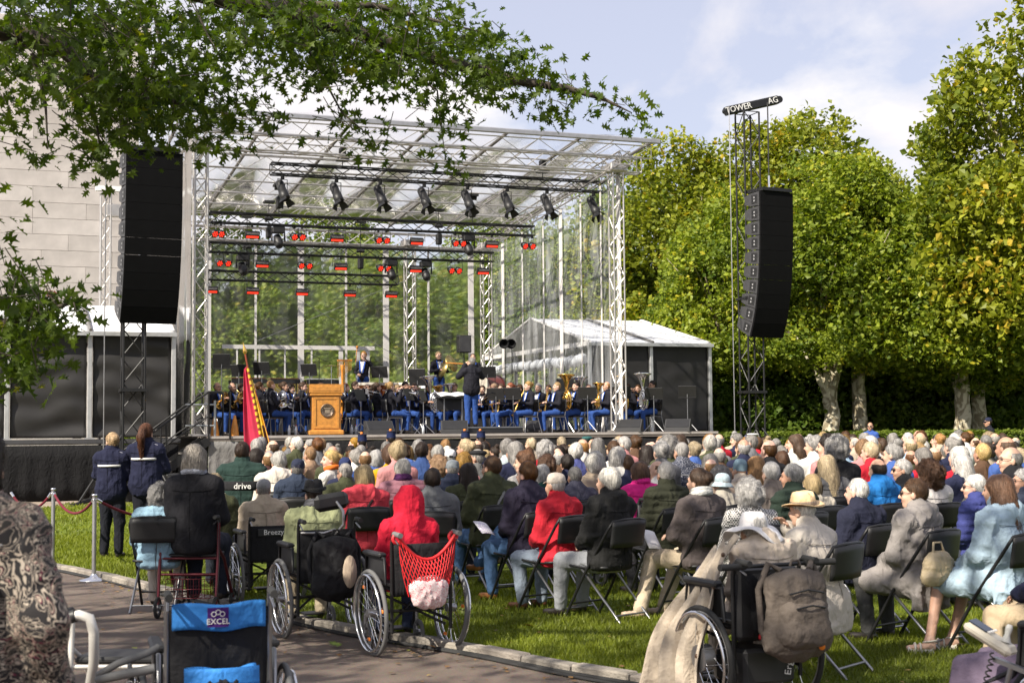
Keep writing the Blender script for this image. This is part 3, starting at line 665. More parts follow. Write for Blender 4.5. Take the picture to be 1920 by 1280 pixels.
# kerb stones, each its own piece
kerb = tag(bpy.data.objects.new('kerb', None), None, None, None, 'structure'); COL.objects.link(kerb)
KM = [mat('kerb_stone_%d' % i, c, .9, var=.25, vs=12, bump=.6, bs=50) for i, c in enumerate(((.24, .21, .18), (.20, .18, .155), (.28, .25, .21)))]
ks = resample(kfine, .52)
for i, (a, b) in enumerate(zip(ks, ks[1:])):
    d = (b-a); L = d.length-.012; c = (a+b)/2; rz = math.atan2(d.y, d.x); nrm = Vector((-d.y, d.x, 0)).normalized()
    k = MB(); k.box((0, 0, 0), (L, .12, .14), bev=.012); k.build('kerb_stone', KM[i*7 % 3], kerb, c-nrm*.06+Vector((0, 0, -.06+.004*math.sin(i*3.1))), (0, 0, rz))
cb = MB(); cb.path([p+Vector((.0, -.20-.03*math.sin(i*.23), -.045)) for i, p in enumerate(kfine[::3])], .016, 6); cb.path([p+Vector((.0, -.245-.045*math.sin(i*.31+1), -.048)) for i, p in enumerate(kfine[::3])], .012, 6)
cb.build('cable', BLKRUB, label='black cables lying along the kerb of the lawn', cat='cable')
# ---------------------------------------------------------------- grass blades on the near lawn
def inside_lawn(P):
    kx = np.array([p.x for p in kfine]); ky = np.array([p.y for p in kfine]); return P[:, 1] > np.interp(P[:, 0], kx, ky)+.02
def grass():
    g = np.random.default_rng(3); Ps = []
    for x0, x1, y0, y1, dn in ((-2.5, 5.2, 8.8, 12, 2600), (-3, 6.5, 12, 16, 900), (-7.5, -3.5, 15, 22, 900), (-10, -5, 22, 32, 260)):
        n = int((x1-x0)*(y1-y0)*dn); P = np.stack([g.uniform(x0, x1, n), g.uniform(y0, y1, n), np.full(n, .055)], -1); Ps.append(P[inside_lawn(P)])
    P = np.concatenate(Ps); n = len(P); a = g.uniform(0, 2*np.pi, n); h = g.uniform(.025, .06, n)*(1+.4*vnoise(P, .9)); w = .004+.0028*(P[:, 1]-8)/6
    dx = np.stack([np.cos(a)*w, np.sin(a)*w, 0*a], -1); ln = np.stack([g.normal(0, .02, n), g.normal(0, .02, n), h], -1)
    V_ = np.stack([P-dx, P+dx, P+ln], 1).reshape(-1, 3); F_ = np.arange(n*3).reshape(-1, 3); tint = np.clip(.5+.30*vnoise(P, 1.1)+.35*vnoise(P, .35, 4)+g.normal(0, .18, n), 0, 1)
    me = np_mesh('grass', V_, F_, [leafmat('grass_blade', (.085, .105, .012), (.20, .235, .018), .3)], False, tint=tint)
    o = link(bpy.data.objects.new('grass', me)); tag(o, 'short green grass growing on the lawn', 'grass', None, 'stuff')
grass()
# ---------------------------------------------------------------- leaves
def leaf_quads(P, size, g, up=.5, droop=0.0):
    """folded diamond leaves at points P"""
    n = len(P); d = g.normal(size=(n, 3)); d[:, 2] = d[:, 2]*.6-droop; d /= np.linalg.norm(d, axis=1)[:, None]
    u = g.normal(size=(n, 3))*.55+npv((0, 0, up)); s = np.cross(d, u); s /= np.linalg.norm(s, axis=1)[:, None]+1e-9; nn = np.cross(s, d)
    L = (size*(.45+1.0*g.random(n)))[:, None]; V_ = np.stack([P-d*L*.5, P-s*L*.38+nn*L*.12-d*L*.05, P+d*L*.5, P+s*L*.38+nn*L*.12-d*L*.05], 1)
    return V_.reshape(-1, 3), np.arange(4*n).reshape(-1, 4)
def crown_mesh(name, seed, nc, per, rad, z0, z1, size, lm, shape=1.0, gap=-.25, clr=.42):
    """crown of leaf clumps from z0 to z1 with lumps and gaps; radius rad"""
    g = np.random.default_rng(seed); P = np.zeros((0, 3)); H = z1-z0
    while len(P) < nc:
        q = g.uniform(-1, 1, (nc*3, 3)); r = np.linalg.norm(q[:, :2], axis=1); h = (q[:, 2]+1)/2
        prof = np.clip(np.minimum(h/.14, 1)**.5*np.power(np.clip(1-h, 0, 1), .48*shape)*1.25, 0, 1)
        X = np.stack([q[:, 0]*rad, q[:, 1]*rad, z0+h*H], -1); lump = 1+.36*vnoise(X, .5, seed)+.22*vnoise(X, 1.2, seed+4)
        e = r/(prof*lump+1e-6); ok = (e < 1) & (g.random(len(q)) < .12+.88*e**2.2) & (vnoise(X, .75, seed+9)+.5*vnoise(X, 1.7, seed+2) > gap); P = np.concatenate([P, X[ok]])
    P = P[:nc]; pts = (P[:, None]+g.normal(size=(nc, per, 3))*clr*npv((1, 1, .75))*.5).reshape(-1, 3); V_, F_ = leaf_quads(pts, size, g)
    t = np.clip(.45+.28*np.repeat(vnoise(P, .5, 3), per)+.22*np.repeat(g.normal(size=nc), per)+g.normal(0, .17, nc*per), 0, 1); return np_mesh(name, V_, F_, [lm], False, tint=t)
def trunk_mesh(seed, h, r, z1, rad, lean=0.0):
    g = random.Random(seed); b = MB(); n = 7; pts = [(lean*(i/n)**1.5*h*.2+g.uniform(-.05, .05), g.uniform(-.05, .05), h*i/n-.1) for i in range(n+1)]
    b.path(pts, [r*(1.25-.1*0 if i == 0 else 1-.35*i/n) for i in range(n+1)], 12)
    top = Vector(pts[-1])
    for k in range(8):
        a = g.uniform(0, 6.28); e = Vector((math.cos(a)*rad*.7, math.sin(a)*rad*.7, z1*g.uniform(.45, .8))); s = Vector(pts[-1-(k % 3)]); m = (s+e)/2+Vector((g.uniform(-.3, .3), g.uniform(-.3, .3), .5))
        b.path([s, (s+m)/2+Vector((0, 0, .2)), m, (m+e)/2, e], [r*.5, r*.36, r*.26, r*.15, r*.05], 6)
        for q in range(3):
            f = e+Vector((g.uniform(-1.2, 1.2), g.uniform(-1.2, 1.2), g.uniform(-.2, .6))); b.path([m, (m+f)/2+Vector((0, 0, .15)), f], [r*.16, r*.1, r*.03], 5)
    b.path([top, (top.x, top.y, z1*.6), (top.x+.3, top.y, z1*.82)], [r*.6, r*.35, r*.06], 7); return b.mesh('trunk')
def bark(name, c1, c2, sc=3.0):
    m, nt, N, L, b = _nodes(name); tc = N.new('ShaderNodeTexCoord'); v = N.new('ShaderNodeTexNoise'); v.inputs['Scale'].default_value = sc; v.inputs['Detail'].default_value = 6; v.inputs['Distortion'].default_value = 1.2
    r = N.new('ShaderNodeValToRGB'); r.color_ramp.interpolation = 'EASE'; r.color_ramp.elements[0].position = .42; r.color_ramp.elements[1].position = .56; r.color_ramp.elements[0].color = (*c1, 1); r.color_ramp.elements[1].color = (*c2, 1)
    bp = N.new('ShaderNodeBump'); bp.inputs['Strength'].default_value = .8; L.new(tc.outputs['Object'], v.inputs['Vector']); L.new(v.outputs[0], r.inputs[0]); L.new(r.outputs[0], b.inputs['Base Color']); L.new(v.outputs[0], bp.inputs['Height']); L.new(bp.outputs[0], b.inputs['Normal']); b.inputs['Roughness'].default_value = .9
    MATS[name] = m; return m
PLANE = bark('plane_bark', (.24, .20, .13), (.56, .51, .38)); DARKB = bark('dark_bark', (.03, .024, .016), (.07, .055, .04), 6)
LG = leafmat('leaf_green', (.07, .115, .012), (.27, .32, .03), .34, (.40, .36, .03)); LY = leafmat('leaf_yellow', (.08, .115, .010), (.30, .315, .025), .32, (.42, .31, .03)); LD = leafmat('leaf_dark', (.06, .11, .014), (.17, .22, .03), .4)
LB = leafmat('leaf_back', (.09, .145, .028), (.25, .30, .06), .36, (.36, .32, .06))
CRA = [crown_mesh('crown', 11+i, 2700, 14, 3.0, 3.3, 10.4, .165, LG, 1.0, -.22, .36) for i in range(2)]
CRT = [crown_mesh('crown', 31+i, 2600, 13, 3.6, 3.2, 12.2, .185, LY, 1.1, -.06, .36) for i in range(2)]
CRB = crown_mesh('crown', 51, 2600, 12, 4.2, .6, 12.5, .21, LB, .9, -.25, .55); CRD = crown_mesh('crown', 61, 1300, 12, 2.6, .0, 4.4, .17, LD, .7, -.5)
TRA = trunk_mesh(1, 3.6, .32, 9.6, 2.4); TRT = trunk_mesh(2, 4.4, .34, 12.2, 3.0); TRB = trunk_mesh(3, 3.5, .3, 11.5, 3.2); TRD = trunk_mesh(4, 1.2, .08, 3.8, 1.6)
for me, mt in ((TRA, PLANE), (TRT, PLANE), (TRB, DARKB), (TRD, DARKB)): me.materials.append(mt)
def tree(name, x, y, crown, trunk, label, grp, sc=1.0, rz=0.0, sz=1.0, cm=None):
    t = thing(name, label, 'tree', (x, y, 0), rz, grp); t.scale = (sc, sc, sc*sz); inst('trunk', trunk, t); inst('crown', crown, t, mats=[cm] if cm else None); return t
def gx(px, d): return (px-960)/FPX*d
ROW = [(1384, 49.0, CRA[0], TRA, 'plane tree with pale trunk between the striped speaker tower and the black tent', .92, .4, 1.05), (1557, 46, CRA[1], TRA, 'plane tree with thick pale trunk beside the tall speaker tower', 1.0, 2.2, 1.0), (1612, 46.6, CRA[0], TRA, 'plane tree whose bent trunk stands behind the thick pale trunk', .95, 4.0, 1.08),
       (1803, 45, CRA[1], TRA, 'plane tree with thick trunk behind the guard in the dark cap', .98, 1.2, .98), (1835, 46.2, CRA[0], TRT, 'tree with slim pale trunk hidden behind the thick one at the hedge', .85, 5.0, .95), (1990, 43, CRT[0], TRT, 'tall yellow green tree rising out of the top edge beyond the crowd', 1.12, .8, 1.12)]
for px, d, c, t, lb, sc, rz, sz in ROW: tree('plane_tree', gx(px, d), d, c, t, lb.replace('striped ', ''), 'plane trees along the hedge', sc, rz, sz)
BACK = [(1265, 57, CRT[1], 'yellowing tree top showing above the white tent roof', 1.12), (1420, 58, CRT[0], 'tall tree behind the top beam of the speaker tower', 1.16), (1535, 57, CRT[1], 'tall open-crowned tree behind the hanging speakers', 1.2), (1615, 60, CRT[0], 'tree top with a gap of sky beside it behind the plane trees', 1.1), (1745, 62, CRT[1], 'lower tree at the back below the white cloud', .84), (1890, 55, CRT[0], 'broad yellow tree behind the guard at the hedge', 1.0), (1190, 60, CRB, 'tree behind the tall corner post of the stage roof', 1.02)]
for i, (px, d, c, lb, sc) in enumerate(BACK): tree('tall_tree', gx(px, d), d, c, TRT, lb, 'tall trees behind the plane trees', sc, i*1.7, 1.0)
TXT = ['first', 'second', 'third', 'fourth', 'fifth', 'sixth', 'seventh', 'eighth', 'ninth', 'tenth', 'eleventh', 'twelfth', '13th', '14th', '15th', '16th', '17th', '18th', '19th', '20th']+['%dth' % i for i in range(21, 80)]
for i, px in enumerate(range(330, 1180, 95)):
    d = 60+(i*37 % 7); tree('woodland_tree', gx(px, d), d, CRB, TRB, TXT[i]+' tree from the left in the wood seen through the clear back wall', 'trees behind the stage', .78+.1*((i*5) % 4)/3, i*2.1, .9+.25*((i*3) % 5)/4)
for i, px in enumerate(range(1240, 2060, 66)):
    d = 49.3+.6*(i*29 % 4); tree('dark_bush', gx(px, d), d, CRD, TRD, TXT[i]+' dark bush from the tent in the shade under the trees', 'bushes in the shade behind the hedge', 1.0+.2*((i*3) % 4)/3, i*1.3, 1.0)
for i, px in enumerate(range(1230, 2150, 60)):
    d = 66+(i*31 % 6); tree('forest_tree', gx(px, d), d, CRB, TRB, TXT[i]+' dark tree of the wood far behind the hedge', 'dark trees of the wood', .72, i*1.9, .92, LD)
for i, px in enumerate(range(360, 1240, 110)):
    d = 56+(i*29 % 5); tree('dark_bush', gx(px, d), d, CRD, TRD, TXT[i]+' green bush from the left behind the clear back wall', 'bushes behind the stage', 1.0, i*1.3, .9, LB)
# ---------------------------------------------------------------- clipped hedge
def hedge():
    g = np.random.default_rng(5); a = Vector((gx(1300, 43), 43, 0)); b = Vector((gx(2120, 41), 41, 0)); d = b-a; n = 26000; t = g.random(n); P = np.array(a)+t[:, None]*np.array(d)
    s = g.random(n); nr = npv((-d.y, d.x, 0)); nr /= np.linalg.norm(nr); f = s < .5
    P = P+np.where(f[:, None], nr*(-.45+g.normal(0, .03, (n, 1))), nr*g.uniform(-.45, .45, (n, 1))); P[:, 2] = np.where(f, g.uniform(.05, 1.42, n), 1.42+g.normal(0, .03, n))
    V_, F_ = leaf_quads(P, .09, g); me = np_mesh('foliage', V_, F_, [leafmat('hedge_leaf', (.08, .12, .015), (.18, .23, .03), .3)], False, tint=np.clip(g.normal(.5, .25, n), 0, 1))
    h = thing('hedge', 'low clipped green hedge running behind the crowd under the trees', 'hedge'); inst('foliage', me, h)
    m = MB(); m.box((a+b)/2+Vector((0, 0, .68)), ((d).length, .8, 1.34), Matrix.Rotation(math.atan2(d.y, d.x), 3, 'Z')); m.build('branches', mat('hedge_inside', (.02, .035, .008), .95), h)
hedge()
# ---------------------------------------------------------------- stone building, each block its own piece
STN = [mat('travertine_%d' % i, c, .85, var=.15, vs=1.3, bump=.5, bs=24) for i, c in enumerate(((.46, .425, .40), (.435, .40, .375), (.49, .455, .43), (.40, .365, .34)))]
bd = thing('memorial_building', 'pale travertine block building standing behind the left tent', 'building')
bv = 24.0; bu1 = uat(258, bv); bz = zat(258, 66, bv); g_ = random.Random(4); ub0 = uat(-60, bv)
m_ = MB(); m_.box(S((ub0-6+bu1)/2, bv+6.06, bz/2-.05), (bu1-ub0+6, 12, bz), SR); m_.build('wall', STN[1], bd)
z = .0; ci = 0; CH = .63
while z < bz-.05:
    h = min(CH, bz-z); u = bu1; first = True
    if z > 4.2:
        while u > ub0:
            w = (1.35 if (ci % 2 and first) else 2.7)*g_.choice((1, 1, 1, .75)); first = False
            b = MB(); b.box((0, 0, 0), (w-.012, .09, h-.012), bev=.006); b.build('stone_block', STN[g_.choice((0, 0, 1, 2, 3) if g_.random() < .35 else (0, 0, 1, 2))], bd, S(u-w/2, bv+.02, z+h/2), (0, 0, SANG)); u -= w
    z += h; ci += 1
b = MB(); b.box((0, 0, 0), (bu1-ub0+6.5, .9, .35), bev=.02); b.build('cornice', STN[2], bd, S((ub0-6+bu1)/2+.2, bv+.3, bz+.17), (0, 0, SANG))
le = text_mesh('MEM', .34, .03); le.materials.append(mat('bronze_red', (.20, .05, .03), .5)); o = inst('lettering', le, bd, stg(94, bv, zat(94, 551, bv))-Vector((UY, -UX, 0))*-.06, (0, 0, SANG))
# ================================================================ stage
def truss(b, a, c, w=.29, h=.29, rc=.024, rd=.011, pitch=.5, mi=0, up=(0, 0, 1), flat=False):
    """four-chord box truss (or two-chord ladder) from a to c"""
    a = Vector(a); c = Vector(c); s, t, d = frame_of(c-a, up); L = (c-a).length; n = max(2, int(round(L/pitch)))
    if flat:
        cs = [t*h/2, -t*h/2]; prs = [(0, 1)]
    else:
        cs = [s*w/2+t*h/2, -s*w/2+t*h/2, -s*w/2-t*h/2, s*w/2-t*h/2]; prs = [(0, 1), (1, 2), (2, 3), (3, 0)]
    for o in cs: b.bar(a+o, c+o, rc, 6, mi)
    for k, (i, j) in enumerate(prs):
        for q in range(n):
            p0 = a+d*(L*q/n); p1 = a+d*(L*(q+1)/n)
            if (q+k) % 2: b.bar(p0+cs[i], p1+cs[j], rd, 4, mi, cap=False)
            else: b.bar(p0+cs[j], p1+cs[i], rd, 4, mi, cap=False)
        b.bar(a+cs[i], a+cs[j], rd, 4, mi, cap=False); b.bar(c+cs[i], c+cs[j], rd, 4, mi, cap=False)
    return b
def clear_sheet(name, tint, haze, streak=True, sc=(2.2, 2.2, .22), blur=0.0):
    """clear plastic foil: see-through with a milky, scratched surface"""
    m, nt, N, L, b = _nodes(name); tc = N.new('ShaderNodeTexCoord'); mp = N.new('ShaderNodeMapping'); mp.inputs['Scale'].default_value = sc
    n = N.new('ShaderNodeTexNoise'); n.inputs['Scale'].default_value = 1.5; n.inputs['Detail'].default_value = 8; n.inputs['Distortion'].default_value = .6
    L.new(tc.outputs['Object'], mp.inputs[0]); L.new(mp.outputs[0], n.inputs['Vector']); n3 = N.new('ShaderNodeTexNoise'); n3.inputs['Scale'].default_value = .8; n3.inputs['Detail'].default_value = 3; L.new(tc.outputs['Object'], n3.inputs['Vector'])
    r = N.new('ShaderNodeMapRange'); r.inputs[1].default_value = .40; r.inputs[2].default_value = .78; r.inputs[3].default_value = haze*.6; r.inputs[4].default_value = min(.9, haze*2.2); L.new(n.outputs[0], r.inputs[0])
    mu = N.new('ShaderNodeMath'); mu.operation = 'MULTIPLY'; mr = N.new('ShaderNodeMapRange'); mr.inputs[1].default_value = .3; mr.inputs[2].default_value = .7; mr.inputs[3].default_value = .55; mr.inputs[4].default_value = 1.3
    L.new(n3.outputs[0], mr.inputs[0]); L.new(r.outputs[0], mu.inputs[0]); L.new(mr.outputs[0], mu.inputs[1])
    tr = N.new('ShaderNodeBsdfTransparent'); tr.inputs[0].default_value = (*tint, 1); df = N.new('ShaderNodeBsdfDiffuse'); df.inputs[0].default_value = (.8, .82, .84, 1); tl = N.new('ShaderNodeBsdfTranslucent'); tl.inputs[0].default_value = (.8, .82, .84, 1)
    dm = N.new('ShaderNodeMixShader'); dm.inputs[0].default_value = .5; L.new(df.outputs[0], dm.inputs[1]); L.new(tl.outputs[0], dm.inputs[2])
    gl = N.new('ShaderNodeBsdfGlossy'); gl.inputs[1].default_value = .12; mx = N.new('ShaderNodeMixShader'); L.new(mu.outputs[0], mx.inputs[0]); L.new(tr.outputs[0], mx.inputs[1]); L.new(dm.outputs[0], mx.inputs[2])
    lw = N.new('ShaderNodeLayerWeight'); lw.inputs[0].default_value = .03; bp = N.new('ShaderNodeBump'); bp.inputs['Strength'].default_value = .35; bp.inputs['Distance'].default_value = .05; L.new(n.outputs[0], bp.inputs['Height']); L.new(bp.outputs[0], gl.inputs['Normal'])
    rfr = N.new('ShaderNodeBsdfRefraction'); rfr.inputs['IOR'].default_value = 1.02; rfr.inputs['Roughness'].default_value = .35; rfm = N.new('ShaderNodeMixShader'); rfm.inputs[0].default_value = blur; L.new(mx.outputs[0], rfm.inputs[1]); L.new(rfr.outputs[0], rfm.inputs[2]); mx = rfm if blur > 0 else mx
    m2 = N.new('ShaderNodeMixShader'); L.new(lw.outputs['Fresnel'], m2.inputs[0]); L.new(mx.outputs[0], m2.inputs[1]); L.new(gl.outputs[0], m2.inputs[2]); L.new(m2.outputs[0], N['Material Output'].inputs[0]); MATS[name] = m; return m
FOIL = clear_sheet('clear_foil', (.95, .96, .96), .15); ROOFF = clear_sheet('clear_roof_foil', (.97, .97, .98), .05, sc=(1, 1, 1)); SIDEF = clear_sheet('clear_side_foil', (.94, .95, .96), .24); BACKF = clear_sheet('clear_back_foil', (.95, .96, .96), .15, blur=.5); WEB = mat('white_webbing', (.62, .6, .58), .6, var=.06)
DECK = mat('stage_deck', (.20, .17, .15), .7, var=.2, vs=2, bump=.2); SKIRT = fab((.008, .008, .009), key='skirt', bump=.6, bs=12)
# deck and skirt
d0, d1 = uat(392, -.6), uat(1345, -.6)
st = thing('stage', 'long raised stage deck with black skirt and grey front edge', 'stage')
m_ = MB(); m_.box(S((d0+d1)/2, SD/2-.05, SZ-.06), (d1-d0, SD+1.1, .12), SR); m_.build('deck', DECK, st)
m_ = MB(); m_.grid(lambda a, b: S(d0+.75+(d1-d0-.8)*a, -.585+.03*math.sin(a*170)*(1-b)+.015*math.sin(a*61), .035+b*(SZ-.16)), 180, 4, 0, True, .01); m_.build('skirt', SKIRT, st)
m_ = MB(); m_.grid(lambda a, b: S(d0+.72*a, -.59+.025*math.sin(a*19)*(1-b)+.02*math.sin(b*9+a*4), .035+b*(SZ-.16)), 24, 8, 0, True, .01); m_.build('grey_skirt', fab((.17, .165, .16), key='skirt', bump=.6, bs=12), st)
m_ = MB(); m_.box(S((d0+d1)/2, -.612, SZ-.03), (d1-d0, .02, .055), SR); m_.build('edge_strip', mat('edge_strip', (.34, .31, .29), .5), st)
m_ = MB(); m_.box(S(d1+.012, SD/2-.05, SZ/2), (.02, SD+1, SZ-.1), SR); m_.build('side_skirt', SKIRT, st)
m_ = MB(); m_.box(S(d0-.012, SD/2-.05, SZ/2), (.02, SD+1, SZ-.1), SR); m_.build('side_skirt', SKIRT, st)
# roof structure
rf = thing('stage_roof', 'silver truss stage roof with clear foil roof and clear plastic walls', 'stage roof')
ZF, ZB = 9.25, 8.35
def zr(v): return ZF+(ZB-ZF)*(v+.8)/(SD+.8)
TOW = [(0, 0), (SW, 0), (-.0, SD), (SW, SD), (uat(770, SD), SD)]
for i, (u, v) in enumerate(TOW):
    b = truss(MB(), S(u, v, SZ if i != 9 else 0), S(u, v, zr(v)-.6), .30, .30, .025, .012, .42, up=(UX, UY, 0)); b.box(S(u, v, SZ+.03), (.45, .45, .05), SR); b.box(S(u, v, zr(v)-.55), (.5, .5, .22), SR, bev=.03); b.build('tower', SILVER, rf)
for v in (0, SD):
    truss(MB(), S(-.5, v, zr(v)-.45), S(SW+.7, v, zr(v)-.45), .3, .42, .027, .013, .55).build('main_truss', SILVER, rf)
for u in (0, SW):
    truss(MB(), S(u, -.6, zr(-.6)-.42), S(u, SD+.2, zr(SD)-.42), .3, .36, .025, .012, .5).build('side_truss', SILVER, rf)
for v in (-.55, 1.35, 2.7, 4.05, 5.4, 6.75, 8.1, 9.3):
    truss(MB(), S(-.6, v, zr(v)-.22), S(SW+.8, v, zr(v)-.22), .2, .34, .02, .010, .55, flat=True).build('purlin_truss', SILVER, rf)
GREYB = mat('grey_rafter', (.20, .19, .18), .5, .5)
for i in range(7):
    u = -.5+(SW+1.2)*i/6; b = MB(); b.bar(S(u, -.75, zr(-.75)+.0), S(u, SD, zr(SD)+.0), .045, 6); b.build('rafter', GREYB, rf)
for i in range(13):
    u = -.5+(SW+1.2)*i/12
    if i % 2: b = MB(); b.bar(S(u, -.7, zr(-.7)+.02), S(u, SD, zr(SD)+.02), .014, 5); b.build('keder_rail', SILVER, rf)
b = MB(); b.box(S(SW/2+.1, -.8, ZF+.02), (SW+1.7, .09, .13), SR, bev=.02); b.build('front_edge', mat('edge_alu', (.36, .36, .38), .45, .6), rf)
m_ = MB(); m_.grid(lambda a, c: S(-.6+(SW+1.4)*a, -.8+(SD+.8)*c, zr(-.8+(SD+.8)*c)+.075+.06*math.sin(a*6*math.pi)**2), 36, 12, 0); m_.build('roof_foil', ROOFF, rf)
b = MB(); 
for u0, u1 in ((0, SW),): b.bar(S(u0+.2, .1, zr(0)-.6), S(u1*.55, SD*.6, SZ+5.2), .006, 4)
# clear walls: back and sides, panel by panel, with white webbing seams
ups = [-.05]+[uat(p, SD+.2) for p in (390, 480, 565, 650, 725, 805, 885)]+[SW+.02]
ups = sorted(ups)
for i, (a, c) in enumerate(zip(ups, ups[1:])):
    m_ = MB(); m_.grid(lambda s, t, a=a, c=c: S(a+(c-a)*s, SD+.2+.05*math.sin(s*math.pi)*math.sin(t*5+i), SZ+.0+t*(zr(SD)-.62-SZ)), 6, 14); m_.build('clear_wall', BACKF, rf)
thick = (390, 565, 725, 885)
for p in (390, 480, 565, 650, 725, 805, 885):
    u = uat(p, SD+.15); w = .2 if p in thick else .07; b = MB(); b.box(S(u, SD+.16, (SZ+zr(SD)-.6)/2), (w, .02, zr(SD)-.62-SZ), SR); b.build('webbing', WEB, rf)
for side, u in (('R', SW+.2), ('L', -.2)):
    vs = [0.12, 1.3, 2.7, 4.2, 5.6, 7.4, 9.2, SD]
    for i, (a, c) in enumerate(zip(vs, vs[1:])):
        m_ = MB(); m_.grid(lambda s, t, a=a, c=c: S(u+.06*math.sin(s*math.pi)*math.sin(t*4+i*2), a+(c-a)*s, SZ+t*(zr(a+(c-a)*s)-.62-SZ)), 6, 14); m_.build('clear_wall', SIDEF if side == 'R' else FOIL, rf)
        w = .22 if i in (0, 3, 6) else .07; b = MB(); b.box(S(u-.07 if side == 'R' else u+.07, a+.02, (SZ+zr(a)-.7)/2), (.02, w, zr(a)-.7-SZ), SR); b.build('webbing', WEB, rf)
for (pa, pb) in (((400, 470), (905, 760)), ((900, 470), (480, 640)), ((1120, 400), (940, 640))):
    va = SD-.1 if pa[0] != 1120 else 1; vb = SD-.1 if pa[0] != 1120 else 8; b = MB(); b.bar(stg(pa[0], va, zat(*pa, va)), stg(pb[0], vb, zat(*pb, vb)), .008, 4); b.build('bracing_wire', STEEL, rf)
# white rail with straps low on the back wall
b = MB(); a, c = stg(417, SD-.1, zat(417, 650, SD)), stg(703, SD-.1, zat(703, 653, SD)); b.box((a+c)/2, ((c-a).length, .03, .13), SR); b.build('white_rail', WEB, rf)
for p in (445, 487, 535, 585, 640, 672, 690): b = MB(); q = stg(p, SD-.08, zat(p, 652, SD)); b.box(q-Vector((0, 0, .9)), (.05 if p % 2 else .14, .02, 1.8), SR); b.build('strap', WEB, rf)
# ---------------------------------------------------------------- black lighting trusses and their lamps
LT = [(508, 1140, 1.5, 318, 350), (393, 1003, 4.5, 408, 433), (391, 926, 6.5, 465, 481), (389, 746, 8.5, 517, 525)]
LTN = ['front black lighting truss high under the roof carrying profile spotlights', 'second black lighting truss from the front with red lamps', 'third black lighting truss from the front with red lamps', 'short rearmost black lighting truss with a row of red wash lights']
TZ = []
for i, (p0, p1, v, y0, y1) in enumerate(LT):
    u0, u1 = uat(p0, v), uat(p1, v); za, zb = zat(p0, y0, v), zat(p1, y1, v); z = (za+zb)/2; TZ.append((v, z)); t = thing('lighting_truss', LTN[i], 'truss', S(u0, v, z), SANG, 'black lighting trusses'); L = u1-u0
    truss(MB(), (0, 0, 0), (L, 0, 0), .28, .28, .024, .012, .42).build('truss_frame', BLACKM, t)
    cbm = MB(); cbm.path([(L*k/24, .05*math.sin(k*2.2), .16+.02*math.sin(k*1.3)) for k in range(25)], .018, 5); cbm.build('cable', BLKRUB, t)
    for f in (.2, .8):
        cb = MB(); cb.bar((L*f, 0, .14), (L*f, 0, zr(v)-z-.3), .012, 4); cb.box((L*f, 0, .5), (.16, .22, .34), bev=.03); cb.build('chain_hoist', BLACKM, t)
        cb = MB(); cb.box((L*f, 0, zr(v)-z-.35), (.3, .3, .06)); cb.bar((L*f-.12, 0, .9), (L*f+.12, 0, .9), .06, 8); cb.build('hoist_motor', BLKPL, t)
def barn(b, c, M, r):
    for k in range(4):
        a = k*math.pi/2+.4; d = Vector((math.cos(a), 0, math.sin(a))); s = Vector((-math.sin(a), 0, math.cos(a))); o = M @ Vector((0, 0, 0))
        p = [d*r+s*r*.7, d*r-s*r*.7, d*r*1.9-s*r*1.1+Vector((0, r*1.3, 0)), d*r*1.9+s*r*1.1+Vector((0, r*1.3, 0))]
        b.add([Vector(c)+M @ x for x in p]+[Vector(c)+M @ (x+d*.006) for x in p], [(0, 1, 2, 3), (7, 6, 5, 4), (0, 4, 5, 1), (2, 6, 7, 3)], 0)
def spot_proto():
    t = thing('spotlight', 'x', 'spotlight'); M = Matrix.Rotation(R(-62), 3, 'X') @ Matrix.Identity(3)
    M = Matrix.Rotation(R(180), 3, 'Z') @ Matrix.Rotation(R(-60), 3, 'X'); dv = M @ Vector((0, 1, 0)); c = Vector((0, 0, -.42))
    b = MB(); b.lathe([(.0, -.3), (.09, -.3), (.11, -.24), (.11, .05), (.125, .06), (.125, .26), (.105, .27)], c, dv, 14); b.build('lamp_body', BLKPL, t)
    b = MB(); b.lathe([(0, .25), (.10, .25)], c, dv, 14); b.build('lens', mat('lens', (.05, .05, .06), .1, spec=1), t)
    b = MB(); barn(b, c+dv*.26, M, .11); b.build('barn_doors', BLACKM, t)
    b = MB(); b.path([(-.15, 0, -.42), (-.15, 0, -.12), (.15, 0, -.12), (.15, 0, -.42)], .012, 5); b.box((0, 0, -.06), (.06, .08, .14)); b.build('yoke', BLACKM, t); return t
REDE = mat('red_led', (.5, .02, .02), .4, emit=(1, .05, .02), es=.8, var=0)
def par_proto():
    t = thing('led_par', 'x', 'stage light'); dv = Vector((.25, -.85, -.5)).normalized(); c = Vector((0, 0, -.3))
    b = MB(); b.lathe([(0, -.13), (.07, -.12), (.1, -.05), (.105, .06), (.095, .065)], c, dv, 14); b.build('lamp_body', BLKPL, t)
    p, q, d = frame_of(dv)
    for k in range(7):
        r = 0 if k == 0 else .062; a = k*math.pi/3; o = c+p*r*math.cos(a)+q*r*math.sin(a)+dv*.05; b = MB(); b.lathe([(.026, 0), (.022, .012), (0, .016)], o, dv, 8); b.build('led', REDE, t)
    b = MB(); b.path([(-.12, 0, -.3), (-.12, 0, -.06), (.12, 0, -.06), (.12, 0, -.3)], .01, 5); b.box((0, 0, -.03), (.05, .07, .1)); b.build('yoke', BLACKM, t); return t
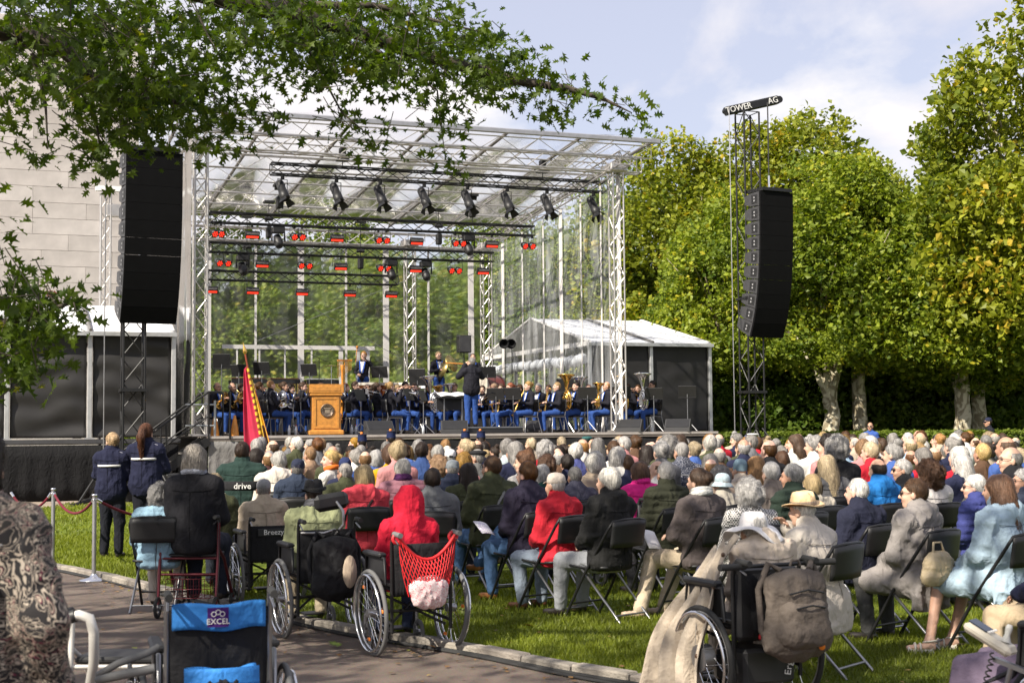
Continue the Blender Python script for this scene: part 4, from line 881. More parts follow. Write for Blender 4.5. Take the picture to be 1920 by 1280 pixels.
def bat_proto():
    t = thing('led_wash', 'x', 'stage light'); M = Matrix.Rotation(R(35), 3, 'X'); c = Vector((0, 0, -.3))
    b = MB(); b.box(c, (.40, .12, .20), M, bev=.015); b.build('lamp_body', BLKPL, t)
    b = MB(); b.box(c+M @ Vector((0, -.063, -.035)), (.34, .01, .065), M); b.build('led_panel', REDE, t)
    b = MB(); b.box(c+M @ Vector((0, -.063, .062)), (.34, .008, .045), M); b.build('white_panel', mat('lamp_glass', (.35, .33, .33), .3), t)
    b = MB(); b.path([(-.25, 0, -.3), (-.25, 0, -.08), (.25, 0, -.08), (.25, 0, -.3)], .01, 5); b.box((0, 0, -.04), (.05, .07, .1)); b.build('yoke', BLACKM, t); return t
def head_proto():
    t = thing('moving_light', 'x', 'stage light'); b = MB(); b.box((0, 0, -.14), (.34, .26, .18), bev=.02); b.build('base', BLKPL, t)
    b = MB(); b.path([(-.18, 0, -.45), (-.18, 0, -.2), (.18, 0, -.2), (.18, 0, -.45)], .03, 6); b.build('yoke', BLKPL, t)
    b = MB(); b.lathe([(0, -.2), (.1, -.18), (.13, 0), (.12, .14), (.09, .2), (0, .2)], (0, 0, -.45), (.1, -.5, -.8), 14); b.build('lamp_head', BLKPL, t); return t
def spread(proto, places, tr, fmt, grp, yaw=0):
    v, z = TZ[tr]
    for i, px in enumerate(places):
        o = proto if i == 0 and not proto.get('used') else copy_tree(proto)
        o['used'] = 1; o.location = stg(px, v, z-.14); o.rotation_euler = (0, 0, SANG+yaw); o['label'] = fmt % TXT[i]; o['group'] = grp
    return
sp, pp, bp_, hp_ = spot_proto(), par_proto(), bat_proto(), head_proto()
spread(sp, (530, 632, 715, 798, 880, 955, 1030, 1118), 0, '%s black profile spotlight from the left with barn doors on the front truss', 'profile spotlights on the front truss', R(25))
ORD = ('upper', 'middle', 'rear')
spread(pp, (402, 414, 552, 567, 711, 726, 856, 870, 987, 1001), 1, '%s round red lamp from the left under the second truss', 'round red lamps'); spread(pp, (411, 427, 565, 580, 714, 729, 848, 862), 2, '%s round red lamp from the left under the third truss', 'round red lamps')
spread(bp_, (473, 633, 783, 925), 1, '%s rectangular red wash light from the left under the second truss', 'red wash lights'); spread(bp_, (492, 640, 781, 908), 2, '%s rectangular red wash light from the left under the third truss', 'red wash lights'); spread(bp_, (396, 474, 567, 657, 735), 3, '%s rectangular red wash light from the left under the rearmost truss', 'red wash lights')
spread(hp_, (522, 881), 1, '%s black moving light from the left on the second truss', 'moving lights'); spread(hp_, (455, 735, 800), 2, '%s black moving light from the left on the third truss', 'moving lights')
for o in (sp, pp, bp_, hp_):
    pass
for o in bpy.data.objects:
    if 'used' in o: del o['used']
# ---------------------------------------------------------------- tents
TENTW = mat('tent_white', (.86, .86, .87), .55, var=.04, vs=2); TENTB = mat('tent_black', (.017, .016, .016), .62, var=.2, vs=1.5, bump=.08, bs=40); ALU = mat('tent_alu', (.55, .55, .55), .4, .6)
TENTW.node_tree.nodes['Principled BSDF'].inputs['Subsurface Weight'].default_value = 0
def tent(name, label, u0, u1, v0, v1, z0, ze, zg, posts, open_left=False, crease=.02):
    t = thing(name, label, 'tent'); vm = (v0+v1)/2; ov = .18
    for k, (va, vb) in enumerate(((v0-ov, vm), (v1+ov, vm))):
        us = [u0]+[p for p in posts if u0+.4 < p < u1-.4]+[u1]
        for a, c in zip(us, us[1:]):
            m = MB(); m.grid(lambda s, q, a=a, c=c: S(a+(c-a)*s, va+(vb-va)*q, ze-.03+(zg-ze)*q-.05*math.sin(math.pi*s)*math.sin(math.pi*q)), 8, 8, 0, True, .02); m.build('roof_panel', TENTW, t)
        for p in us[1:-1]: m = MB(); m.bar(S(p, va, ze+.0), S(p, vb, zg+.02), .04, 6); m.build('roof_seam', GREYB, t)
        m = MB(); m.box(S((u0+u1)/2, va, ze-.08), (u1-u0+.1, .05, .1), SR); m.build('eave_beam', ALU, t)
    for v in (v0, v1):
        for p in posts: m = MB(); m.box(S(p, v, (z0+ze)/2), (.11, .11, ze-z0-.06), SR, bev=.012); m.box(S(p, v, z0+.02), (.22, .22, .03), SR); m.build('post', ALU, t)
    for a, c in zip(posts, posts[1:]):
        m = MB(); m.grid(lambda s, q: S(a+.07+(c-a-.14)*s, v0+.03+crease*vn(s*3+a, q*9)+.014*math.sin(q*26+2*math.sin(s*3+a))*crease/.03, z0+.04+(ze-z0-.12)*q), 22, 36, 0, True, .012); m.build('side_wall', TENTB, t)
    ends = [u1] if open_left else [u0, u1]
    for u in ends: m = MB(); m.grid(lambda s, q: S(u, v0+.08+(v1-v0-.16)*s, z0+.04+(ze-z0-.1)*q), 4, 4, 0, True, .015); m.build('end_wall', TENTB, t)
    for u in (u0, u1):
        m = MB(); m.add([S(u, v0, ze), S(u, v1, ze), S(u, vm, zg-.05)], [(0, 1, 2)]); m.build('gable', FOIL if (open_left and u == u0) else TENTW, t)
        m = MB(); m.box(S(u, vm, ze-.05), (.1, v1-v0, .14), SR); m.build('gable_beam', WEB, t)
        for va in (v0, v1): m = MB(); m.bar(S(u, va, ze), S(u, vm, zg), .05, 6); m.build('gable_rafter', WEB, t)
    return t
def vn(a, b): return float(vnoise(np.array([[a, b, .3]]), 1.0)[0])
tv = .9; lp = [uat(p, tv) for p in (-140, 14, 169, 326)]
lz = zat(326, 622, tv)
tent('event_tent', 'white roofed tent with wrinkled black walls standing beside the stage steps', lp[0], lp[-1], tv, tv+4.6, SZ-.05, lz, zat(170, 572, tv+2.3), lp, crease=.05)
pl = thing('platform', 'black skirted platform carrying the tent beside the stone building', 'platform')
m_ = MB(); m_.box(S((lp[0]+lp[-1])/2, tv+2.3, SZ-.12), (lp[-1]-lp[0]+.3, 4.9, .1), SR); m_.build('deck', DECK, pl)
m_ = MB(); m_.grid(lambda a, b: S(lp[0]-.1+(lp[-1]-lp[0]+.2)*a, tv-.2+.02*math.sin(a*90)*(1-b), .035+b*(SZ-.22)), 120, 4, 0, True, .01); m_.build('skirt', SKIRT, pl)
m_ = MB(); m_.box(S((lp[0]+lp[-1])/2, tv-.21, SZ-.1), (lp[-1]-lp[0]+.3, .03, .09), SR); m_.build('edge_strip', mat('edge_dark', (.05, .05, .055), .5), pl)
rv = 5.0; ru = [uat(p, rv) for p in (1107, 1222, 1332)]
rt = tent('event_tent', 'white roofed tent with flat black walls and open clear gable behind the tubas', ru[0], ru[-1], rv, rv+9.7, SZ-.05, zat(1107, 640, rv), zat(1005, 597, rv+4.85), ru, True, .012)
m_ = MB()
for k in range(9): m_.path([S(ru[0]+.02, rv+.4+8.6*(k+j/6)/9, zat(1107, 655, rv)-.28+.04*math.sin(k*2+j)) for j in range(7)], [.14, .17, .16, .18, .15, .17, .13], 8)
m_.build('rolled_wall', mat('rolled_foil', (.6, .62, .66), .35), rt)
for v in (rv+3.2, rv+6.4): m_ = MB(); m_.box(S(ru[0]+.02, v, (SZ+zat(1107, 640, rv))/2), (.1, .1, zat(1107, 640, rv)-SZ), SR); m_.build('post', ALU, rt)
m_ = MB(); m_.box(S((ru[0]+ru[-1])/2+.4, rv+4.85, SZ-.12), (ru[-1]-ru[0]+.9, 9.9, .1), SR); m_.build('floor', DECK, rt); m_ = MB(); m_.box(S((ru[0]+ru[-1])/2+.4, rv-.0, SZ/2-.05), (ru[-1]-ru[0]+.9, .03, SZ-.2), SR); m_.build('base_skirt', SKIRT, rt)
# ---------------------------------------------------------------- speaker towers with line arrays
GRILL = mat('speaker_grille', (.0045, .0045, .005), .9, spec=.12, var=.15, vs=4, bump=.3, bs=220); CABS = mat('speaker_side', (.042, .042, .045), .5, var=.2)
def pa(px_t, v, px_tower, ztop, zarr, h, n, label_t, label_a, lean_off, beam_text, cabw):
    base = stg(px_tower, v, .0)
    t = thing('speaker_tower', label_t, 'tower', base, SANG); H = ztop
    truss(MB(), (0, 0, .3), (0, 0, H), .48, .48, .03, .014, .62, up=(0, 1, 0)).build('mast', BLACKM, t)
    for zz in (2.6, 5.2): b = MB(); b.box((0, 0, zz), (.6, .6, .07)); b.build('sleeve', BLACKM, t)
    for k in range(4):
        a = k*math.pi/2+.6; e = Vector((math.cos(a)*1.6, math.sin(a)*1.6, .06)); b = MB(); b.bar((math.cos(a)*.3, math.sin(a)*.3, .3), e, .04, 6); b.bar(e+Vector((0, 0, -.02)), e+Vector((0, 0, .03)), .12, 10); b.bar(e*.95, (math.cos(a)*.28, math.sin(a)*.28, 1.6), .028, 6); b.build('outrigger', BLACKM, t)
    tilt = R(15 if beam_text else 0); Mx = Matrix.Rotation(-tilt, 3, 'Y'); b = MB(); b.box((.15, 0, H+.22), (1.75, .22, .24), Mx, bev=.03); b.build('top_beam', BLACKM, t)
    b = MB(); b.bar((1.0, -.12, H+.44), (1.0, .12, H+.44), .1, 10); b.bar((-.65, -.12, H+.02), (-.65, .12, H+.02), .08, 10); b.build('pulley', BLACKM, t)
    if beam_text:
        le = text_mesh('TOWER', .24, .01); le.materials.append(WHITEP); inst('lettering', le, t, (-.33, -.118, H+.092), (0, -tilt, 0)); le = text_mesh('AG', .24, .01); le.materials.append(WHITEP); inst('logo', le, t, (.78, -.118, H+.389), (0, -tilt, 0))
    for xx in (-.65, ):
        b = MB(); b.bar((xx, -.14, .9), (xx, -.14, H+.1), .014, 4); b.build('chain', STEEL, t); b = MB(); b.box((xx, -.14, .95), (.42, .24, .22), bev=.03); b.bar((xx-.1, -.14, .3), (xx-.1, -.14, .9), .07, 8); b.build('chain_hoist', BLKPL, t)
        b = MB(); b.box((xx+.42, -.2, 1.05), (.3, .24, .2), bev=.03); b.bar((xx+.4, -.2, .5), (xx+.4, -.2, .95), .05, 8); b.build('hoist_hook', mat('grey_hoist', (.2, .2, .2), .5, .4), t)
    a0 = stg(px_t, v-.85, zarr); A = thing('line_array', label_a, 'speakers', a0, SANG+R(7))
    b = MB(); b.box((0, .3, .06), (cabw*.9, .75, .09)); b.bar((0, .3, .1), (0, .3, ztop-zarr+.2), .02, 5); b.build('flying_frame', BLACKM, A)
    b = MB(); b.bar((.0, .3, .1), (.0, .3, .5), .035, 6); b.build('hook', CHROME, A)
    pos = Vector((0, 0, 0)); ang = R(.3)
    prof = [(-.06, 0), (.36, 0), (.56, -.05), (.56, -h+.05), (.36, -h), (-.06, -h)]
    for i in range(n):
        ang += R((.2, .4, .7, 1.1, 1.6, 2.2, 2.9, 3.6, 4.5, 5.2)[min(i, 9)]); M = Matrix.Rotation(ang, 3, 'X')
        c = MB(); c.box((0, .0, -h/2), (cabw, .06, h-.004), bev=.004); cab = c.build('cabinet', GRILL, A, pos.copy(), (ang, 0, 0))
        c = MB(); hx = cabw/2; pf = [(.032, -.008), (.45, -.03), (.68, -.09), (.68, -h+.09), (.45, -h+.03), (.032, -h+.008)]
        c.add([(-hx, y, z) for y, z in pf]+[(hx, y, z) for y, z in pf], [tuple(range(6))[::-1], tuple(range(6, 12))]+[(k, (k+1) % 6, 6+(k+1) % 6, 6+k) for k in range(6)]); c.build('housing', CABS, cab)
        for s in (-1, 1):
            c = MB(); c.box((s*(hx+.004), .24, -h/2), (.012, .26, .24), bev=.004); c.build('handle_plate', BLKPL, cab); [MB().box((s*(hx+.008), .24, -h/2+dz_), (.012, .05, .05)).build('handle_hole', mat('handle_grey', (.30, .30, .31), .5), cab) for dz_ in (-.045, .045)]
        pos = pos+M @ Vector((0, 0, -h))
    return t, A
hR = (zat(1460, 357, -.85)-zat(1450, 632, -.85))/10; hL = (zat(290, 283, -2.0)-zat(270, 608, -2.0))/10
pa(1463, .0, 1411, zat(1410, 212, 0)-.0, zat(1463, 360, -.85), hR, 10, 'black lattice speaker tower with lettered top beam beside the right tent', 'black curved line array of ten speakers hanging in front of the plane trees', 0, True, 1.12)
pa(288, -1.0, 250, zat(250, 175, -1.0), zat(292, 285, -1.85), hL, 10, 'black lattice speaker tower standing in front of the wrinkled tent wall', 'black curved line array of ten speakers hanging under the oak leaves', 0, False, 1.28)
# silver truss mast behind the tent
ms = thing('truss_mast', 'slim silver truss mast standing before the stone building', 'mast', stg(196, 6, 0), SANG)
truss(MB(), (0, 0, 0), (0, 0, zat(196, 362, 6)), .26, .26, .025, .012, .45, up=(0, 1, 0)).build('mast', SILVER, ms)
m_ = MB(); zz = zat(196, 354, 6); m_.box((.2, 0, zz), (.95, .2, .14)); m_.build('top_beam', WHITEP, ms); m_ = MB(); m_.box((.25, 0, zz-.6), (.5, .3, .35), bev=.03); m_.build('hoist', SILVER, ms)
# ---------------------------------------------------------------- steps up to the stage
sp_ = thing('stage_steps', 'black metal steps with handrails leading up to the stage', 'stairs', S(d0, -.1, 0), SANG); n = 7
for i in range(n):
    x = -.28*(i+.5); z = SZ-SZ*(i+1)/(n+.5); m_ = MB(); m_.box((x, 0, z), (.3, 1.0, .045), bev=.006); m_.build('tread', mat('tread', (.16, .15, .14), .6, .3), sp_)
for y in (-.53, .53):
    m_ = MB(); a = Vector((0, y, SZ-.1)); c = Vector((-.28*n, y, .08)); dr = (a-c).normalized(); m_.box((a+c)/2, ((a-c).length, .05, .2), Matrix.Rotation(-math.atan2(a.z-c.z, a.x-c.x), 3, 'Y')); m_.build('stringer', BLACKM, sp_)
    m_ = MB(); top = Vector((0, 0, 1.05)); m_.path([a+Vector((.5, 0, .02)), a+top+Vector((.5, 0, .1)), a+top+Vector((0, 0, .1)), c+top, c], .024, 6); m_.bar(a+top*.55, c+top*.55, .02, 6); m_.bar(a, a+top+Vector((0, 0, .1)), .022, 6); m_.bar((a+c)/2, (a+c)/2+top, .022, 6); m_.build('handrail', BLACKM, sp_)
# barrier post and rail at the corner of the deck
m_ = MB(); q = stg(404, -.3); m_.bar(q, q+Vector((0, 0, .85)), .03, 8); m_.bar(q+Vector((0, 0, .25)), S(d0-.5, -.3, SZ+.25), .022, 6); m_.bar(q+Vector((0, 0, .75)), S(d0-.5, -.3, SZ+.75), .022, 6); m_.build('guard_rail', mat('galvanised', (.4, .42, .43), .45, .7), None, label='grey tube guard rail on the stage corner above the steps', cat='railing')
# scaffold trolley and small speaker in front of the tent skirt
q = gnd(175, 932); t = thing('ballast_trolley', 'black base frame with lettered box in front of the tent skirt', 'frame', q+Vector((0, 0, .03)), SANG)
m_ = MB(); m_.box((0, 0, .55), (.36, .3, 1.05), bev=.02); m_.build('ballast_box', BLKPL, t); le = text_mesh('AG', .3, .01); le.materials.append(WHITEP); inst('lettering', le, t, (.05, -.16, .75))
m_ = MB(); m_.bar((-.15, -.1, 1.0), (-1.5, -.1, .1), .02, 6); m_.bar((.2, 0, 1.1), (1.8, .3, 1.1), .025, 6); m_.bar((-2, 0, .1), (1.2, 0, .1), .035, 6); m_.bar((.9, .1, 1.1), (1.5, .1, .1), .03, 6); m_.bar((.7, .1, .1), (.9, .1, 1.1), .03, 6); m_.bar((.0, 0, 1.1), (1.6, .5, 3.1), .022, 6); m_.build('frame_tubes', BLACKM, t)
q = gnd(330, 945); t = thing('ground_speaker', 'small black speaker cabinet on the ground below the steps', 'speaker', q+Vector((0, 0, .03)), SANG); m_ = MB(); m_.box((0, 0, .34), (.5, .45, .66), bev=.03); m_.build('cabinet', BLKPL, t); m_ = MB(); m_.box((0, -.228, .34), (.42, .01, .56)); m_.build('grille', CABS, t)
# ================================================================ the band on the stage
GOLD = mat('brass', (.80, .50, .14), .22, 1.0, var=.06); SILV = mat('silver_plate', (.80, .79, .78), .2, 1.0, var=.05); NAVYJ = fab((.012, .012, .018), key='uniform'); BLUET = fab((.024, .065, .235), key='uniform'); BLUEL = fab((.03, .09, .40), key='uniform')
SHIRT = fab((.72, .72, .74), key='shirt'); WOODB = mat('bassoon_wood', (.62, .24, .03), .35, var=.2); OAKW = mat('lectern_oak', (.46, .20, .035), .42, var=.22, vs=14, bump=.1, coat=.2); MAHOG = mat('drum_maroon', (.10, .018, .014), .3, var=.2, coat=.3); COPPER = mat('copper', (.45, .17, .07), .3, .9)
def _shirt(b): b.grid(lambda s, t: ((s-.5)*(.03+.10*t), (.055+.075*(1-t)**1.0)+.02-abs(s-.5)*.03, .74+.34*t), 4, 8, 0, True, .006)
def _lapel(sg):
    def f(b): b.grid(lambda s, t: (sg*(.018+.055*t+s*.034), (.055+.075*(1-t)**1.0)+.026-(.018+.055*t+s*.03)*.16-.05*max(0, t-.8), .73+.38*t), 3, 8, 0, True, .006)
    return f
def _bow(b): b.add([(0, .105, 1.075), (.035, .1, 1.09), (.035, .1, 1.06), (-.035, .1, 1.09), (-.035, .1, 1.06), (0, .115, 1.075)], [(0, 1, 2), (5, 2, 1), (0, 3, 4), (5, 4, 3)])
def tube_pts(c, r, n, a0, a1, ax):
    p, q, d = frame_of(ax); return [Vector(c)+p*r*math.cos(a0+(a1-a0)*i/n)+q*r*math.sin(a0+(a1-a0)*i/n) for i in range(n+1)]
BELL = [(.008, 0), (.010, .3), (.016, .5), (.028, .68), (.05, .84), (.085, .95), (.12, 1.0), (.118, 1.0)]
def bell(b, c, ax, L, R_, n=20): b.lathe([(r*R_/.12, h*L) for r, h in BELL], c, ax, n)
def i_trumpet(b):
    a = Vector((0, .11, 1.195)); e = Vector((.0, .64, 1.08)); d = (e-a).normalized(); b.bar(a, a+d*.4, .008, 6); bell(b, a+d*.16, d, .42, .068); s = Vector((0, 0, -.075)); b.path([a+d*.4, a+d*.45+s*.2, a+d*.45+s*.8, a+d*.4+s, a+d*.14+s, a+d*.09+s*.7, a+d*.1+s*.2, a+d*.16], .008, 6)
    for k in range(3): b.bar(a+d*(.2+.035*k)+s*1.3, a+d*(.2+.035*k)+Vector((0, 0, .05)), .014, 8)
def i_horn(b):
    c = Vector((.02, .24, .98)); ax = (.25, -1, .1)
    for r in (.13, .10, .07): b.torus(c, ax, r, .012, 22, 6)
    b.torus(c+Vector((.0, .03, .0)), ax, .145, .014, 22, 6); bell(b, c+Vector((-.04, .02, .06)), (.75, -.15, -.65), .36, .155); b.path([(0, .1, 1.19), (.0, .2, 1.14), c+Vector((-.04, 0, .13))], .007, 6); b.box(c, (.1, .03, .09), bev=.01)
def i_sax(b, s=1.0):
    x = .10; b.path([(0, .10, 1.185), (.03, .17, 1.22), (.07, .2, 1.2), (x, .2, 1.13)], [.008, .010, .012, .014], 8); b.path([(x, .2, 1.13), (x+.02, .23, .95), (x+.03, .26, .75), (x+.03, .29, .56), (x+.03, .34, .49), (x+.03, .40, .52), (x+.03, .43, .62)], [.015, .02, .027, .034, .04, .044, .05], 10)
    bell(b, (x+.03, .41, .55), (0, .25, 1), .27, .095)
    for k in range(9): b.lathe([(.016, 0), (.016, .012), (0, .012)], (x+.0-.002*k, .235+.008*k, 1.05-.05*k), (-.6, .9, .2), 8)
def i_soprano(b):
    a = Vector((0, .11, 1.18)); e = Vector((-.04, .46, .52)); b.path([a, a+(e-a)*.12, e], [.007, .012, .028], 8); bell(b, a+(e-a)*.82, e-a, .2, .06)
    for k in range(9): b.lathe([(.013, 0), (.013, .012), (0, .012)], a+(e-a)*(.2+.075*k)+Vector((0, .02, .012)), (0, .8, .5), 8)
def i_tuba(b):
    c = Vector((-.02, .30, .86)); bell(b, (.06, .26, .78), (.10, -.08, 1), .80, .25, 26); ax = (.1, 1, 0)
    def oval(rx, rz, y, r): b.path([c+Vector((math.cos(t)*rx, y, math.sin(t)*rz)) for t in [2*math.pi*i/24 for i in range(24)]], r, 8, 0, True)
    oval(.15, .27, 0, .032); oval(.11, .21, .05, .022); oval(.08, .15, .08, .016); oval(.13, .24, -.05, .018)
    for k in range(4): b.bar(c+Vector((-.03+.035*k, .09, -.12)), c+Vector((-.03+.035*k, .09, .1)), .016, 8)
    b.path([(0, .10, 1.2), (-.02, .2, 1.22), (-.05, .3, 1.12), c+Vector((-.1, .05, .15))], .009, 6)
def i_euph(b):
    i_tuba(b); b.v = [(x*.72, .08+(y-.08)*.72, .75+(z-.75)*.72) for x, y, z in b.v]
def i_tromb(b):
    for z in (1.17, 1.09): b.bar((.03, .12, z), (.03, 1.05, z-.25), .009, 6)
    b.path([(.03, 1.05, .92), (.03, 1.09, .88), (.03, 1.05, .84)], .009, 6); b.path([(.03, .15, 1.16), (-.05, .0, 1.17), (-.1, -.15, 1.15), (-.12, .0, 1.13)], .01, 6); bell(b, (-.12, -.05, 1.13), (0, 1, -.25), .55, .11)
INS = {}
def instr(kind):
    if kind not in INS:
        b = MB(); dict(trumpet=i_trumpet, horn=i_horn, sax=i_sax, soprano=i_soprano, tuba=i_tuba, euphonium=i_euph, trombone=i_tromb)[kind](b); me = b.mesh(kind); me.materials.append(GOLD); INS[kind] = me
    return INS[kind]
def chair_mesh_parts(b_seat, b_back, b_frame):
    b_seat.box((0, .03, .44), (.44, .42, .05), bev=.02); b_back.grid(lambda s, t: ((s-.5)*.42, -.2-.03*t-.03*(1-(2*s-1)**2), .56+.34*t), 8, 4, 0, True, .02)
    for s in (-1, 1): b_frame.path([(s*.2, .2, 0), (s*.2, .18, .42), (s*.2, -.16, .42)], .012, 6); b_frame.path([(s*.2, -.3, 0), (s*.2, -.17, .45), (s*.19, -.22, .75)], .012, 6)
_bs, _bb, _bf = MB(), MB(), MB(); chair_mesh_parts(_bs, _bb, _bf); BCH = []
for nm, bb, mt in (('seat', _bs, BLKFAB), ('backrest', _bb, BLKPL), ('frame', _bf, STEEL)): me = bb.mesh(nm); me.materials.append(mt); BCH.append((nm, me))
def band_chair(loc, rz, label):
    t = thing('stage_chair', label, 'chair', loc, rz, 'black chairs of the band')
    for nm, me in BCH: inst(nm, me, t)
HC = dict(brown=(.09, .045, .02), dark=(.03, .018, .012), grey=(.30, .28, .26), white=(.62, .59, .54), blond=(.42, .25, .08), red=(.30, .07, .015), ginger=(.36, .20, .085), silver=(.45, .43, .41), light=(.50, .37, .19), copper=(.13, .06, .028))
PM = {'trumpet': pose(arms='trumpet', lean=.0), 'horn': pose(arms='horn'), 'sax': pose(arms='sax'), 'soprano': pose(arms='sax', lean=.05), 'tuba': pose(arms='tuba'), 'euphonium': pose(arms='sax'), 'low': pose(arms='low'), 'trombone': pose(arms='trumpet')}
# px, v, facing (deg; 180 = camera, -90 = right of the picture, 90 = left), instrument, metal, hair, colour, words
BAND = [(410, 1.6, -125, 'horn', 0, 'bald', 'grey', 'bald horn player with glasses by the guard rail', 'glasses'), (438, 2.3, -120, 'horn', 0, 'bald', 'white', 'bald horn player half hidden by the flag', 'glasses'), (478, 3.2, -100, 'trumpet', 1, 'bun', 'blond', 'blond musician behind the two men seen from the back', None),
        (490, 1.5, -60, 'trumpet', 1, 'short', 'brown', 'brown haired musician seen from behind next to the flag', None), (511, .9, -55, 'horn', 1, 'crop', 'ginger', 'fair haired musician with back turned by the flag', None), (536, 2.0, -100, 'horn', 1, 'bun', 'brown', 'brown haired woman playing a silver horn left of the lectern', None), (571, 2.2, -105, 'trumpet', 1, 'short', 'brown', 'musician with glasses playing a trumpet next to the lectern', 'glasses'),
        (606, 2.8, -110, 'trumpet', 1, 'bob', 'brown', 'brown haired musician whose head shows above the lectern', None), (628, 3.4, -120, 'euphonium', 1, 'bald', 'grey', 'grey haired musician beside the wooden bassoon above the lectern', None), (651, 3.0, -110, 'trumpet', 1, 'bob', 'red', 'red haired musician just right of the lectern', None), (669, 1.9, -120, 'trumpet', 1, 'short', 'brown', 'man with short brown hair playing a cornet right of the lectern', None),
        (710, 1.6, -75, 'trumpet', 1, 'tail', 'brown', 'brown haired woman with ponytail turned to the right mid stage', None), (735, 1.0, -65, 'trumpet', 1, 'bun', 'blond', 'blond woman with bun on the front chair mid stage', None), (762, 2.4, -150, 'trumpet', 1, 'short', 'dark', 'dark haired bearded man playing a silver cornet mid stage', None), (779, 3.2, -160, 'trombone', 0, 'short', 'brown', 'man with golden trombone bell before the drums', None), (806, 2.6, -150, 'tuba', 1, 'short', 'dark', 'musician hidden behind the music stands left of the conductor', None),
        (852, 2.9, 170, 'euphonium', 1, 'short', 'brown', 'musician seated directly behind the conductor desk', None), (926, 2.8, 160, 'trombone', 0, 'bob', 'ginger', 'ginger blond woman right of the conductor', None), (939, 3.6, 160, 'trombone', 0, 'short', 'brown', 'man behind the red haired saxophone player', None), (955, 1.4, 115, 'sax', 0, 'tail', 'red', 'woman with red ponytail playing a saxophone', None), (991, 1.0, 115, 'soprano', 0, 'bun', 'blond', 'blond woman playing a straight golden saxophone', None), (1009, 2.8, 150, 'low', 0, 'short', 'silver', 'grey haired musician behind the blond saxophone player', None),
        (1043, 1.0, 110, 'sax', 0, 'crop', 'blond', 'young man playing a tenor saxophone in profile', None), (1059, 2.8, 150, 'low', 0, 'short', 'dark', 'dark haired man looking past the first tuba', None), (1079, 1.5, 125, 'tuba', 0, 'short', 'dark', 'player hidden behind the golden tuba nearest the saxophones', None), (1103, 2.4, 135, 'tuba', 1, 'bald', 'ginger', 'bald player behind the silver tuba', None), (1136, .9, 105, 'euphonium', 0, 'bald', 'ginger', 'bald bearded man in profile holding a golden euphonium', None), (1176, 2.4, 150, 'tuba', 0, 'short', 'brown', 'player hidden behind the golden tuba under the roof post', None), (1222, .8, 125, 'tuba', 1, 'short', 'dark', 'dark haired man with glasses playing the rightmost tuba', 'glasses'),
        (456, 3.6, -110, 'trumpet', 1, 'short', 'brown', 'musician half hidden behind the flag pole', None), (548, 3.4, -115, 'horn', 0, 'curly', 'dark', 'curly dark haired musician behind the silver horn', None), (590, 3.8, -130, 'trumpet', 1, 'crop', 'grey', 'crop haired musician behind the lectern top', None), (690, 3.4, -140, 'trombone', 0, 'short', 'dark', 'dark haired musician below the kettle drums', None), (748, 3.8, -150, 'horn', 0, 'bob', 'blond', 'bob haired musician below the last kettle drum', None), (826, 3.8, -170, 'euphonium', 0, 'short', 'grey', 'grey haired musician below the cymbals', None), (905, 3.6, 170, 'sax', 0, 'short', 'brown', 'musician with golden saxophone right beside the conductor', None), (973, 3.2, 150, 'sax', 0, 'bob', 'brown', 'brown bobbed saxophone player in the second row', None), (1028, 3.4, 150, 'low', 0, 'short', 'brown', 'musician in the second row behind the tenor saxophone', None), (1155, 3.2, 150, 'euphonium', 1, 'short', 'grey', 'grey haired euphonium player left of the roof post', None), (1196, 3.4, 150, 'trombone', 0, 'crop', 'brown', 'crop haired trombone player right of the roof post', None)]
for px, v, az, ins, metal, hr, hc, words, gl in BAND:
    p = stg(px, v); rz = R(az); gm = SILV if metal else GOLD; nm = {'low': 'clarinet'}.get(ins, ins)
    o = person(p, rz, words, PM[ins], topm=NAVYJ, botm=BLUET, skin=(px % 4), hair=hr, hairc=HC[hc], key='band_'+ins, glasses=gl, group='seated band members', scale=.97+.05*((px*7) % 5)/5, name='musician', fold=.004)
    inst('shirt_front', small('shirt', _shirt), o, mats=[SHIRT]); inst('bow_tie', small('bow', _bow), o, mats=[BLKFAB])
    for s in (-1, 1): inst('lapel', small('lapel%d' % s, _lapel(s)), o, mats=[BLUEL])
    band_chair(p, rz, ' '.join(('stage chair under the '+words).split()[:16]))
    if ins != 'low': i = inst(nm, instr(ins), None, p, (0, 0, rz), [gm], label=('silver ' if metal else 'golden ')+nm+' held by the '+words, cat=nm, group='brass instruments of the band'); i['label'] = ' '.join(i['label'].split()[:16]); i.scale = o.scale
# conductor with a flute, seen from behind
q = stg(884, .25); pd = thing('podium', 'low black podium under the standing conductor', 'podium', q+Vector((.25, 0, 0)), SANG); m_ = MB(); m_.box((.2, 0, .09), (1.5, 1.1, .17), bev=.015); m_.build('platform', BLKPL, pd); m_ = MB(); m_.box((.2, -.558, .155), (1.5, .012, .03)); m_.build('edge', STEEL, pd)
o = person(q+Vector((0, .1, .18)), R(18), 'conductor standing with back to the crowd holding up a flute', pose('stand', arms='flute', hyaw=R(40)), topm=NAVYJ, botm=BLUET, hair='short', hairc=HC['grey'], jacket='blazer', name='conductor', skin=1, face=True)
i = MB(); i.bar((-.62, .24, 1.66), (.08, .18, 1.62), .013, 8); i.build('flute', WOODB, None, q+Vector((0, .1, .18)), (0, 0, R(18)), label='flute held up to the left by the conductor', cat='flute')
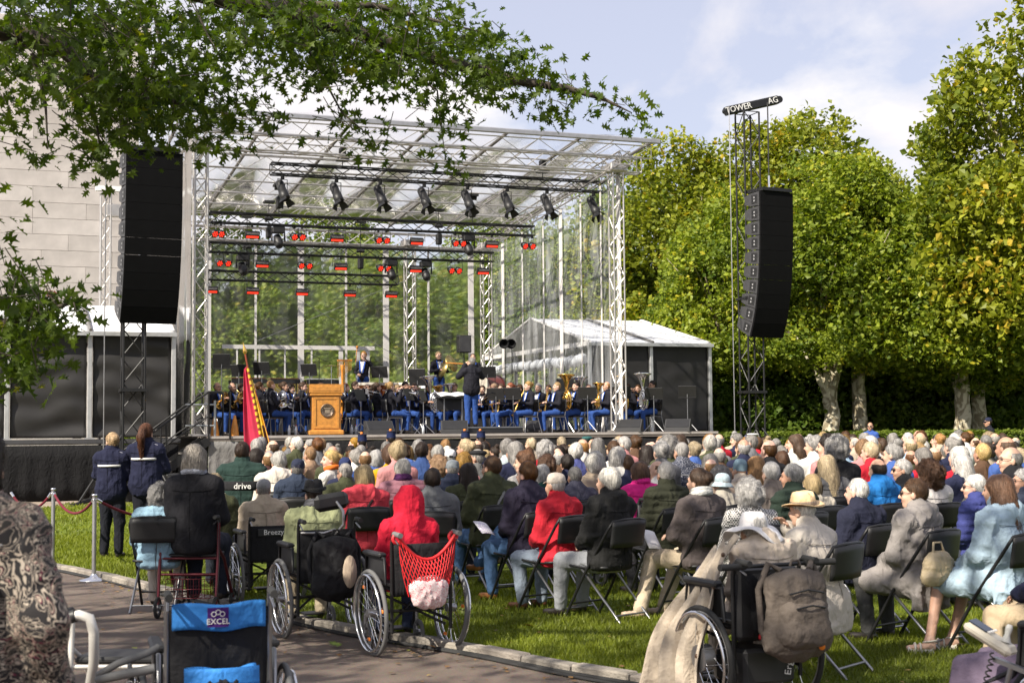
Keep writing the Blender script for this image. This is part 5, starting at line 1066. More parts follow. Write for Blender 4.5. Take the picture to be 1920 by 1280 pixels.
# percussion on the riser
rs = thing('riser', 'black riser at the back of the stage carrying the percussion', 'riser'); ua, ub = uat(398, 6), uat(955, 6); m_ = MB(); m_.box(S((ua+ub)/2, 7.4, SZ+.34), (ub-ua, 4.2, .68), SR); m_.build('platform', mat('riser_black', (.02, .02, .02), .7), rs)
RZ = SZ+.69
def standing(px, v, az, words, arms, hc, hr='short'):
    p = stg(px, v, RZ); o = person(p, R(az), words, pose('stand', arms=arms, hpitch=-.2), topm=NAVYJ, botm=BLUET, hair=hr, hairc=HC[hc], name='percussionist', skin=1, fold=.004)
    for n_, f_, m in (('shirt_front', _shirt, SHIRT), ('bow_tie', _bow, BLKFAB)): k = inst(n_, small(n_+'_', f_) if False else small({'shirt_front': 'shirt', 'bow_tie': 'bow'}[n_], f_), o, (0, 0, .39), mats=[m])
    for s in (-1, 1): inst('lapel', small('lapel%d' % s, _lapel(s)), o, (0, 0, .39), mats=[BLUEL])
    return o
standing(682, 6.9, 165, 'fair haired percussionist with mallet behind the kettle drums', ['conduct', 'low'], 'ginger'); standing(824, 6.6, -160, 'percussionist holding two brass cymbals behind the conductor desk', 'sax', 'blond'); standing(888, 7.4, 180, 'percussionist behind the conductor near the bass drum', 'low', 'brown', 'crop')
p = stg(682, 6.9, RZ); m_ = MB(); m_.bar((0, 0, 0), (.0, 0, .42), .012, 6); m_.lathe([(0, -.04), (.035, -.03), (.04, 0), (.03, .035), (0, .04)], (0, 0, .44), n=10); m_.build('mallet', WOODB, None, stg(668, 6.6, RZ+1.45), (.1, .1, 0), label='felt mallet raised by the fair haired percussionist', cat='mallet')
for k, (px, py, ax) in enumerate(((832, 690, (-.9, -.5, .35)), (848, 681, (.9, -.55, .45)))):
    m_ = MB(); m_.lathe([(0, .03), (.04, .028), (.06, .012), (.28, -.01), (.282, -.006), (.06, .018), (0, .04)], (0, 0, 0), ax, 24); m_.build('cymbal', mat('cymbal_brass', (.42, .33, .12), .35, .9), None, stg(px, 6.2, zat(px, py, 6.2)), label=('lower' if k == 0 else 'upper')+' of the two brass cymbals in the percussionist hands', cat='cymbal', group='hand cymbals')
for i, px in enumerate((693, 728, 758)):
    t = thing('kettle_drum', TXT[i]+' copper kettle drum from the left below the percussionist', 'drum', stg(px, 5.7, RZ), 0, 'kettle drums'); m_ = MB(); m_.lathe([(.0, .22), (.12, .24), (.24, .36), (.31, .55), (.33, .74)], n=20); m_.build('bowl', COPPER, t); m_ = MB(); m_.lathe([(.34, .72), (.345, .8), (.33, .8), (0, .79)], n=20); m_.build('head', mat('drum_skin', (.55, .5, .42), .6), t); m_ = MB()
    for a in range(4): m_.bar((.3*math.cos(a*1.57), .3*math.sin(a*1.57), 0), (.33*math.cos(a*1.57), .33*math.sin(a*1.57), .74), .015, 5)
    m_.build('legs', STEEL, t)
t = thing('bass_drum', 'maroon bass drum lying on its side right of the conductor', 'drum', stg(921, 5.6, RZ+.05)); ax = Vector((-.85, -.5, 0)); c = Vector((0, 0, .55)); m_ = MB(); m_.lathe([(.42, -.25), (.42, .25)], c, ax, 28); m_.build('shell', MAHOG, t)
m_ = MB(); m_.lathe([(.44, .22), (.44, .27), (.40, .27)], c, ax, 28); m_.lathe([(.40, -.27), (.44, -.27), (.44, -.22)], c, ax, 28); m_.build('hoop', MAHOG, t); m_ = MB(); m_.lathe([(0, .262), (.41, .262)], c, ax, 28); m_.lathe([(.41, -.262), (0, -.262)], c, ax, 28); m_.build('head', mat('drum_skin', (.55, .5, .42), .6), t); m_ = MB(); m_.path([(-.3, -.3, 0), (0, 0, .15), (.3, .3, 0)], .02, 6); m_.path([(.3, -.3, 0), (0, 0, .15), (-.3, .3, 0)], .02, 6); m_.build('stand', CHROME, t)
def bars_instr(px0, px1, v, label, mtl, tubes):
    a, c = stg(px0, v, RZ), stg(px1, v, RZ); t = thing('marimba', label, 'marimba', a, math.atan2(c.y-a.y, c.x-a.x), 'mallet instruments'); L = (c-a).length; n = 30; m_ = MB(); m_.box((L/2, -.28, .84), (L, .03, .12)); m_.box((L/2, .28, .84), (L, .03, .1)); m_.build('frame', BLKPL, t)
    for k in range(n): m_ = MB(); m_.box((L*(k+.5)/n, 0, .93), (L/n*.8, .5-.2*k/n, .025)); m_.build('bar', mtl, t)
    for k in range(n): h = .62-.3*k/n; m_ = MB(); m_.bar((L*(k+.5)/n, -.16, .86-h), (L*(k+.5)/n, -.16, .86), L/n*.33, 8); m_.build('resonator', tubes, t)
    for x in (.1, L-.1): m_ = MB(); m_.bar((x, -.2, 0), (x, -.2, .85), .02, 6); m_.bar((x, .2, 0), (x, .2, .85), .02, 6); m_.box((x, 0, .1), (.04, .5, .04)); m_.build('leg', BLKPL, t)
bars_instr(432, 498, 6.2, 'long marimba with resonator tubes at the back beside the flag tip', mat('rosewood', (.12, .04, .025), .4), mat('resonator', (.28, .25, .2), .4, .7)); bars_instr(505, 560, 6.4, 'golden tubed xylophone behind the horn players', mat('rosewood', (.12, .04, .025), .4), GOLD); bars_instr(572, 632, 6.6, 'vibraphone with silver bars behind the lectern', SILV, GOLD)
t = thing('snare_drum', 'white and chrome snare drum behind the trombone', 'drum', stg(797, 5.6, RZ)); m_ = MB(); m_.lathe([(.18, .62), (.18, .78), (0, .785)], n=20); m_.build('shell', mat('drum_white', (.6, .6, .6), .3), t); m_ = MB(); m_.torus((0, 0, .78), (0, 0, 1), .185, .012, 20, 5); m_.torus((0, 0, .63), (0, 0, 1), .185, .012, 20, 5); m_.build('hoop', CHROME, t); m_ = MB(); m_.bar((0, 0, 0), (0, 0, .62), .02, 6); m_.build('stand', CHROME, t)
t = thing('hanging_cymbal', 'thin cymbal on a chrome stand left of the percussionist', 'cymbal', stg(622, 6.0, RZ)); m_ = MB(); m_.lathe([(0, 0), (.04, 0), (.27, -.03)], (0, 0, 1.32), n=24); m_.build('disc', GOLD, t); m_ = MB(); m_.bar((0, 0, 0), (0, 0, 1.32), .012, 6); m_.build('stand', CHROME, t)
t = thing('bar_chimes', 'rack of golden hanging chimes beside the percussionist', 'chimes', stg(647, 6.0, RZ), SANG); m_ = MB(); m_.box((0, 0, 1.46), (.44, .06, .05)); m_.bar((0, 0, 0), (0, 0, 1.45), .014, 6); m_.build('rack', WOODB, t)
for k in range(12): m_ = MB(); m_.bar((-.2+.036*k, 0, .95+.02*k), (-.2+.036*k, 0, 1.43), .011, 5); m_.build('chime', GOLD, t)
t = thing('contrabassoon', 'tall orange wooden bassoon bell rising behind the lectern', 'bassoon', stg(643, 2.9, SZ), SANG); m_ = MB(); m_.path([(-.03, 0, .3), (0, 0, 1.2), (.0, 0, 1.55)], .034, 10); m_.lathe([(.04, 0), (.036, .1), (.04, .22), (.06, .36), (.055, .37)], (0, 0, 1.5), n=14); m_.build('body', WOODB, t); m_ = MB(); m_.bar((.06, -.02, .4), (.06, -.02, 1.35), .014, 6); m_.build('tube', SILV, t)
# speaker on a pole, small spot lamps on stands
t = thing('monitor_speaker', 'black speaker on a pole above the conductor', 'speaker', stg(871, 8.6, RZ), SANG); zz = zat(871, 645, 8.6)-RZ; m_ = MB(); m_.box((0, 0, zz), (.40, .36, .56), bev=.02); m_.build('cabinet', BLKPL, t); m_ = MB(); m_.box((0, -.183, zz), (.34, .01, .5)); m_.build('grille', CABS, t); m_ = MB(); m_.bar((0, 0, 0), (0, 0, zz-.28), .02, 6)
for a in range(3): m_.bar((0, 0, .5), (.4*math.cos(a*2.1), .4*math.sin(a*2.1), 0), .012, 5)
m_.build('stand', BLACKM, t)
for k, px in enumerate((948, 961)):
    t = thing('lamp_stand', TXT[k]+' black spot lamp from the left on a thin stand before the open tent', 'lamp', stg(px, 8.2, SZ), SANG, 'spot lamps on stands'); zz = zat(px, 643, 8.2)-SZ; m_ = MB(); m_.bar((0, 0, 0), (0, 0, zz-.1), .014, 6); m_.build('stand', BLACKM, t); m_ = MB(); m_.lathe([(0, -.14), (.08, -.12), (.09, .05), (.17, .14), (.16, .14)], (0, 0, zz), (-.5, -.8, -.2), 10); m_.build('lamp_head', BLKPL, t)
# music stands
_sd, _sp = MB(), MB(); Mx = Matrix.Rotation(R(-18), 3, 'X'); _sd.box((0, 0, 1.12), (.50, .015, .34), Mx, bev=.005); _sd.box(Vector((0, 0, 1.12))+Mx @ Vector((0, .03, -.165)), (.50, .06, .012), Mx); _sp.bar((0, -.02, 1.05), (0, -.02, .12), .013, 6)
for a in range(3): _sp.bar((0, -.02, .32), (.3*math.cos(a*2.1+.5), .3*math.sin(a*2.1+.5)-.02, .01), .011, 5)
DME, PME = _sd.mesh('desk'), _sp.mesh('pole'); DME.materials.append(BLKPL); PME.materials.append(STEEL)
STANDS = [(416, 677, 6.0, 180, 'leftmost tall'), (448, 694, 5.3, 160, 'tilted'), (491, 690, 5.3, 165, 'wide'), (580, 693, 5.3, 160, 'lone'), (712, 697, 5.2, 165, 'square'), (783, 702, 4.6, 165, 'low'), (915, 697, 5.0, 175, 'tall'), (566, 741, 1.2, -75, 'small turned'), (552, 745, 1.6, -80, 'small rear turned'), (767, 739, 1.0, 70, 'narrow'), (793, 741, .7, 75, 'second narrow'), (676, 740, 1.1, 65, 'turned grey'),
          (930, 738, 1.3, 160, 'low dark'), (962, 737, .9, 150, 'small front'), (1061, 722, 2.2, 165, 'rear'), (1102, 736, .35, 172, 'broad'), (1166, 735, .35, 172, 'front broad'), (1146, 735, 1.8, 165, 'middle'), (1226, 737, .2, 170, 'tilted front'), (1289, 734, .2, 172, 'rightmost single')]
SNEAR = ['at the back by the corner truss', 'behind the flag tip', 'above the horn players', 'at the back left of the chimes', 'before the fair haired percussionist', 'left of the cymbals', 'right of the conductor head', 'facing the player beside the lectern', 'left of the lectern', 'left of the conductor desk', 'nearest the conductor desk', 'right of the lectern', 'before the ginger woman', 'before the red haired saxophonist', 'behind the golden tuba', 'before the bald euphonium player', 'under the roof post', 'between the tubas', 'before the player with glasses', 'standing alone before the black tent']
for (px, py, v, az, ad), ne in zip(STANDS, SNEAR):
    zb = SZ if v < 5 else RZ; h = zat(px, py, v)-zb; t = thing('music_stand', ad+' black music stand '+ne, 'music stand', stg(px, v, zb), R(az), 'music stands'); s = h/1.12; t.scale = (1.0, 1.0, max(.75, min(s, 1.45))); inst('desk', DME, t); inst('pole', PME, t)
t = thing('conductor_desk', 'wide flat black desk with open white score before the conductor', 'music stand', stg(850, 1.3, SZ), SANG); m_ = MB(); m_.box((0, 0, 1.0), (.95, .5, .03), Matrix.Rotation(R(14), 3, 'X')); m_.box((0, 0, .8), (.9, .03, .36)); m_.build('desk', BLKPL, t); m_ = MB(); m_.bar((-.25, 0, 0), (-.25, 0, 1), .025, 6); m_.bar((.25, 0, 0), (.25, 0, 1), .025, 6); m_.build('legs', STEEL, t)
m_ = MB(); m_.grid(lambda s, q: ((s-.5)*.8, (q-.5)*.42, .0+.03*abs(math.sin(s*2*math.pi))), 16, 3, 0, True, .006); m_.build('score', mat('paper', (.78, .76, .76), .7, var=.05), None, t.location+Vector((0, 0, 1.03)), (R(14), 0, SANG), label='open white score lying on the conductor desk', cat='score')
# lectern
t = thing('lectern', 'orange oak lectern with round bronze seal at the front of the stage', 'lectern', stg(611, .05), SANG-R(8)); H = 1.27
m_ = MB(); m_.box((0, 0, .06), (.86, .66, .12), bev=.025); m_.build('plinth', OAKW, t); m_ = MB(); m_.box((0, 0, .53), (.70, .50, .86), bev=.01); m_.build('body', OAKW, t); m_ = MB(); m_.box((0, 0, 1.0), (.80, .6, .08), bev=.02); m_.build('moulding', OAKW, t)
m_ = MB(); m_.add([(-.42, -.31, 1.04), (.42, -.31, 1.04), (.42, .31, 1.04), (-.42, .31, 1.04), (-.42, -.31, H-.02), (.42, -.31, H-.02), (.42, .31, H-.16), (-.42, .31, H-.16)], [(3, 2, 1, 0), (4, 5, 6, 7), (0, 1, 5, 4), (1, 2, 6, 5), (2, 3, 7, 6), (3, 0, 4, 7)]); m_.build('top', OAKW, t)
for x0, x1, z0, z1 in ((-.31, .31, .16, .22), (-.31, .31, .88, .94), (-.31, -.25, .22, .88), (.25, .31, .22, .88)): m_ = MB(); m_.box(((x0+x1)/2, -.258, (z0+z1)/2), (x1-x0, .018, z1-z0), bev=.004); m_.build('frame_rail', OAKW, t)
m_ = MB(); m_.box((0, -.313, 1.14), (.68, .012, .12), bev=.004); m_.build('front_panel', OAKW, t)
BRZ = mat('bronze_seal', (.16, .12, .09), .4, .8, var=.3, vs=30); m_ = MB(); m_.lathe([(.165, 0), (.168, .02), (.15, .028), (.145, .02), (0, .02)], (.02, -.255, .60), (0, -1, 0), 32); sl = m_.build('seal', BRZ, t)
m_ = MB(); m_.box((.02, -.281, .585), (.12, .008, .07)); m_.box((.02, -.281, .53), (.14, .008, .015)); m_.box((.02, -.281, .655), (.17, .008, .025))
for k in range(20): m_.box((.02+.125*math.cos(k*.314), -.281, .60+.125*math.sin(k*.314)), (.014, .008, .014))
m_.build('relief', mat('bronze_light', (.42, .34, .25), .4, .7), sl)
# wedge monitors, bottles, mute cones
for i, (px, v, az, w) in enumerate(((711, -.2, 200, 'between the lectern and the conductor'), (852, -.25, 185, 'just left of the conductor podium'), (1180, -.25, 165, 'before the golden tuba under the roof post'), (1271, -.25, 165, 'rightmost on the stage by the black tent'), (1010, 2.0, 170, 'behind the saxophone players'))):
    t = thing('floor_monitor', 'black wedge floor monitor '+w, 'speaker', stg(px, v), R(az), 'floor monitors'); hx = .34; pf = [(-.22, 0), (.26, 0), (.26, .1), (-.02, .34), (-.22, .34)]; m_ = MB(); m_.add([(-hx, y, z) for y, z in pf]+[(hx, y, z) for y, z in pf], [tuple(range(5))[::-1], tuple(range(5, 10))]+[(k, (k+1) % 5, 5+(k+1) % 5, 5+k) for k in range(5)]); m_.build('cabinet', mat('monitor_grey', (.035, .035, .037), .6, bump=.2, bs=150), t); m_ = MB(); m_.add([(-hx+.03, .25, .125), (hx-.03, .25, .125), (hx-.03, .0, .335), (-hx+.03, .0, .335)], [(0, 1, 2, 3)]); m_.build('grille', BLKPL, t)
    for s in (-1, 1): m_ = MB(); m_.box((s*(hx+.002), -.02, .16), (.008, .14, .07), bev=.002); m_.build('handle', BLKPL, t)
for i, px in enumerate((404, 441)): m_ = MB(); m_.lathe([(.11, 0), (.075, .25), (.03, .48), (.025, .5), (0, .5)], n=16); m_.build('horn_mute', WOODB, None, stg(px, .35), label=('left' if i == 0 else 'right')+' of the two cone shaped horn mutes on the stage floor', cat='mute', group='cone mutes on the stage')
for i, px in enumerate((543, 556, 660, 668, 794)):
    t = thing('water_bottle', TXT[i]+' water bottle from the left on the stage floor', 'bottle', stg(px, .3), 0, 'water bottles on the stage'); m_ = MB(); m_.lathe([(0, 0), (.036, 0), (.037, .16), (.015, .21), (.013, .235)], n=12); m_.build('bottle_body', mat('clear_pet', (.55, .6, .65), .1, spec=.8), t); m_ = MB(); m_.lathe([(.015, .23), (.015, .25), (0, .25)], n=10); m_.build('cap', REDPL if i % 2 else SILV, t)
for i, (px, py, v, dr) in enumerate(((577, 661, 5.0, (.34, 0, -.3)), (925, 736, .6, (-.45, 0, -.22)), (905, 706, 4.5, (.4, 0, .3)))):
    zb = SZ if v < 5 else RZ; q = stg(px, v, zb); h = zat(px, py, v)-zb; t = thing('microphone_stand', ('tall boom microphone stand at the back left', 'boom microphone stand beside the red haired saxophonist', 'boom microphone stand near the bass drum')[i], 'microphone', q, SANG, 'microphone stands'); m_ = MB(); m_.bar((dr[0], 0, 0), (dr[0], 0, h+dr[2]*.5), .012, 6); m_.bar((0, 0, h), (dr[0]*2, 0, h+dr[2]), .009, 6); m_.build('boom', BLACKM, t); m_ = MB(); m_.lathe([(0, -.08), (.016, -.07), (.02, .03), (0, .05)], (0, 0, h), (-1, 0, .3), 8); m_.build('microphone', BLKPL, t)
# ---------------------------------------------------------------- flag
FC = mat('flag_crimson', (.42, .012, .05), .7, var=.15, vs=4); FG = mat('flag_gold', (.62, .40, .03), .6, var=.2, vs=9)
fd = 30.5; a = at(460, 664, fd); c = at(501, 884, fd); t = thing('flag', 'crimson and gold flag hanging from a striped pole before the stage', 'flag', a); L = c-a
m_ = MB(); m_.bar((0, 0, 0), L, .022, 8); m_.build('pole', mat('pole_red_wood', (.20, .04, .015), .4), t)
for k in range(16): m_ = MB(); f = .12+.85*k/16; d = L*f; m_.bar(d, d+L*.03, .03, 8); m_.build('gold_ring', FG, t)
m_ = MB(); m_.lathe([(.0, -.1), (.02, -.08), (.02, .0), (.05, .04), (.045, .09), (.012, .2), (0, .28)], (0, 0, 0), -L, 10); m_.build('finial', GOLD, t)
def cloth(sgn, w, z0, z1, mi):
    return lambda s, q: Vector(L*(z0+(z1-z0)*q))+Vector((sgn*(.02+s*w*(.12+.88*q**.9)), .05*math.sin(s*9+q*3)*s+.04, -.06*s*(1-q)))
m_ = MB(); m_.grid(cloth(-1, .46, .10, 1.0, 0), 14, 20, 0, True, .008); m_.build('crimson_cloth', FC, t); m_ = MB(); m_.grid(cloth(1, .21, .2, 1.0, 0), 10, 16, 0, True, .008); m_.build('gold_cloth', FG, t); m_ = MB(); m_.grid(lambda s, q: cloth(1, .21, .2, 1.0, 0)(.35+.5*s, .5+.2*q)+Vector((0, -.012, 0)), 6, 6, 0, True, .004); m_.build('dark_emblem', mat('flag_dark', (.06, .015, .01), .8), t); m_ = MB(); m_.grid(lambda s, q: cloth(1, .21, .2, 1.0, 0)(.9+.1*s, .05+.95*q)+Vector((.004, -.01, 0)), 2, 14, 0, True, .004); m_.build('red_border', FC, t)
# ================================================================ folding chairs
def fold_parts():
    P_ = {}
    b = MB(); b.grid(lambda s, t: ((s-.5)*.41, -.14+.39*t, .445+.012*(2*s-1)**2-.012*math.sin(t*math.pi)), 8, 6, 0, True, .018); P_['seat'] = (b, BLKPL)
    b = MB(); b.grid(lambda s, t: ((s-.5)*.42, -.215-.035*t-.035*(1-(2*s-1)**2), .61+.21*t+.012*(1-(2*s-1)**2)*t), 12, 5, 0, True, .014); P_['backrest'] = (b, BLKPL)
    b = MB(); b.path([(-.215, .30, 0), (-.215, .06, .40), (-.22, -.20, .76), (-.20, -.235, .825), (-.1, -.26, .838), (.1, -.26, .838), (.20, -.235, .825), (.22, -.20, .76), (.215, .06, .40), (.215, .30, 0)], .0125, 7); b.bar((-.215, .22, .13), (.215, .22, .13), .009, 6); P_['front_frame'] = (b, BLACKM)
    b = MB()
    b.path([(-.19, -.30, 0), (-.19, .14, .44), (.19, .14, .44), (.19, -.30, 0)], .0115, 7); b.bar((-.19, -.24, .06), (.19, -.24, .06), .009, 6); P_['rear_frame'] = (b, STEEL)
    out = []
    for k, (bb, m) in P_.items(): me = bb.mesh(k); me.materials.append(m); out.append((k, me))
    b = MB()
    for s in (-1, 1): b.lathe([(.015, 0), (.015, .03), (0, .03)], (s*.215, .3, 0), n=8)
    return out
FCH = fold_parts()
def fold_chair(loc, rz, label):
    t = thing('folding_chair', label, 'chair', loc, rz, 'black folding chairs')
    for nm, me in FCH: inst(nm, me, t)
    return t
# ================================================================ the crowd: people one can pick out
def yh(px): return 803-(px-960)*.0087
def hnds(col, scale, name, size=1.0):
    """woven check of two colours"""
    if name in MATS: return MATS[name]
    m, nt, N, L, b = _nodes(name); tc = N.new('ShaderNodeTexCoord'); ch = N.new('ShaderNodeTexChecker'); ch.inputs['Scale'].default_value = scale; ch.inputs[1].default_value = (*col[0], 1); ch.inputs[2].default_value = (*col[1], 1)
    n = N.new('ShaderNodeTexNoise'); n.inputs['Scale'].default_value = 14; mx = N.new('ShaderNodeMix'); mx.data_type = 'VECTOR'; mx.inputs[0].default_value = .012; L.new(tc.outputs['Object'], n.inputs['Vector']); L.new(tc.outputs['Object'], mx.inputs[4]); L.new(n.outputs['Color'], mx.inputs[5]); L.new(mx.outputs[1], ch.inputs['Vector'])
    L.new(ch.outputs[0], b.inputs['Base Color']); b.inputs['Roughness'].default_value = .9; MATS[name] = m; return m
def blotch(name, cols, scale, ch=.5):
    """printed fabric: ramp of flat colours over swirling noise"""
    if name in MATS: return MATS[name]
    m, nt, N, L, b = _nodes(name); tc = N.new('ShaderNodeTexCoord'); w = N.new('ShaderNodeTexNoise'); w.inputs['Scale'].default_value = scale; w.inputs['Detail'].default_value = 2; w.inputs['Distortion'].default_value = 3.5
    r = N.new('ShaderNodeValToRGB'); r.color_ramp.interpolation = 'CONSTANT'; els = r.color_ramp.elements; els[0].color = (*cols[0][1], 1); els[1].position = cols[1][0]; els[1].color = (*cols[1][1], 1)
    for p, c in cols[2:]: e = els.new(p); e.color = (*c, 1)
    L.new(tc.outputs['Object'], w.inputs['Vector']); L.new(w.outputs[0], r.inputs[0]); L.new(r.outputs[0], b.inputs['Base Color']); b.inputs['Roughness'].default_value = .8; MATS[name] = m; return m
HOUND = hnds(((.02, .02, .022), (.62, .6, .57)), 62, 'houndstooth'); FLORAL = blotch('floral', [(0, (.015, .02, .04)), (.56, (.55, .55, .6)), (.60, (.015, .02, .04))], 30)
NV, BK, GY, RD, BE, OL, WH, LB_ = (.015, .018, .045), (.013, .013, .015), (.13, .13, .14), (.42, .014, .028), (.40, .33, .25), (.055, .06, .03), (.66, .64, .6), (.30, .42, .55)
JEANS, GREYJ, KHAK, DKT = (.06, .12, .24), (.22, .25, .29), (.42, .33, .22), (.03, .03, .035)
X_ = dict
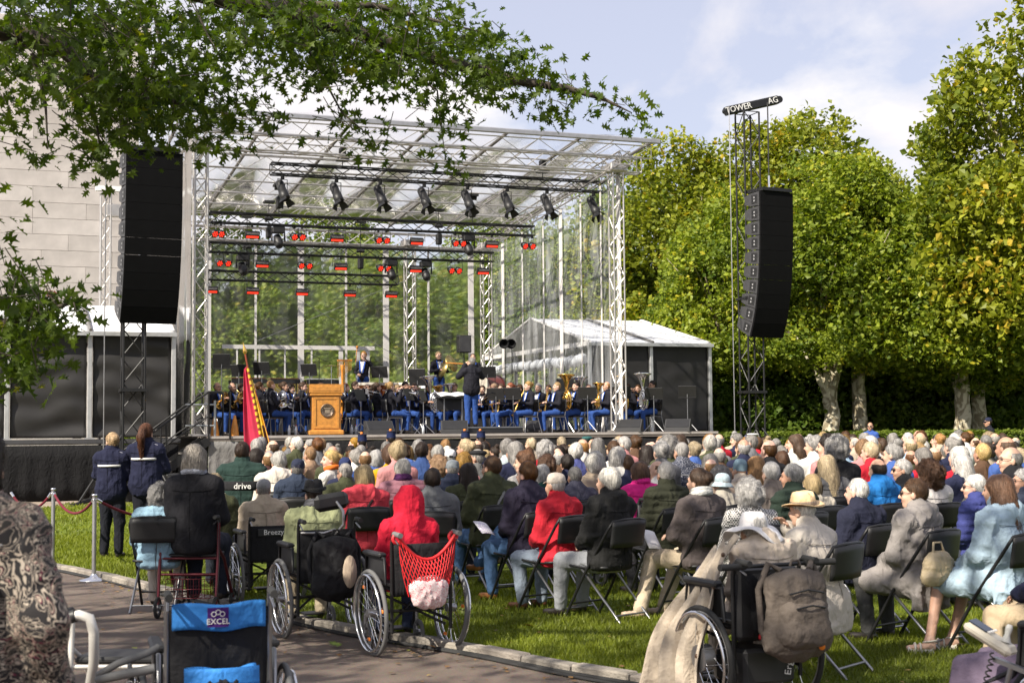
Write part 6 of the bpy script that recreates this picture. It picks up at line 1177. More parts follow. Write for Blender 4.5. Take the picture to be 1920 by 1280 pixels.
NEAR = [
 # px, head top, px per metre, heading, hair, colour, jacket, top colour, label, extras
 (301, 905, 206, 2, 'curly', 'silver', 'puffer', (.23, .36, .46), 'curly grey haired person in pale blue puffer jacket on a folding chair', X_(bottom=(.5, .45, .4))),
 (401, 886, 183, -6, 'white', 'light', 'jacket', OL, 'blond person in green jacket just right of the black sweater', X_(chair=False)),
 (497, 907, 190, 18, 'crop', 'grey', 'jacket', BE, 'person in beige jacket and grey cap in the manual wheelchair', X_(hat='cap', hatc=(.26, .26, .27), bandc=(.2, .2, .2), chair=False, seat=.05, bottom=(.05, .05, .055))),
 (592, 898, 224, 20, 'crop', 'dark', 'coat', (.27, .29, .16), 'person in olive green coat and black hat in the headrest wheelchair', X_(hat='black_hat', hatc=BK, bandc=(.02, .02, .02), chair=False, scarf=(.09, .09, .1), bottom=(.3, .25, .18))),
 (762, 920, 244, 22, None, 'grey', 'jacket', (.50, .012, .035), 'person in raspberry red hooded coat in the wheelchair with the net bag', X_(hood='up', chair=False, bottom=(.03, .04, .08))),
 (456, 830, 148, 5, 'short', 'dark', 'puffer', (.016, .035, .03), 'dark haired person in dark green quilted jacket below the flag', X_(chair=False)),
 (525, 845, 150, 8, 'white', 'white', 'jacket', (.55, .5, .44), 'white haired person in cream hooded jacket', X_(hood='down', hyaw=.5)),
 (557, 858, 163, 10, 'crop', 'grey', 'jacket', (.025, .035, .06), 'person in navy jacket and navy cap', X_(hat='cap', hatc=(.02, .025, .05), bandc=(.02, .02, .04))),
 (680, 873, 188, 20, 'bob', 'light', 'jacket', (.52, .05, .07), 'blond person in coral red jacket with shoulder strap', X_(hood='down', hyaw=.3, strap=(.04, .02, .02))),
 (757, 859, 170, 15, 'white', 'white', 'puffer', (.26, .12, .15), 'white haired person in mauve quilted jacket with purple collar', X_(scarf=(.06, .015, .07))),
 (646, 869, 168, 30, 'crop', 'grey', 'jacket', OL, 'grey haired person with glasses in dark olive jacket', X_(hyaw=.4, glasses='glasses')),
 (807, 879, 200, 8, 'short', 'dark', 'sweater', (.115, .12, .13), 'dark haired person in plain grey sweater', X_(bottom=DKT)),
 (850, 859, 160, 10, 'crop', 'grey', 'puffer', (.015, .02, .04), 'person in grey flat cap and navy quilted vest', X_(hat='flatcap', hatc=(.17, .19, .21), bandc=(.15, .17, .19))),
 (879, 869, 175, 20, 'long', 'dark', 'jacket', OL, 'person with very long dark brown hair', X_()),
 (918, 856, 186, 30, 'short', 'brown', 'jacket', (.05, .055, .028), 'brown haired person in olive jacket with grey shoulder strap', X_(hyaw=.35, bottom=JEANS, strap=(.2, .2, .2), glasses='glasses')),
 (987, 867, 202, 38, 'short', 'brown', 'jacket', (.024, .02, .038), 'brown haired person in dark navy jacket and torn blue jeans', X_(bottom=JEANS, legs=1, hyaw=.3, shoes=(.25, .10, .03))),
 (1044, 882, 213, 42, 'crop', 'silver', 'jacket', (.50, .02, .035), 'person in bright red jacket and pale flat cap', X_(hat='flatcap', hatc=(.45, .40, .35), bandc=(.36, .31, .26), bottom=(.20, .24, .30), shoes=(.10, .035, .015), hyaw=.1)),
 (1136, 875, 222, 45, 'white', 'white', 'jacket', (.016, .016, .016), 'white haired person in black hooded rain jacket and grey jeans', X_(hood='down', bottom=(.24, .25, .27), legs=3)),
 (1077, 875, 178, 30, 'crop', 'grey', 'sweater', (.05, .05, .075), 'dark grey haired person in slate jacket between red and black jackets', X_()),
 (1017, 872, 165, 25, 'bob', 'silver', 'jacket', (.012, .05, .045), 'grey haired person with dark green scarf', X_()),
 (1111, 849, 172, 25, 'bouffant', 'white', 'jacket', (.3, .24, .18), 'person with big fluffy white hair in beige jacket', X_()),
 (1154, 839, 160, 25, 'bob', 'silver', 'sweater', WH, 'grey bobbed person in white top', X_()), (1175, 854, 160, 25, 'short', 'brown', 'sweater', NV, 'dark brown haired person in navy next to the grey bob', X_()),
 (1199, 867, 180, 30, 'bob', 'copper', 'sweater', (.62, .02, .2), 'auburn bobbed person with hot pink scarf', X_(scarf=(.62, .02, .22))),
 (1244, 867, 196, 32, 'short', 'silver', 'puffer', (.028, .03, .018), 'grey haired person in dark olive quilted vest', X_(bottom=DKT)),
 (1307, 879, 221, 42, 'bun', 'brown', 'jacket', (.095, .078, .075), 'person with pinned brown hair in grey brown jacket and sand trousers', X_(bottom=(.50, .41, .30), scarf=(.5, .5, .47), arms='fold', shoes=(.4, .3, .22), legs=4)),
 (1354, 884, 190, 35, 'crop', 'grey', 'jacket', (.36, .33, .28), 'person in pale blue sun hat and beige jacket', X_(hat='cloche', hatc=(.34, .42, .46), bandc=(.3, .4, .44))),
 (1396, 898, 240, 32, 'curly', 'silver', 'coat', (.3, .3, .3), 'curly grey haired person in black and white checked coat', X_(topm='HOUND', bottom=(.03, .03, .06), coat=True)),
 (1386, 859, 165, 30, None, 'grey', 'jacket', (.35, .30, .25), 'person in blue grey headscarf', X_(hat='beanie', hatc=(.17, .25, .30), bandc=(.17, .25, .3))),
 (1446, 867, 190, 30, 'short', 'silver', 'blazer', (.13, .11, .10), 'grey haired person in taupe suit with white collar', X_(scarf=None)), (1480, 871, 210, 40, 'short', 'silver', 'puffer', (.018, .03, .022), 'grey haired person in dark green quilted jacket behind the straw hat', X_(hyaw=.35)),
 (1412, 856, 165, 30, 'long', 'ginger', 'jacket', (.5, .43, .35), 'blond person in cream jacket', X_()), (1549, 854, 174, 20, 'long', 'light', 'jacket', (.07, .07, .075), 'person with long straight blond hair in dark grey jacket', X_()), (1520, 890, 195, 30, 'bob', 'light', 'jacket', (.4, .36, .3), 'fair bobbed person just above the straw hat', X_()),
 (1274, 830, 150, 25, 'crop', 'grey', 'sweater', (.1, .1, .1), 'short grey haired person in dark flowered shirt', X_(topm='FLORAL')), (1332, 860, 160, 20, 'bald', 'ginger', 'sweater', (.3, .28, .25), 'tanned bald person behind the pinned brown hair', X_()), (1349, 873, 172, 25, 'curly', 'grey', 'jacket', (.4, .3, .22), 'curly dark grey haired person behind the pale sun hat', X_()),
 (1523, 918, 284, 50, 'crop', 'white', 'blazer', (.52, .47, .41), 'person in cream blazer and straw fedora resting chin on hand', X_(hat='fedora', hatc=(.72, .52, .30), bandc=(.22, .17, .13), arms=['lap', 'chin'], bottom=BE, lean=.22, coat=True)),
 (1432, 975, 306, 30, 'white', 'white', 'coat', (.50, .42, .34), 'person in wide white sun hat under a beige coat in the power wheelchair', X_(hat='sunhat', hatc=(.74, .72, .72), bandc=(.7, .7, .7), chair=False, coat=True, bottom=(.46, .39, .31), lean=.18, stoop=1)),
 (1607, 897, 240, 38, 'crop', 'white', 'jacket', (.016, .018, .036), 'person with cropped white hair in navy jacket beside the straw hat', X_(bottom=DKT, hyaw=.2)),
 (1640, 860, 190, 30, 'bald', 'dark', 'jacket', (.015, .14, .40), 'balding dark haired person in bright blue and grey jacket', X_(hood='down')), (1710, 899, 254, 42, 'short', 'brown', 'coat', (.235, .215, .205), 'short haired person in grey hooded coat', X_(hood='down', hyaw=.5, glasses='sunglasses', coat=True, bottom=(.05, .05, .05))),
 (1738, 859, 190, 30, 'bigcurl', 'copper', 'sweater', (.62, .58, .55), 'person with big curly brown hair in white cardigan', X_()), (1824, 888, 214, 45, 'white', 'white', 'puffer', (.05, .06, .21), 'white haired person with sunglasses in violet blue jacket', X_(hyaw=.6, glasses='sunglasses')),
 (1864, 891, 264, 40, 'long', 'copper', 'coat', (.36, .47, .56), 'long brown haired person in pale blue coat and white sandals', X_(coat=True, trousers=False, hood='down', legs=4, shoes=(.58, .36, .26))),
 (1890, 838, 200, 60, 'bald', 'grey', 'jacket', BK, 'bald person with glasses in black jacket looking left', X_(hyaw=.5, glasses='glasses')), (1918, 876, 215, 50, 'white', 'silver', 'puffer', (.05, .06, .09), 'short grey haired person with glasses at the picture edge', X_(hyaw=.6, glasses='glasses')),
 (1796, 854, 176, 30, 'long', 'silver', 'jacket', NV, 'person with long wavy grey hair in navy', X_()), (1691, 862, 180, 60, 'short', 'silver', 'jacket', BK, 'grey haired person with sunglasses turned left', X_(hyaw=.5, glasses='sunglasses')),
 (1751, 838, 150, 20, 'bald', 'ginger', 'sweater', NV, 'pink bald person behind the big curly hair', X_()), (1975, 935, 310, 52, 'short', 'grey', 'jacket', NV, 'person in khaki trousers cut off by the picture edge', X_(bottom=KHAK, shoes=(.07, .03, .015), legs=4)),
]
MID = [ (487, 842, 135, -30, 'bob', 'dark', (.03, .12, .3), 'dark haired person in bright blue turned sideways'), (504, 848, 140, 10, 'bald', 'ginger', (.05, .02, .02), 'bald person in dark red brown jacket'), (581, 838, 130, 60, 'crop', 'ginger', (.26, .17, .11), 'ginger cropped person in tan jacket looking left'), (616, 845, 146, 60, 'tail', 'light', (.6, .58, .55), 'blond ponytail person in white with orange scarf'), (647, 857, 150, 10, None, 'dark', NV, 'person in navy knitted cap'),
 (685, 846, 140, 10, 'bald', 'ginger', (.02, .06, .22), 'bald person in blue suit'), (732, 837, 150, 5, 'bouffant', 'copper', (.50, .27, .01), 'brown haired person in mustard yellow top'), (791, 830, 136, 8, 'short', 'dark', (.03, .06, .17), 'balding dark person in blue suit with white collar'), (819, 857, 155, 15, 'curly', 'ginger', (.15, .25, .35), 'curly fair person in light blue'), (843, 841, 130, 10, 'crop', 'white', (.5, .5, .5), 'person in pale cap and light shirt'), (820, 836, 128, 10, 'white', 'white', (.2, .2, .25), 'white haired person behind the flat cap'), (864, 840, 130, 20, 'bob', 'light', (.55, .5, .45), 'blond bobbed person in pale top near the beret'),
 (950, 824, 140, 10, 'short', 'grey', (.36, .42, .44), 'grey haired person in pale grey shirt sitting tall'), (978, 849, 160, 30, 'bouffant', 'copper', (.5, .48, .45), 'person with puffed up auburn hair'), (1059, 852, 150, 20, 'short', 'dark', NV, 'short dark brown haired person in navy collar'), (1077, 832, 135, 15, 'white', 'white', (.06, .07, .2), 'white haired person in blue'), (1092, 823, 125, 15, 'bald', 'ginger', (.5, .47, .45), 'bald pink headed person in white shirt'), (1023, 856, 152, 20, 'curly', 'copper', (.3, .2, .15), 'curly copper haired person'), (892, 840, 140, 20, 'crop', 'grey', (.1, .1, .1), 'person in black beret')]
placed = []
def put(px, ytop, p, rz0):
    z = CAMH-(ytop-yh(px))/p; return Vector(((px-960)/p, FPX/p, .055)), R(rz0), z
for i, (px, yt, p, hd, hr, hc, jk, tc_, lb, ex) in enumerate(NEAR):
    loc, rz, z = put(px, yt, p, hd); ex = dict(ex); topz = 1.385+(.02 if hr in ('curly', 'white', 'bouffant') else 0)+(.03 if ex.get('hat') else 0)+(.05 if hr == 'bigcurl' else 0)
    sc = min(1.06, max(.80, (z-.055)/topz)); sc = ex.get('scale', sc)
    ch = ex.pop('chair', True); st_ = ex.pop('strap', None); tm = ex.pop('topm', None); P = pose(lean=ex.pop('lean', .04+.05*((i*13) % 5)/5), hyaw=ex.pop('hyaw', .12*math.sin(i*2.3)), hpitch=-.05, hroll=.06*math.sin(i*3.7), arms=ex.pop('arms', 'lap'), legs=ex.pop('legs', 0), w=1.14+.14*((i*7) % 4)/4+(.1 if 'straw fedora' in lb else 0), stoop=ex.pop('stoop', 0), side=.03*math.sin(i*1.9)); ex.pop('scale', None); ex.pop('seat', None)
    sh = ex.pop('shoes', None)
    if tm: ex['topm'] = {'HOUND': HOUND, 'FLORAL': FLORAL}[tm]
    o = person(loc, rz, lb, P, top=tc_, hair=hr, hairc=HC[hc], jacket=jk, skin=i % 4, jseed=i*1.7, scale=sc, shoes=mat('shoe_%d' % i, sh, .5) if sh else None, group=None, st=.0165 if p > 160 else .02, **ex)
    if st_:
        m_ = MB(); m_.path([Vector(P['shR'])+Vector((-.06, .0, .075)), Vector(P['chest'])+Vector((.06, -.135, .08)), Vector(P['chest'])+Vector((-.06, -.15, -.08)), Vector(P['pel'])+Vector((-.17, -.12, .1))], .017, 6); m_.build('shoulder_strap', fab(st_), o)
    if 'white sandals' in lb:
        for sd in 'LR':
            a_, t_ = Vector(P['an'+sd]), Vector(P['to'+sd]); h_ = a_+Vector((0, -.03, -.07)); d_ = (t_-h_).normalized(); m_ = MB(); m_.path([h_, (h_+t_)/2-Vector((0, 0, .012)), t_+d_*.02-Vector((0, 0, .01))], [.034, .03, .034], 8); m_.bar(h_+Vector((0, 0, -.01)), h_+Vector((0, 0, -.05)), .02, 8)
            m_.torus(t_-d_*.035, d_, .046, .009, 16, 5); m_.torus(t_-d_*.075, d_, .048, .008, 16, 5); m_.torus(a_+Vector((0, 0, .0)), (0, .2, 1), .05, .007, 16, 5); m_.build('sandal', mat('white_leather', (.62, .58, .5), .45), o)
    if ch: fold_chair(loc, rz, 'black folding chair under the '+' '.join(lb.split()[:11]))
    placed.append(loc)
TK = [pose(), pose(lean=.08, hyaw=.3), pose(hyaw=-.3, lean=.03, w=1.08), pose(hyaw=.8, w=.95), pose(lean=-.03, hpitch=-.2, w=1.05)]
def crowd_person(px, yt, p, hd, hr, hc, tc_, lb, hat=None, hatc=None, k=0, grp=None, sk=0, kind='sit', bandc=(.01, .01, .012), loc=None):
    l, rz, z = put(px, yt, p, hd); top = 1.385+(.07 if hat == 'shako' else .02 if hat else 0); sc = min(1.1, max(.84, (z-.055)/top)) if yt else .97
    if loc is not None: l = loc; sc = .88+.18*random.random()
    o = person(l, rz, lb, TK[k % 5], top=tc_, hair=hr, hairc=HC[hc], key='crowd%d' % (k % 5), scale=sc, hat=hat, hatc=hatc, bandc=bandc, face=(k % 5) in (1, 3), group=grp, skin=sk); placed.append(l); return o
for i, (px, yt, p, hd, hr, hc, tc_, lb) in enumerate(MID):
    hat, hcol = (('beanie', (.02, .03, .09)) if 'knitted' in lb else ('cap', (.6, .6, .62)) if 'pale cap' in lb else ('beret', BK) if 'beret' in lb else (None, None))
    o = crowd_person(px, yt, p, hd, hr, hc, tc_, lb, hat, hcol, i, None, (4 if i == 7 else i % 4))
    if 'orange scarf' in lb: m_ = MB(); m_.torus(Vector(TK[i % 5]['neck'])+Vector((0, 0, .05)), (0, .2, 1), .08, .034, 18, 8); m_.build('scarf', fab((.55, .13, .02)), o)
HATP = [(598, 828, 100, 'shako', (.012, .013, .02), 'person in black cylindrical cap near the lectern'), (679, 812, 92, 'shako', (.012, .02, .07), 'guard in blue shako with orange pompom left of the front row'), (733, 806, 88, 'shako', (.012, .02, .07), 'guard in shako with orange pompom below the floor monitor'), (872, 806, 86, 'shako', (.012, .02, .07), 'guard in shako with orange pompom below the conductor'), (901, 806, 84, 'shako', (.012, .02, .07), 'guard in shako with orange pompom right below the podium'),
        (1403, 815, 72, 'peaked', (.13, .15, .28), 'person in blue grey peaked cap beside the speaker tower'), (1409, 811, 78, 'peaked', (.72, .71, .7), 'person in white peaked cap tilted under the speaker tower'), (1572, 822, 105, 'peaked', (.72, .71, .7), 'person in white peaked cap in the middle of the crowd'), (1671, 824, 88, 'beret', (.16, .012, .025), 'person in maroon beret at the far side of the crowd'), (1098, 815, 84, 'beret', (.03, .10, .10), 'person in teal cap in front of the stage'), (1190, 842, 110, 'cloche', (.34, .25, .15), 'person in straw coloured hat in the middle rows')]
for i, (px, yt, p, ht, hcol, lb) in enumerate(HATP): crowd_person(px, yt, p, 15, 'crop', 'dark', BK if 'white' not in lb else NV, lb, ht, hcol, i*5, None, i % 4)
# rows of the crowd further on
HK = ['short', 'short', 'crop', 'crop', 'bald', 'bald', 'white', 'white', 'bob', 'bob', 'curly', 'bouffant', 'bun', 'long', 'tail', 'topbun']; HCK = ['grey', 'silver', 'white', 'grey', 'brown', 'dark', 'light', 'light', 'grey', 'silver', 'brown', 'copper', 'ginger', 'grey', 'brown', 'dark', 'blond']
TCK = [('navy', NV), ('black', BK), ('white', WH), ('grey', GY), ('beige', BE), ('blue', (.05, .1, .3)), ('pale blue', LB_), ('pink', (.45, .2, .2)), ('red', RD), ('olive', OL), ('brown', (.09, .05, .03)), ('cream', (.55, .5, .42))]
HWORD = {'short': 'short haired', 'crop': 'crop haired', 'bald': 'balding', 'white': 'fluffy haired', 'bob': 'bob haired', 'curly': 'curly haired', 'bouffant': 'puffy haired', 'bun': 'bun haired', 'long': 'long haired', 'tail': 'ponytailed', 'topbun': 'top-knotted'}
g_ = random.Random(21); row = 0
for r_i, Y in enumerate([31.5-1.32*k for k in range(13)]):
    x0 = gx(478 if Y > 22 else 500+(22-Y)*40, Y); x1 = gx(1965, Y); x = x0+g_.uniform(0, .4); n = 0
    while x < x1:
        y = Y+.25*math.sin(x*.35)+g_.uniform(-.12, .12)+.22*max(0, x-2)*(Y > 20); l = Vector((x, y, .055))
        if all((l.xy-q.xy).length > .52 for q in placed):
            hr = g_.choice(HK); hc = g_.choice(HCK); cn, tc_ = g_.choice(TCK); cn2 = {'light': 'fair', 'blond': 'blond', 'copper': 'auburn', 'dark': 'dark'}.get(hc, hc)
            crowd_person(960, None or 830, 100, 20+g_.uniform(-12, 12), hr, hc, tc_, '%s %s person in %s, %s from left in %s row' % (cn2, HWORD[hr], cn, TXT[n], TXT[r_i])+' from stage', None, None, g_.randrange(5), 'seated crowd in rows', g_.choice((0, 1, 2, 3, 3, 1)), loc=l); n += 1
        x += .60+g_.uniform(-.05, .12)
# two guards standing behind the hedge side
for px, yt, hr, hc, hat, tc_, lb, gl in ((1605, 792, 'crop', 'dark', None, (.04, .09, .32), 'bald man with sunglasses in blue standing at the hedge', 'sunglasses'), (1816, 784, 'crop', 'dark', 'cap', (.012, .013, .02), 'guard in dark cap and black jacket standing at the hedge', 'sunglasses')):
    p = 62.0; l = Vector(((px-960)/p, FPX/p-1.6, 0)); z = CAMH-(yt-yh(px))/p; o = person(l, R(150 if hat is None else 95), lb, pose('stand', arms='side'), top=tc_, hair=None if hat is None else hr, hairc=HC[hc], hat=hat, hatc=NV, glasses=gl, skin=2, scale=max(.95, z/1.78)); 
    if hat: m_ = MB(); m_.lathe([(.215, 1.0), (.22, 1.14), (.215, 1.14)], (0, -.02, 0), n=20, sx=1.0); m_.build('yellow_band', mat('hi_vis', (.6, .65, .03), .6), o)
# ================================================================ wheelchairs and walking frames
def wheel(par, c, r, spk, tyre, rim, push=True, hub=.03, tilt=0.0, side=1, refl=False, name='wheel'):
    w = bpy.data.objects.new(name, None); link(w, par); w.location = c; w.rotation_euler = (0, tilt*side, 0)
    b = MB(); b.torus((0, 0, 0), (1, 0, 0), r-.014, .016, 36, 8); b.build('tyre', tyre, w)
    b = MB(); b.torus((0, 0, 0), (1, 0, 0), r-.034, .0095, 36, 6); b.build('rim', rim, w)
    b = MB(); b.bar((-.035, 0, 0), (.035, 0, 0), hub, 14); b.build('hub', STEEL, w)
    if spk:
        b = MB()
        for k in range(spk): a = 2*math.pi*k/spk; a2 = a+(.5 if k % 2 else -.5); b.bar(((-.025 if k % 4 < 2 else .025), math.cos(a2)*hub*.9, math.sin(a2)*hub*.9), (0, math.cos(a)*(r-.035), math.sin(a)*(r-.035)), .0018, 4)
        o = b.build('spokes', CHROME, w); o['kind'] = 'stuff'
    if push: b = MB(); b.torus((side*.032, 0, 0), (1, 0, 0), r-.035, .0095, 36, 6); b.build('push_rim', CHROME, w)
    if refl:
        for k in range(3): a = .9+k*2.1; b = MB(); b.box((0, math.cos(a)*r*.7, math.sin(a)*r*.7), (.012, .04, .025), bev=.005); b.build('reflector', ORANGE, w)
def wheelchair(loc, rz, label, frame=BLACKM, sc=1.0, rw=.30, tyre=GREYRUB, rim=CHROME, back=BLKFAB, btop=.90, refl=False, power=False, tilt=R(3), grip=BLKRUB, handles=True, arms=True):
    t = thing('wheelchair', label, 'wheelchair', loc, rz); t.scale = (sc,)*3
    for s in (-1, 1):
        wheel(t, (s*.30, -.06, rw), rw, 24 if not power else 18, tyre, rim, True, .03 if not power else .075, tilt, s, refl)
        b = MB(); b.bar((s*.2, .34, .1), (s*.2, .34, .24), .014, 6); b.path([(s*.18, .30, .02), (s*.185, .34, .13), (s*.215, .36, .13)], .008, 5); b.build('caster_fork', STEEL, t); wheel(t, (s*.2, .30, .09), .09, 0, tyre, BLKPL, False, .02, 0, s, name='caster')
        b = MB(); b.path([(s*.22, -.24, .18), (s*.22, -.24, btop-.04)]+([(s*.22, -.26, btop+.02), (s*.22, -.30, btop+.035)] if handles else []), .0125, 7); b.path([(s*.22, -.24, .5), (s*.22, .22, .5), (s*.22, .36, .42), (s*.21, .44, .12)], .0125, 7); b.path([(s*.22, -.24, .24), (s*.22, .3, .26), (s*.22, .22, .5)], .0125, 7); b.build('side_frame', frame, t)
        if handles: b = MB(); b.path([(s*.22, -.29, btop+.035), (s*.22, -.41, btop+.03)], .0185, 8); b.build('push_handle', grip, t); b = MB(); b.path([(s*.22, -.28, btop+.005), (s*.225, -.38, btop-.03)], .006, 5); b.build('brake_lever', STEEL, t)
        if arms: b = MB(); b.box((s*.25, .02, .70), (.06, .34, .035), bev=.012); b.build('armrest', BLKPL, t); b = MB(); b.path([(s*.25, -.2, .5), (s*.25, -.18, .68), (s*.25, .18, .68), (s*.25, .2, .5)], .011, 6); b.build('armrest_tube', frame, t); b = MB(); b.box((s*.235, .02, .6), (.012, .36, .17), bev=.004); b.build('side_panel', BLKPL, t)
        b = MB(); b.box((s*.1, .52, .1), (.16, .15, .015), bev=.004); b.build('footplate', BLKPL, t)
    b = MB(); b.box((0, .0, .475), (.42, .42, .05), bev=.02); b.build('seat', BLKFAB, t)
    b = MB(); b.grid(lambda s, q: ((s-.5)*.45, -.235-.04*math.sin(math.pi*s)-.01*q, .42+(btop-.46)*q), 10, 8, 0, True, .02); b.build('backrest', back, t)
    b = MB(); b.bar((-.22, -.16, .2), (.22, .2, .44), .01, 6); b.bar((.22, -.15, .2), (-.22, .21, .44), .01, 6); b.bar((-.24, -.06, rw), (.24, -.06, rw), .013, 6); b.build('cross_brace', frame, t); return t
def rollator(loc, rz, label, col, sc=1.0, basket=True, seatm=BLKPL, h=.86):
    t = thing('rollator', label, 'rollator', loc, rz); t.scale = (sc,)*3
    for s in (-1, 1):
        b = MB(); b.path([(s*.26, -.3, .1), (s*.26, -.22, .55), (s*.26, -.2, h)], .015, 8); b.path([(s*.26, .34, .12), (s*.26, .0, .5), (s*.26, -.2, .6)], .015, 8); b.build('side_tube', col, t)
        b = MB(); b.path([(s*.26, -.2, h-.02), (s*.26, -.22, h+.03), (s*.26, -.36, h+.03)], .018, 8); b.build('hand_grip', BLKRUB, t); b = MB(); b.path([(s*.25, -.24, h-.01), (s*.25, -.36, h-.03)], .007, 5); b.path([(s*.27, -.26, h), (s*.285, -.28, .5), (s*.27, -.3, .16)], .004, 5); b.build('brake', BLKPL, t)
        wheel(t, (s*.26, -.3, .095), .095, 0, BLKRUB, STEEL, False, .03, 0, s); wheel(t, (s*.26, .36, .095), .095, 0, BLKRUB, STEEL, False, .03, 0, s)
    b = MB(); b.box((0, -.06, .545), (.5, .28, .035), bev=.012); b.build('seat', seatm, t); b = MB(); b.bar((-.26, -.22, .52), (.26, -.22, .52), .012, 6); b.bar((-.26, -.24, .38), (.26, -.24, .38), .012, 6); b.build('cross_bar', col, t)
    if basket:
        b = MB()
        for k in range(9): x = -.2+.05*k; b.path([(x, -.26, .34), (x, -.26, .17), (x, .02, .17), (x, .02, .34)], .003, 4)
        for z in (.17, .25, .34): b.path([(-.2, -.26, z), (.2, -.26, z), (.2, .02, z), (-.2, .02, z)], .003, 4, 0, True)
        o = b.build('wire_basket', col, t); o['kind'] = 'stuff'
    return t
def place(px, p, z=0.0): return Vector(((px-960)/p, FPX/p, z))
MAROON = mat('maroon_paint', (.10, .012, .02), .3, .3, var=.1); BLUEF = fab((.035, .20, .56), key='nylon', rough=.7); PURP = fab((.05, .012, .13), key='label')
wc1 = wheelchair(place(500, 195), R(24), 'black manual wheelchair with silver wheel under the beige jacket', sc=1.0, btop=.80)
m_ = MB(); m_.box((.0, -.285, .70), (.3, .01, .07), bev=.004); m_.build('name_strip', BLKPL, wc1); le = text_mesh('Breezy', .07, .004); le.materials.append(WHITEP); inst('lettering', le, wc1, (0, -.292, .70))
wc2 = wheelchair(place(596, 229), R(24), 'black tilting wheelchair with headrest under the olive coat', sc=1.05, btop=.86)
m_ = MB(); m_.box((.03, -.27, 1.03), (.27, .07, .13), Matrix.Rotation(R(-8), 3, 'Y'), bev=.035); m_.build('headrest', BLKPL, wc2); m_ = MB(); m_.path([(.05, -.3, .78), (.1, -.36, .86), (.1, -.34, .96), (.06, -.3, 1.03)], .012, 6); m_.path([(-.2, -.25, .8), (-.05, -.34, .8), (.05, -.3, .82)], .011, 6); m_.build('headrest_bar', STEEL, wc2)
def backpack(name, loc, rz, label, m, sc=1.0, pock=True, sz=(.17, .1, .24)):
    t = thing(name, label, 'bag', loc, rz); t.scale = (sc,)*3; a, b_, c_ = sz
    pr = [E((0, 0, -.02), (a, b_, c_), 0, .05), C((-a*.6, 0, -c_*.6), (a*.6, 0, -c_*.6), b_*.9, b_*.9, 0, .05), C((-a*.55, 0, c_*.55), (a*.55, 0, c_*.55), b_*.75, b_*.75, 0, .05)]
    me = surf('bag_body', pr, .013, [m], mod=folds(.009, 15, 3)); inst('bag_body', me, t)
    if pock:
        me = surf('front_pocket', [C((-a*.45, -b_*.75, -.1), (a*.45, -b_*.75, -.1), .075, .075, 0, .03), C((-a*.45, -b_*.75, .0), (a*.45, -b_*.75, .0), .06, .06, 0, .04)], .011, [m], mod=folds(.007, 18, 8)); inst('front_pocket', me, t)
        q = MB(); q.path([(-a*.6, -b_*1.05, .10), (0, -b_*1.15, .12), (a*.6, -b_*1.05, .10)], .005, 5); q.path([(-a*.5, -b_*1.4, .03), (0, -b_*1.5, .045), (a*.5, -b_*1.4, .03)], .005, 5); q.build('zip', BLKPL, t); q = MB(); q.lathe([(0, 0), (.018, 0), (.018, .006), (0, .006)], (a*.5, -b_*.98, -.17), (0, -1, 0), 12); q.build('badge', ORANGE, t)
    for s in (-1, 1): q = MB(); q.path([(s*a*.5, 0, c_*.9), (s*a*.75, .05, c_*1.05), (s*a*1.15, .04, c_*.5), (s*a*1.1, .03, -c_*.4), (s*a*.8, 0, -c_*.8)], .018, 6); q.build('strap', m, t)
    q = MB(); q.path([(-.03, 0, c_*1.0), (-.02, .0, c_*1.12), (.02, .0, c_*1.12), (.03, 0, c_*1.0)], .008, 5); q.build('grab_loop', m, t); return t
backpack('black_backpack', place(612, 229, .58)+Vector((.12, -.34, 0)), R(24), 'black backpack hanging behind the headrest wheelchair', BLKFAB, 1.05, False); m_ = MB(); m_.lathe([(0, -.02), (.055, -.015), (.06, 0), (0, .0)], (0, 0, 0), (0, 1, 0), 16); o = m_.build('straw_disc', fab((.42, .34, .26)), None, place(648, 229, .54)+Vector((.08, -.40, 0)), (0, 0, .5), label='beige round cushion tied to the side of the black backpack', cat='cushion'); o.scale = (1, 1, 2.2)
wc3 = wheelchair(place(765, 249), R(26), 'silver wheeled wheelchair with red handles carrying the person in raspberry red', frame=BLACKM, sc=1.05, refl=True, btop=.82, grip=mat('grey_grip', (.14, .14, .14), .7))
# net bag between its handles
nb = thing('net_bag', 'red net bag with a pink white parcel hanging from the wheelchair handles', 'bag', wc3.location+Vector((0, 0, -.07)), R(26)); m_ = MB(); TT = [(s*.22, -.36, .95) for s in (-1, 1)]
def netp(s, q):
    w = .22*(1-.35*q)+.02*math.sin(q*3); a = (s-.5)*2; return Vector((a*w, -.37-.09*math.sin(q*math.pi*.8)*(1-a*a), .95-.43*q-.17*(1-a*a)*(1-q)))
for i in range(17):
    for sg in (1, -1): m_.path([netp(min(1, max(0, i/16+sg*(q-.5)*.3)), q) for q in [k/7 for k in range(8)]], .0038, 4)
m_.path([netp(k/10, 0) for k in range(11)], .013, 6); o = m_.build('netting', mat('red_net', (.62, .015, .02), .6), nb); o['kind'] = 'stuff'
for s in (-1, 1): m_ = MB(); m_.torus((s*.22, -.33, .935), (0, 1, 0), .03, .014, 14, 6); m_.build('handle_loop', REDPL, nb)
me = surf('parcel', [E((0, -.40, .58), (.15, .075, .085), 0, .04), E((0, -.40, .50), (.13, .07, .07), 0, .04)], .011, [blotch('pink_print', [(0, (.66, .55, .55)), (.5, (.55, .16, .2)), (.56, (.7, .62, .6))], 22)], mod=folds(.008, 22, 1)); inst('parcel', me, nb)
